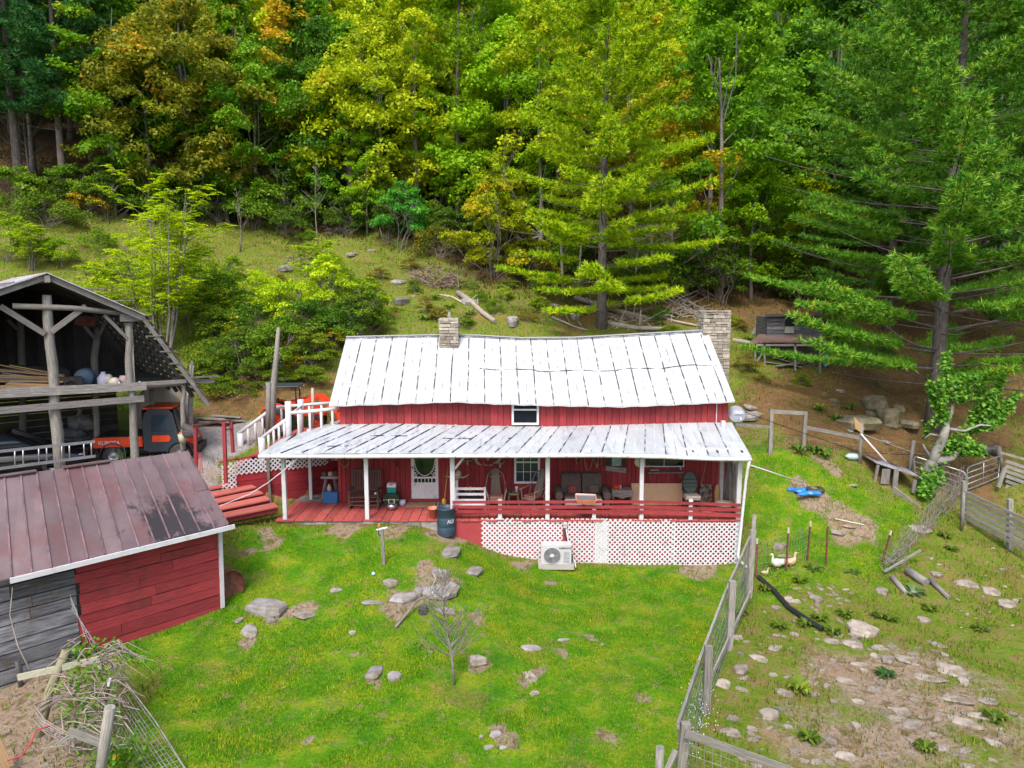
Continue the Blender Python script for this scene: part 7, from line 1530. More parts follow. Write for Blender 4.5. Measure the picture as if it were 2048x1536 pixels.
# ================================================================= FRONT RIGHT WIRE FENCE
def fence_posts(root, posts, r=.07, square=False, mat=None):
    out = []
    for (bx, by, tx, ty) in posts:
        q = G(bx, by); e = P(tx, ty, q.y)
        if square: MB().bar(q - V((0, 0, .3)), e, r * 2, r * 1.6, up=(0, 1, 0)).build('post', mat or mPost, root)
        else: MB().tube([q - V((0, 0, .3)), q.lerp(e, .5) + V((rr(-.01, .01), 0, 0)), e], [r * 1.1, r, r * .95], 9).build('post', mat or mPost, root)
        out.append((q, e))
    return out
def mesh_wire(mb, a0, a1, b0, b1, nh, nv, r=.004, sag=.0):
    """a0,a1 bottom/top at one end; b0,b1 at the other"""
    for k in range(nh):
        f = (k / (nh - 1)) ** 1.15 if nh > 1 else 0; p, q = a0.lerp(a1, f), b0.lerp(b1, f); mb.tube([p, p.lerp(q, .35) + V((rr(-.02, .02), rr(-.02, .02), -sag)), p.lerp(q, .7) + V((rr(-.02, .02), rr(-.02, .02), -sag)), q], r, 3, cap=False)
    for k in range(nv): f = (k + .5) / nv; mb.tube([a0.lerp(b0, f), a1.lerp(b1, f) - V((0, 0, sag))], r * .9, 3, cap=False)
t = thing('wire_fence', 'grey post and wire mesh fence with a top rail along the right of the lawn', 'fence', G(1440, 1360))
ps = fence_posts(t, [(1352, 1600, 1372, 1446), (1412, 1425, 1417, 1292), (1458, 1300, 1465, 1162), (1497, 1195, 1506, 1060)], .075, True)
ps2 = fence_posts(t, [(1500, 1180, 1509, 1030)], .06); ps3 = fence_posts(t, [(1476, 1180, 1500, 1088)], .035)
tops = [P(1356, 1452, ps[0][0].y), P(1398, 1325, ps[1][0].y), P(1447, 1195, ps[2][0].y), P(1500, 1075, ps[3][0].y)]
for a, b in zip(tops, tops[1:]): MB().bar(a, b, .05, .11).build('top_rail', mPost, t)
MB().bar(G(1425, 1372) + V((0, 0, .3)), G(1500, 1210) + V((0, 0, .35)), .04, .13).build('low_rail', mPost, t)
mb = MB()
for (g0, e0), (g1, e1), t0_, t1_ in zip(ps, ps[1:], tops, tops[1:]): mesh_wire(mb, g0 + V((0, 0, .05)), t0_, g1 + V((0, 0, .05)), t1_, 8, 18, .005)
mb.build('wire_mesh', mWire, t)
t = thing('wire_fence', 'wire fence with a grey top board running off the bottom right edge', 'fence', G(1400, 1500))
a, b = P(1370, 1466, 10.6), P(1600, 1548, 10.3); MB().bar(a, b, .045, .13).build('top_board', mPost, t); mb = MB(); mesh_wire(mb, V((a.x, a.y, a.z - 1.1)), a, V((b.x, b.y, b.z - 1.1)), b, 8, 14, .005); mb.build('wire_mesh', mWire, t)
e = P(1320, 1495, 10.6); stick('fence_post', [V((e.x, e.y, h1(e.x, e.y) - .2)), e], .07, 'short round grey post at the bottom edge left of the fence corner', 'post', mPost, 10); e = P(1344, 1496, 10.5); f = P(1326, 1560, 10.4); props(MB().bar(f, P(1352, 1500, 10.6), .09, .04).build('prop_board', mPost, None, origin=f), 'slanting board stub beside the short round post', 'board')
# duck pen stakes and wire
t = thing('duck_pen', 'sagging wire pen strung on rusty steel stakes beyond the ducks', 'fence', G(1570, 1150)); pz = []
for (bx, by, tx, ty) in ((1513, 1155, 1514, 1078), (1572, 1142, 1577, 1056), (1614, 1122, 1621, 1043), (1652, 1130, 1656, 1042), (1762, 1128, 1782, 1062)):
    q = G(bx, by); e = P(tx, ty, q.y); o = MB().bar(q - V((0, 0, .2)), e, .045, .045, up=(0, 1, 0)).build('stake', mRust, t); pz.append((q, e))
    MB().bar(q.lerp(e, .88), e + V((0, 0, .01)), .05, .05, up=(0, 1, 0)).build('stake_tip', mCush if bx != 1652 else mLumber, o)
mb = MB()
for (g0, e0), (g1, e1) in zip(pz[:3], pz[1:3]): mesh_wire(mb, g0 + V((0, 0, .1)), e0 - V((0, 0, .1)), g1 + V((0, 0, .1)), e1 - V((0, 0, .15)), 6, 8, .004, .06)
mb.build('wire_mesh', mWire, t)
# vine grown wire fence at the right
t = thing('overgrown_fence', 'wire fence smothered in dry brown vines rising to the animal shelter tree', 'fence', G(1850, 1060)); pts = [G(1768, 1150), G(1800, 1120), G(1850, 1070), G(1890, 1030), G(1925, 1000)]; hs = [.35, .7, .95, 1.1, 1.3]
mb = MB(); rg = random.Random(8)
for (p0, p1, h0, hh1) in zip(pts, pts[1:], hs, hs[1:]):
    mesh_wire(mb, p0, p0 + V((0, 0, h0)), p1, p1 + V((0, 0, hh1)), 5, 7, .004)
mb.build('wire_mesh', mWire, t); mb = MB(); 
for k in range(150):
    f = rg.random() * 3.99; i = int(f); p = pts[i].lerp(pts[i + 1], f - i); h = lerp(hs[i], hs[i + 1], f - i); a = p + V((rg.uniform(-.15, .15), rg.uniform(-.1, .1), rg.uniform(0, h * .5))); b = p + V((rg.uniform(-.5, .5), rg.uniform(-.25, .25), h * rg.uniform(.6, 1.15))); mb.tube([a, a.lerp(b, .5) + V((rg.uniform(-.2, .2), rg.uniform(-.15, .15), 0)), b], [.012, .009, .004], 4, cap=False)
mb.build('vines', mTwig, t); MB().bar(G(1768, 1150) + V((0, 0, .1)), P(1842, 1100, G(1842, 1130).y), .05, .05).build('brace_pole', mPost, t); MB().tube([G(1923, 1062), P(1928, 985, G(1923, 1062).y)], .05, 7).build('post', mPost, t)
# plank fences at the right
t = thing('plank_fence', 'long grey horizontal plank fence running off the right edge', 'fence', G(1975, 1090)); A0, A1 = (1921, 1018), (2075, 1122)
pa, pb = G(1921, 1040), G(2070, 1140); ya, yb = pa.y, pb.y
for k in range(6):
    f = k / 5; a = P(1921, 980 + 50 * f, ya + .0); b = P(2075, 1050 + 62 * f, yb); MB().bar(a, b, .04, .105).build('plank', mPost, t)
for px, base, top in ((1926, 1042, 962), (2018, 1098, 998)):
    q = G(px, base); MB().bar(q - V((0, 0, .3)) + V((0, -.06, 0)), P(px + 2, top, q.y - .06), .14, .12, up=(0, 1, 0)).build('post', mPost, t)
t = thing('plank_fence', 'short grey plank fence section far right behind the steel gates', 'fence', G(2010, 970)); q = G(2010, 975); yv = q.y
for k in range(6): f = k / 5; MB().bar(P(2012, 922 + 50 * f, yv), P(2060, 938 + 52 * f, yv + .3), .04, .12).build('plank', mPost, t)
MB().tube([G(2005, 950), P(1997, 893, G(2005, 950).y)], .08, 8).build('post', mBark2, t); MB().bar(P(2001, 905, yv), P(2055, 920, yv + .4), .05, .09).build('top_board', mPost, t); MB().bar(P(1996, 975, yv - .3), P(2010, 935, yv - .1), .13, .08, up=(0, 1, 0)).build('brace', mPost, t)
# steel gates
def gate(pts4, n, lab, nv=1):
    (ax, ay), (bx, by), (cx2, cy2), (dx2, dy2) = pts4      # a top-left, b top-right, c bottom-right, d bottom-left (bottoms near ground)
    qd, qc = G(dx2, dy2), G(cx2, cy2); a, b, c, d = P(ax, ay, qd.y), P(bx, by, qc.y), P(cx2, cy2, qc.y) + V((0, 0, .1)), P(dx2, dy2, qd.y) + V((0, 0, .1)); t = thing('farm_gate', lab, 'gate', qd)
    MB().tube([d, d.lerp(a, .85), a.lerp(b, .03) - (a - d) * .02, a.lerp(b, .08), a.lerp(b, .92), a.lerp(b, .97) - (b - c) * .02, c.lerp(b, .85), c, d], .028, 8, cap=False).build('frame', mSteel, t)
    for k in range(1, n): f = k / n; MB().tube([d.lerp(a, f), c.lerp(b, f)], .02, 6).build('rail', mSteel, t)
    for k in range(nv): f = (k + 1) / (nv + 1); MB().tube([d.lerp(c, f), a.lerp(b, f)], .02, 6).build('upright', mSteel, t)
gate(((1828, 912), (1932, 945), (1930, 1000), (1830, 960)), 4, 'left tubular steel gate standing half open behind the old tree'); gate(((1934, 935), (2000, 912), (1996, 960), (1934, 985)), 4, 'right tubular steel gate meeting the short plank fence')
# post and rail pen with gate frame
t = thing('gate_frame', 'grey wooden gate frame of two posts and a top board beside the house', 'gate frame', G(1575, 905)); f_ = fence_posts(t, [(1540, 908, 1543, 820), (1606, 900, 1611, 824)], .065, True); MB().bar(f_[0][1] + V((-.02, 0, -.05)), f_[1][1] + V((.05, 0, -.05)), .05, .14).build('top_board', mPost, t)
t = thing('rail_fence', 'single grey rail fence with sagging wires beyond the side lawn', 'fence', G(1660, 930)); yq = f_[0][0].y; MB().bar(P(1472, 850, yq + .3), P(1540, 854, yq), .05, .11).build('rail', mPost, t)
f2 = fence_posts(t, [(1719, 925, 1724, 845), (1818, 945, 1828, 881)], .065); MB().bar(P(1608, 854, f_[1][0].y), P(1722, 876, f2[0][0].y), .05, .13).build('rail', mPost, t)
mb = MB(); ch_ = [P(1480, 870, yq), P(1543, 892, yq), P(1608, 900, f_[1][0].y), P(1722, 915, f2[0][0].y)]
for dz in (.15, -.15, -.45, .45): mb.tube([p + V((0, 0, dz)) for p in ch_], .006, 3, cap=False)
mb.tube([P(1724, 868, f2[0][0].y), P(1826, 905, f2[1][0].y), P(1900, 918, f2[1][0].y - .5)], .012, 4, cap=False)
for k in range(24): f = k / 23 * 2.999; i = int(f); p = ch_[i].lerp(ch_[i + 1], f - i); mb.tube([p + V((0, 0, -.5)), p + V((0, 0, .4))], .004, 3, cap=False)
mb.build('wire', mWire, t)
stick('wire_line', [P(1478, 820, 23.2), P(1560, 850, 24.2), P(1720, 905, f2[0][0].y), P(1830, 910, f2[1][0].y)], .012, 'dark cable strung from the house corner to the far fence post', 'cable', mBlack, 5)
# leaning sign board pole
q = G(1782, 940); e = P(1722, 868, q.y + .2); t = thing('pole_sign', 'blank diamond shaped pale board on top of a leaning white pole', 'sign', q); MB().tube([P(1782, 935, q.y), e], .035, 7).build('pole', mWhite, t)
c = P(1720, 853, q.y + .2); mb = MB(); mb.prism([P(1708, 833, c.y), P(1729, 856, c.y + .1), P(1725, 868, c.y + .1), P(1711, 857, c.y)], (0, .03, 0)); mb.build('board', mLumber, t)
# animal shelter
q = G(1790, 985); t = thing('animal_shelter', 'low grey plank animal shelter with rusty tin roof at the foot of the old tree', 'shelter', q)
y0 = G(1760, 965).y - .0; y1 = G(1850, 1000).y
cor = [P(1754, 927, y0), P(1845, 958, y1), P(1820, 948 - 10, y1 + 1.2), P(1760, 925 - 3, y0 + 1.1)]; mb = MB(); mb.add([cor[0], cor[1], V((cor[1].x, cor[1].y + 1.2, cor[1].z + .12)), V((cor[0].x, cor[0].y + 1.2, cor[0].z + .12))], [(0, 1, 2, 3), (3, 2, 1, 0)])
for k in range(12): a = cor[0].lerp(cor[1], k / 11); mb.tube([a + V((0, 0, .01)), a + V((0, 1.2, .13))], .018, 4)
mb.build('roof', M('rusty shelter tin', (.30, .31, .36), (.16, .09, .08), 1.4, coord='obj', rough=.5, lo=.48, hi=.6), t)
def sp(px, py, k=0): f = (px - 1754) / 91; return P(px, py, lerp(y0, y1, f) + k)
for (ax, ay, bx, by, w_) in ((1756, 930, 1748, 970, .09), (1793, 938, 1788, 985, .16), (1830, 960, 1826, 985, .12)): MB().bar(sp(ax, ay), sp(bx, by), w_, .06, up=(0, 1, 0)).build('post', mPost, t)
MB().bar(sp(1773, 938, -.03), sp(1769, 968, -.03), .30, .03, up=(0, 1, 0)).build('door_board', mPost, t); MB().bar(sp(1748, 968), sp(1790, 985), .05, .14).build('sill', mPost, t); MB().bar(sp(1785, 985), sp(1845, 1010), .05, .25).build('front_board', mPost, t); MB().bar(sp(1786, 978, -.2), sp(1840, 1020, -.5), .06, .22).build('front_board', mPost, t)
MB().bar(sp(1756, 955, 1.1), sp(1843, 985, 1.1), .04, .7).build('back_wall', mGreyD, t)
# old tree with leafy shoots
q = G(1853, 985); t = thing('old_tree', 'stumpy old grey tree with bent limb and upright leafy shoots', 'tree', q); yq = q.y
MB().tube([q + V((0, 0, -.3)), P(1856, 960, yq), P(1862, 932, yq), P(1866, 922, yq)], [.30, .27, .23, .17], 12).build('stump', mBark2, t); mb = MB()
mb.tube([P(1862, 935, yq), P(1872, 905, yq), P(1886, 878, yq - .1), P(1892, 855, yq - .1), P(1893, 845, yq)], [.17, .17, .15, .13, .09], 10); mb.tube([P(1893, 855, yq), P(1903, 825, yq), P(1906, 800, yq), P(1913, 783, yq)], [.07, .06, .06, .04], 8); mb.tube([P(1868, 925, yq), P(1905, 915, yq - .2), P(1925, 895, yq - .3)], [.16, .12, .06], 8)
mb.tube([P(1893, 858, yq), P(1930, 862, yq - .3), P(1960, 850, yq - .5), P(1985, 852, yq - .6)], [.07, .055, .04, .02], 7); mb.tube([P(1878, 872, yq), P(1860, 868, yq), P(1848, 878, yq)], [.05, .04, .02], 6); mb.tube([P(1862, 915, yq), P(1850, 898, yq), P(1846, 888, yq)], [.06, .04, .02], 6)
mb.build('trunk', M('smooth grey bark', (.32, .31, .29), (.17, .16, .15), 3, coord='obj', rough=.9, bump=.7), t); NR = np.random.default_rng(9); pos = []
shoots = [((1890, 800), (1893, 705), .34, 240), ((1886, 845), (1858, 765), .30, 230), ((1885, 840), (1880, 756), .28, 160), ((1912, 800), (1925, 748), .28, 150), ((1925, 800), (1950, 755), .26, 110), ((1950, 850), (1964, 770), .34, 240), ((1960, 850), (1985, 785), .36, 260), ((1975, 845), (2003, 755), .34, 260), ((1980, 850), (2035, 790), .36, 300), ((1905, 880), (1960, 905), .5, 330), ((1890, 900), (1930, 900), .42, 260), ((1860, 845), (1848, 880), .2, 50), ((1858, 950), (1848, 990), .42, 420), ((1870, 935), (1850, 975), .36, 260), ((1862, 930), (1885, 955), .25, 90), ((1930, 862), (1990, 850), .3, 200)]
mb = MB()
for (a, b, r_, n) in shoots:
    A, B_ = np.array(P(*a, yq - .1)), np.array(P(*b, yq - .1 + rr(-.5, .5))); mb.tube([V(A), V(B_)], [.02, .006], 4); f = NR.uniform(0, 1, n * 2)[:, None]; pos.append(A + (B_ - A) * f + NR.normal(size=(n * 2, 3)) * r_ * .36 * (1.15 - f * .6))
mb.build('shoots', mTwig, t); pos = np.concatenate(pos); nr = unit(len(pos)) * .7 + np.array([0, -.2, .8]); nr /= np.linalg.norm(nr, axis=1, keepdims=True)
me = np_mesh('leaves', leaf_quads(pos - np.array(q), nr, .15, .75), 4, mLeaf, NR.uniform(0, 1, len(pos))); o = link(bpy.data.objects.new('leaves', me)); o.parent = t; o.color = (.13, .36, .04, .03)
# troughs, tarp, jug, white stick
for px, lab in ((1969, 'left dark grey tub beyond the right steel gate'), (1988, 'right dark grey tub beyond the right steel gate')):
    q = G(px, 908); t = thing('feed_tub', lab, 'tub', q); MB().lathe(q, [(0, 0), (.2, 0), (.24, .2), (.25, .26), (.2, .3)], 16).build('body', mGreyT, t); MB().lathe(q + V((0, 0, .3)), [(.2, 0), (.06, .03), (.06, .08), (0, .08)], 12).build('lid', mGreyT, t)
q = G(1614, 985); mb = MB(); rg = random.Random(3)
for k in range(16): mb.ell(q + V((rg.uniform(-.5, .35), rg.uniform(-.35, .3), .05)), (rg.uniform(.12, .3), rg.uniform(.08, .16), rg.uniform(.04, .10)), 7, 4, rot=(0, 0, rg.uniform(-.5, .5)), smooth=False)
props(mb.build('blue_tarp', mTarp, None, origin=q), 'crumpled bright blue tarp lying in the side lawn', 'tarp'); q = G(1630, 981); props(MB().lathe(q + V((0, 0, .04)), [(.16, -.05), (.28, -.06), (.33, 0), (.28, .07), (.16, .06)], 20).build('tyre', mRubber, None, origin=q), 'old tyre on the right end of the blue tarp', 'tyre')
stick('white_rope', [P(1500, 930, 22), G(1606, 972) + V((0, 0, .12))], .02, 'taut white rope running from the porch corner to the blue tarp', 'rope', mVinyl, 5)
q = G(1706, 920); t = thing('jug', 'pale blue white plastic jug lying by the fence post', 'jug', q); MB().lathe(q + V((0, 0, .13)), [(0, -.25), (.12, -.23), (.13, 0), (.12, .2), (.05, .28), (.04, .33), (0, .33)], 14, axis=(-.95, -.2, .1)).build('body', flat('milky blue plastic', (.45, .58, .58), .4), t)
stick('white_stick', [G(1670, 1040) + V((0, 0, .04)), G(1728, 1052) + V((0, 0, .04))], .02, 'thin white stick lying in the side lawn', 'stick', mVinyl, 5); stick('thin_stick', [G(1930, 800) + V((0, 0, .02)), G(1990, 800)], .02, 'fallen stick in the straw behind the old tree', 'stick', mTwig, 5)
# ================================================================= COOP
q = G(1560, 742); t = thing('chicken_coop', 'small weathered two level coop with rusty lean to roof behind the pine', 'coop', q); yc = 34.0
def cp(px, py, k=0): return P(px, py, yc + k)
lo = [cp(1500, 683, -.2), cp(1650, 683, -.2), cp(1650, 668, 1.6), cp(1518, 668, 1.6)]; mb = MB(); mb.add(lo + [v_ - V((0, 0, .05)) for v_ in lo], [(0, 1, 2, 3), (7, 6, 5, 4), (0, 4, 5, 1)]); mb.build('lower_roof', M('rusty pink tin', (.22, .12, .095), (.15, .115, .11), 1.5, coord='obj', rough=.6), t)
MB().bar(cp(1505, 690, -.1), cp(1650, 690, -.1), .08, .1).build('beam', mPost, t); mb = MB()
for k in range(5): mb.bar(cp(1534, 636 + k * 8 + 4, 1.2), cp(1600, 636 + k * 8 + 4, 1.2), .04, .17)
mb.b2(cp(1536, 670, 1.22).x, cp(1660, 670, 1.22).x, yc + 1.25, yc + 3, cp(1540, 672, 1.2).z, cp(1540, 634, 1.2).z); mb.build('upper_wall', mLog, t)
MB().bar(cp(1592, 655, 1.1), cp(1592, 637, 1.1), .04, .04).build('frame', mPost, t); MB().b2(cp(1570, 660, 1.1).x, cp(1588, 660, 1.1).x, yc + 1.12, yc + 1.16, cp(1570, 652, 1.1).z, cp(1570, 638, 1.1).z).build('window', mGlass, t); MB().b2(cp(1570, 660, 1.1).x, cp(1588, 660, 1.1).x, yc + 1.1, yc + 1.14, cp(1570, 666, 1.1).z, cp(1570, 653, 1.1).z).build('shutter', mLime, t)
mb = MB(); ur = [cp(1530, 632, .8), cp(1680, 628, .8), cp(1680, 626, 3), cp(1530, 628, 3)]; mb.add(ur + [v_ - V((0, 0, .06)) for v_ in ur], [(0, 1, 2, 3), (7, 6, 5, 4), (0, 4, 5, 1)]); mb.build('upper_roof', mGreyD, t)
for px, b in ((1510, 730), (1529, 732), (1640, 742), (1590, 735)): MB().bar(cp(px, b + 6, -.1), cp(px, 688, -.1), .08, .08, up=(0, 1, 0)).build('post', mPost, t)
MB().b2(cp(1514, 700, 1).x, cp(1655, 700, 1).x, yc + .9, yc + .95, cp(1536, 748, 1).z, cp(1536, 688, 1).z).build('shade_back', mGreyD, t)  # dark sheet added to put shade into the open space below the lean-to
MB().bar(cp(1512, 726, -.15), cp(1526, 704, -.15), .06, .05).build('brace', mPost, t)
for k, (a, b, lab) in enumerate((((1530, 728), (1600, 738), 'grey plank lying at the foot of the coop'), ((1555, 738), (1620, 728), 'second grey plank crossed before the coop'), ((1545, 722), (1585, 730), 'short brown board under the coop roof'))):
    p0, p1 = G(*a), G(*b); props(MB().bar(p0 + V((0, 0, .1 + .05 * k)), p1 + V((0, 0, .12)), .22, .04).build('plank', mGrey, None, origin=p0), lab, 'plank')
p0 = G(1518, 672); props(MB().bar(p0 + V((-.2, 0, 0)), p0 + V((.2, .1, .9)), .5, .05, up=(0, 1, 0)).build('leaning_panel', mGrey, None, origin=p0), 'slatted grey panel leaning left of the coop', 'panel')
p0 = G(1652, 735); props(MB().ell(p0 + V((0, 0, .35)), (.2, .15, .35), 8, 6, smooth=False).build('blue_tarp', mTarp, None, origin=p0), 'small blue tarp bundle at the right foot of the coop', 'tarp')
# ================================================================= LOGS AND BRUSH ON THE HILL
def log_thing(pts, r0, r1, lab, mat=None, cat='log', name='fallen_log', stubs=0):
    pp_ = [G(*p) for p in pts]; pp_ = [p + V((0, 0, r0 * .8)) for p in pp_]; mb = MB(); n = len(pp_); mb.tube(pp_, [lerp(r0, r1, k / (n - 1)) for k in range(n)], 8)
    for k in range(stubs):
        f = rr(.1, .9) * (n - 1); i = min(int(f), n - 2); p = pp_[i].lerp(pp_[i + 1], f - i); mb.tube([p, p + V((rr(-.6, .6), rr(-.3, .3), rr(.3, 1.1)))], [r1 * .5, .012], 5)
    return props(mb.build(name, mat or mDead, None, origin=pp_[0]), lab, cat)
log_thing([(916, 590), (940, 606), (965, 630), (990, 648)], .16, .12, 'pale bleached log pointing down to the roof ridge', stubs=2); log_thing([(880, 592), (905, 596), (930, 610)], .07, .05, 'thin grey curved branch above the bleached log'); log_thing([(1150, 600), (1190, 612), (1240, 628), (1300, 642)], .17, .12, 'long fallen log passing behind the big pine trunk', stubs=4)
log_thing([(1215, 650), (1270, 660), (1330, 662)], .14, .10, 'lower fallen log right of the big pine trunk', stubs=3); log_thing([(1300, 628), (1350, 645), (1400, 655)], .09, .05, 'thin fallen log reaching toward the tall chimney', stubs=3); log_thing([(1105, 636), (1150, 655), (1175, 662)], .05, .04, 'slim white fallen branch left of the pine base', stubs=2)
log_thing([(1465, 684), (1490, 688), (1512, 692)], .12, .1, 'fallen pole left of the coop', stubs=0); log_thing([(1170, 616), (1200, 620), (1130, 614)][:2], .1, .08, 'broken log stub just left of the pine trunk', stubs=1)
def brush(px, py, R, n, lab, mat=None, hgt=.8, seed=1, r=.03):
    q = G(px, py); mb = MB(); rg = random.Random(seed)
    for k in range(n):
        a = rg.uniform(0, 6.28); l = R * rg.uniform(.5, 1.3); p = q + V((rg.uniform(-R, R) * .7, rg.uniform(-R, R) * .5, rg.uniform(0, hgt * .5))); p.z += h1(p.x, p.y) - q.z; d = V((math.cos(a), math.sin(a) * .7, rg.uniform(-.1, .7))) * l * .6; mb.tube([p - d * .4, p + V((0, 0, .1)), p + d], [r, r * .7, .005], 4, cap=False)
    return props(mb.build('brush_pile', mat or mTwig, None, origin=q), lab, 'brush pile')
brush(875, 572, 2.0, 90, 'heap of dead grey and reddish brush on the slope above the roof', M('reddish twigs', (.28, .19, .16), (.16, .11, .10)), 1.2, 1, .035); brush(1370, 635, 1.5, 60, 'tangle of pale fallen branches before the tall chimney', mDead, .9, 2, .028); brush(1330, 600, 2.2, 70, 'heap of fallen dead boughs right of the middle pine', mDead, 1.2, 3, .035); brush(690, 465, 1.6, 40, 'dead branches at the top of the clearing', mTwig, .8, 5); brush(1250, 645, 1.8, 40, 'scattered broken sticks beside the big pine trunk', mDead, .5, 6, .025); brush(600, 530, 1.2, 26, 'small stick heap beside the dark rocks on the clearing', mTwig, .4, 7)
# ================================================================= LOWER LEFT CORNER
Yc = 11.6
def ground_post(bx, by, tx, ty, r, lab, mat=mPost, name='fence_post'):
    q = G(bx, by); e = P(tx, ty, q.y); return props(MB().tube([q - V((0, 0, .2)), q.lerp(e, .5) + V((.01, 0, 0)), e], [r, r, r * .96], 12).build(name, mat, None, origin=q), lab, 'post'), q, e
o, q1, e1 = ground_post(190, 1600, 220, 1414, .085, 'thick round grey post at the bottom left with a board nailed on'); q = P(75, 1440, 12.3); e2 = P(133, 1300, 12.9)
props(MB().tube([V((q.x, q.y, h1(q.x, q.y))), P(100, 1380, 12.6), e2], [.085, .085, .08], 12).build('fence_post', M('mossy post', (.30, .28, .17), (.16, .15, .09), 3, stretch=(1, 10, 1), bump=.5), None, origin=q), 'leaning mossy round post left of the wire tangle', 'post')
o, q3, e3 = ground_post(42, 1372, 34, 1322, .05, 'short dark post stub before the grey shed wall', mGreyD)
a, b = P(36, 1355, 12.6), P(200, 1318, 12.9); props(MB().bar(a, b, .05, .12).build('rail_board', M('pale green grey board', (.46, .45, .36), (.30, .29, .22), 3, stretch=GR), None, origin=a), 'pale board nailed across the leaning mossy post', 'board')
a, b = P(138, 1462, 11.0), P(222, 1495, 10.9); props(MB().bar(a, b, .05, .13).build('rail_board', mPost, None, origin=a), 'short grey board nailed to the thick round post', 'board')
a, b = P(118, 1486, 11.0), P(160, 1458, 11.1); props(MB().bar(a, b, .06, .05).build('rail_board', mPost, None, origin=a), 'splintered board end left of the thick round post', 'board')
a, b = P(-10, 1480, 11.4), P(18, 1536, 11.2); props(MB().bar(a, b, .14, .05).build('old_board', mLumber, None, origin=a), 'old board stub cut by the lower left corner', 'board')
t = thing('wire_fence', 'collapsed woven wire fence full of dead vines in the lower left corner', 'fence', G(250, 1480)); mb = MB(); top0, top1 = P(225, 1330, 12.9), P(385, 1560, 11.0); g0, g1 = G(195, 1400), G(290, 1600)
mesh_wire(mb, g0, top0, g1, top1, 13, 26, .0055, .05); mb.tube([top0, top0.lerp(top1, .5) + V((.1, 0, -.05)), top1], .012, 5, cap=False)
mesh_wire(mb, P(140, 1190, 14.4), P(142, 1215, 14.2), P(185, 1310, 13.3), P(215, 1320, 13.2), 4, 8, .006); mb.build('wire_mesh', mWire, t)
mb = MB(); rg = random.Random(12)
for k in range(120):
    f = rg.random(); c = P(lerp(110, 250, rg.random()), lerp(1290, 1500, f), lerp(13, 11.3, f) + rg.uniform(-.3, .3)); a = rg.uniform(0, 6.28); l = rg.uniform(.3, 1.1); d = V((math.cos(a) * .8, math.sin(a) * .5, rg.uniform(-.5, .5))) * l * .5; mb.tube([c - d, c - d * .3 + V((rg.uniform(-.15, .15), 0, rg.uniform(-.1, .2))), c + d * .4 + V((rg.uniform(-.15, .15), 0, rg.uniform(-.1, .2))), c + d], [.012, .011, .009, .003], 4, cap=False)
for k in range(14):
    c = P(205 + rg.uniform(-20, 10), 1312 + rg.uniform(-10, 20), 13); e = P(205 + rg.uniform(40, 110), 1330 + rg.uniform(-30, 60), 12.8); mb.tube([c, c.lerp(e, .5) + V((0, 0, rg.uniform(.1, .35))), e], [.012, .009, .003], 4, cap=False)
for k in range(6): mb.tube([P(112 + 3 * k, 1392, 12.4), P(70 + rg.uniform(-10, 10), 1410 + 6 * k, 12.0), P(90, 1440 + 5 * k, 11.8), P(150, 1475 + 4 * k, 11.5)], .014, 5, cap=False)
mb.build('vines', M('grey vine', (.34, .28, .26), (.22, .18, .16)), t)
vl = []; NR = np.random.default_rng(44)
for (px, py, Y, n, r_) in ((165, 1300, 13.1, 90, .16), (215, 1296, 13.1, 70, .14), (255, 1305, 13, 60, .16), (175, 1360, 12.5, 260, .3), (180, 1430, 12.0, 260, .3), (240, 1500, 11.4, 200, .32), (130, 1330, 12.9, 50, .12), (200, 1530, 11.2, 150, .3), (150, 1315, 13, 60, .1)):
    c = np.array(P(px, py, Y)); vl.append(c + NR.normal(size=(n, 3)) * r_ * np.array([1, .6, .7]))
vl = np.concatenate(vl); nr = unit(len(vl)) * .7 + np.array([0, -.3, .6]); nr /= np.linalg.norm(nr, axis=1, keepdims=True); me = np_mesh('vine_leaves', leaf_quads(vl - np.array(OFF[t.name]), nr, .085, .8), 4, mLeaf, NR.uniform(0, 1, len(vl))); o = link(bpy.data.objects.new('vine_leaves', me)); o.parent = t; o.color = (.10, .27, .02, .25)
e = P(218, 1358, 12.3); q = P(211, 1400, 12.3); t2 = thing('steel_stake', 'dark red steel stake with white tip inside the collapsed wire fence', 'stake', q); MB().bar(P(206, 1430, 12.3), P(217, 1372, 12.3), .04, .04, up=(0, 1, 0)).build('stake', mRust, t2); MB().bar(P(217, 1372, 12.3), P(220, 1357, 12.3), .045, .045, up=(0, 1, 0)).build('tip', mVinyl, t2)
stick('red_twine', [P(100, 1452, 11.6), P(72, 1460, 11.5), P(62, 1485, 11.3), P(45, 1510, 11.2), P(15, 1522, 11.2)], .014, 'strand of red twine trailing from the dead vines', 'twine', mPink, 5)
stick('thin_vine', [P(25, 1175, 13.6), P(20, 1230, 13.3), P(35, 1290, 13.1), P(60, 1340, 12.9)], [.008, .012, .014, .016], 'thin bare vine climbing before the grey shed wall', 'vine', mTwig, 5)
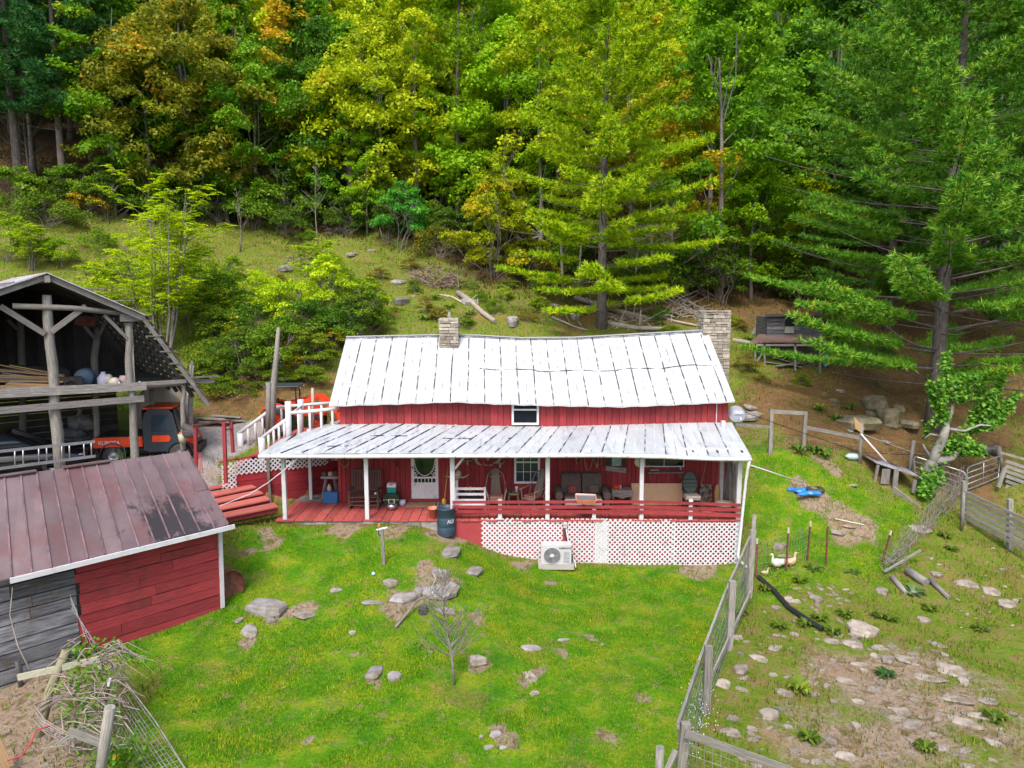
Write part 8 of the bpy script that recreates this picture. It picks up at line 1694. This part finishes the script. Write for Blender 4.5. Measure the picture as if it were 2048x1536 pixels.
# ================================================================= GRASS AND GROUND COVER (stuff)
def blades(name, label, n, region, hgt, wid, cols, seed, keep, lean=.5, jitc=.25, patchy=None):
    rg = np.random.default_rng(seed); x0, x1, y0, y1 = region; xs = rg.uniform(x0, x1, n); ys = y0 + (y1 - y0) * rg.uniform(0, 1, n)
    k = np.abs(xs) < ys * .78 + 1.5; xs, ys = xs[k], ys[k]
    m = masks(xs, ys); w_ = keep(m, xs, ys); k = rg.uniform(0, 1, len(xs)) < w_; xs, ys = xs[k], ys[k]; zs = hh(xs, ys); n = len(xs)
    a = rg.uniform(0, 6.283, n); d = np.stack([np.cos(a), np.sin(a), np.zeros(n)], 1); s = np.stack([-d[:, 1], d[:, 0], np.zeros(n)], 1)
    big = (np.sin(xs * 1.3 + 2 * np.sin(ys * .7)) * np.sin(ys * 1.1 + 1.5 * np.sin(xs * .8)) + .6 * np.sin(xs * 3.1 + ys * 2.3) * np.sin(ys * 3.7 - xs * 1.9)) * .5 + .5
    h = hgt * rg.uniform(.5, 1.3, n) * (.7 + .6 * np.clip(big, 0, 1)); p = np.stack([xs, ys, zs - .01], 1); w2 = wid * rg.uniform(.6, 1.3, n)
    tip = p + d * (h * lean * rg.uniform(.1, 1, n))[:, None] + np.array([0, 0, 1]) * h[:, None]
    v = np.stack([p - s * w2[:, None], p + s * w2[:, None], tip], 1).reshape(-1, 3)
    t = np.clip(big + rg.normal(0, .22, n), 0, .999) * (len(cols) - 1); i = t.astype(int); f = (t - i)[:, None]; c = np.array(cols); col = c[i] * (1 - f) + c[np.minimum(i + 1, len(cols) - 1)] * f
    me = np_mesh(name, v, 3, mGrassB, rg.uniform(0, 1, n), cols=np.c_[col, np.ones(n)]); o = link(bpy.data.objects.new(name, me)); return props(o, label, 'grass', kind='stuff')
bare = lambda x, y: 1 - .9 * (np.sin(x * 1.7 + np.sin(y * 1.3) * 2 + 4) * np.sin(y * 1.9 + np.sin(x * 1.1) + 1) > .62)
blades('lawn_grass', 'short vivid green lawn grass around the house', 430000, (-9.5, 14, 10.2, 25.6), .052, .010, [(.34, .27, .05), (.20, .32, .010), (.085, .27, .005), (.045, .21, .006), (.12, .30, .006), (.27, .33, .015)], 1, lambda m, x, y: np.clip(m['lawn'] * 1.3 - .1, 0, 1) * bare(x, y))
blades('pasture_grass', 'patchy olive grass and weeds on the rocky pasture', 120000, (-12, 22, 10.5, 30), .12, .014, [(.26, .18, .07), (.15, .19, .02), (.07, .14, .01), (.13, .22, .012), (.21, .19, .04)], 2, lambda m, x, y: (1 - m['lawn']) * (1 - .7 * m['dirt']) * (1 - m['drive']) * (1 - .75 * m['straw']) * (.15 + .85 * (np.sin(x * 1.9 + np.sin(y * 2.1)) * np.sin(y * 1.7 + np.sin(x * 2.3)) > -.15)) * ~((x > -7.2) & (x < 7.1) & (y > 20.9)))
blades('hillside_grass', 'rough yellowish green grass of the sloping clearing', 190000, (-42, 34, 28.6, 58), .13, .022, [(.24, .19, .05), (.16, .23, .015), (.09, .18, .010), (.18, .27, .012), (.27, .20, .05)], 3, lambda m, x, y: (1 - m['drive']) * (1 - .9 * m['straw']) * (1 - .85 * m['wood']) * .9)
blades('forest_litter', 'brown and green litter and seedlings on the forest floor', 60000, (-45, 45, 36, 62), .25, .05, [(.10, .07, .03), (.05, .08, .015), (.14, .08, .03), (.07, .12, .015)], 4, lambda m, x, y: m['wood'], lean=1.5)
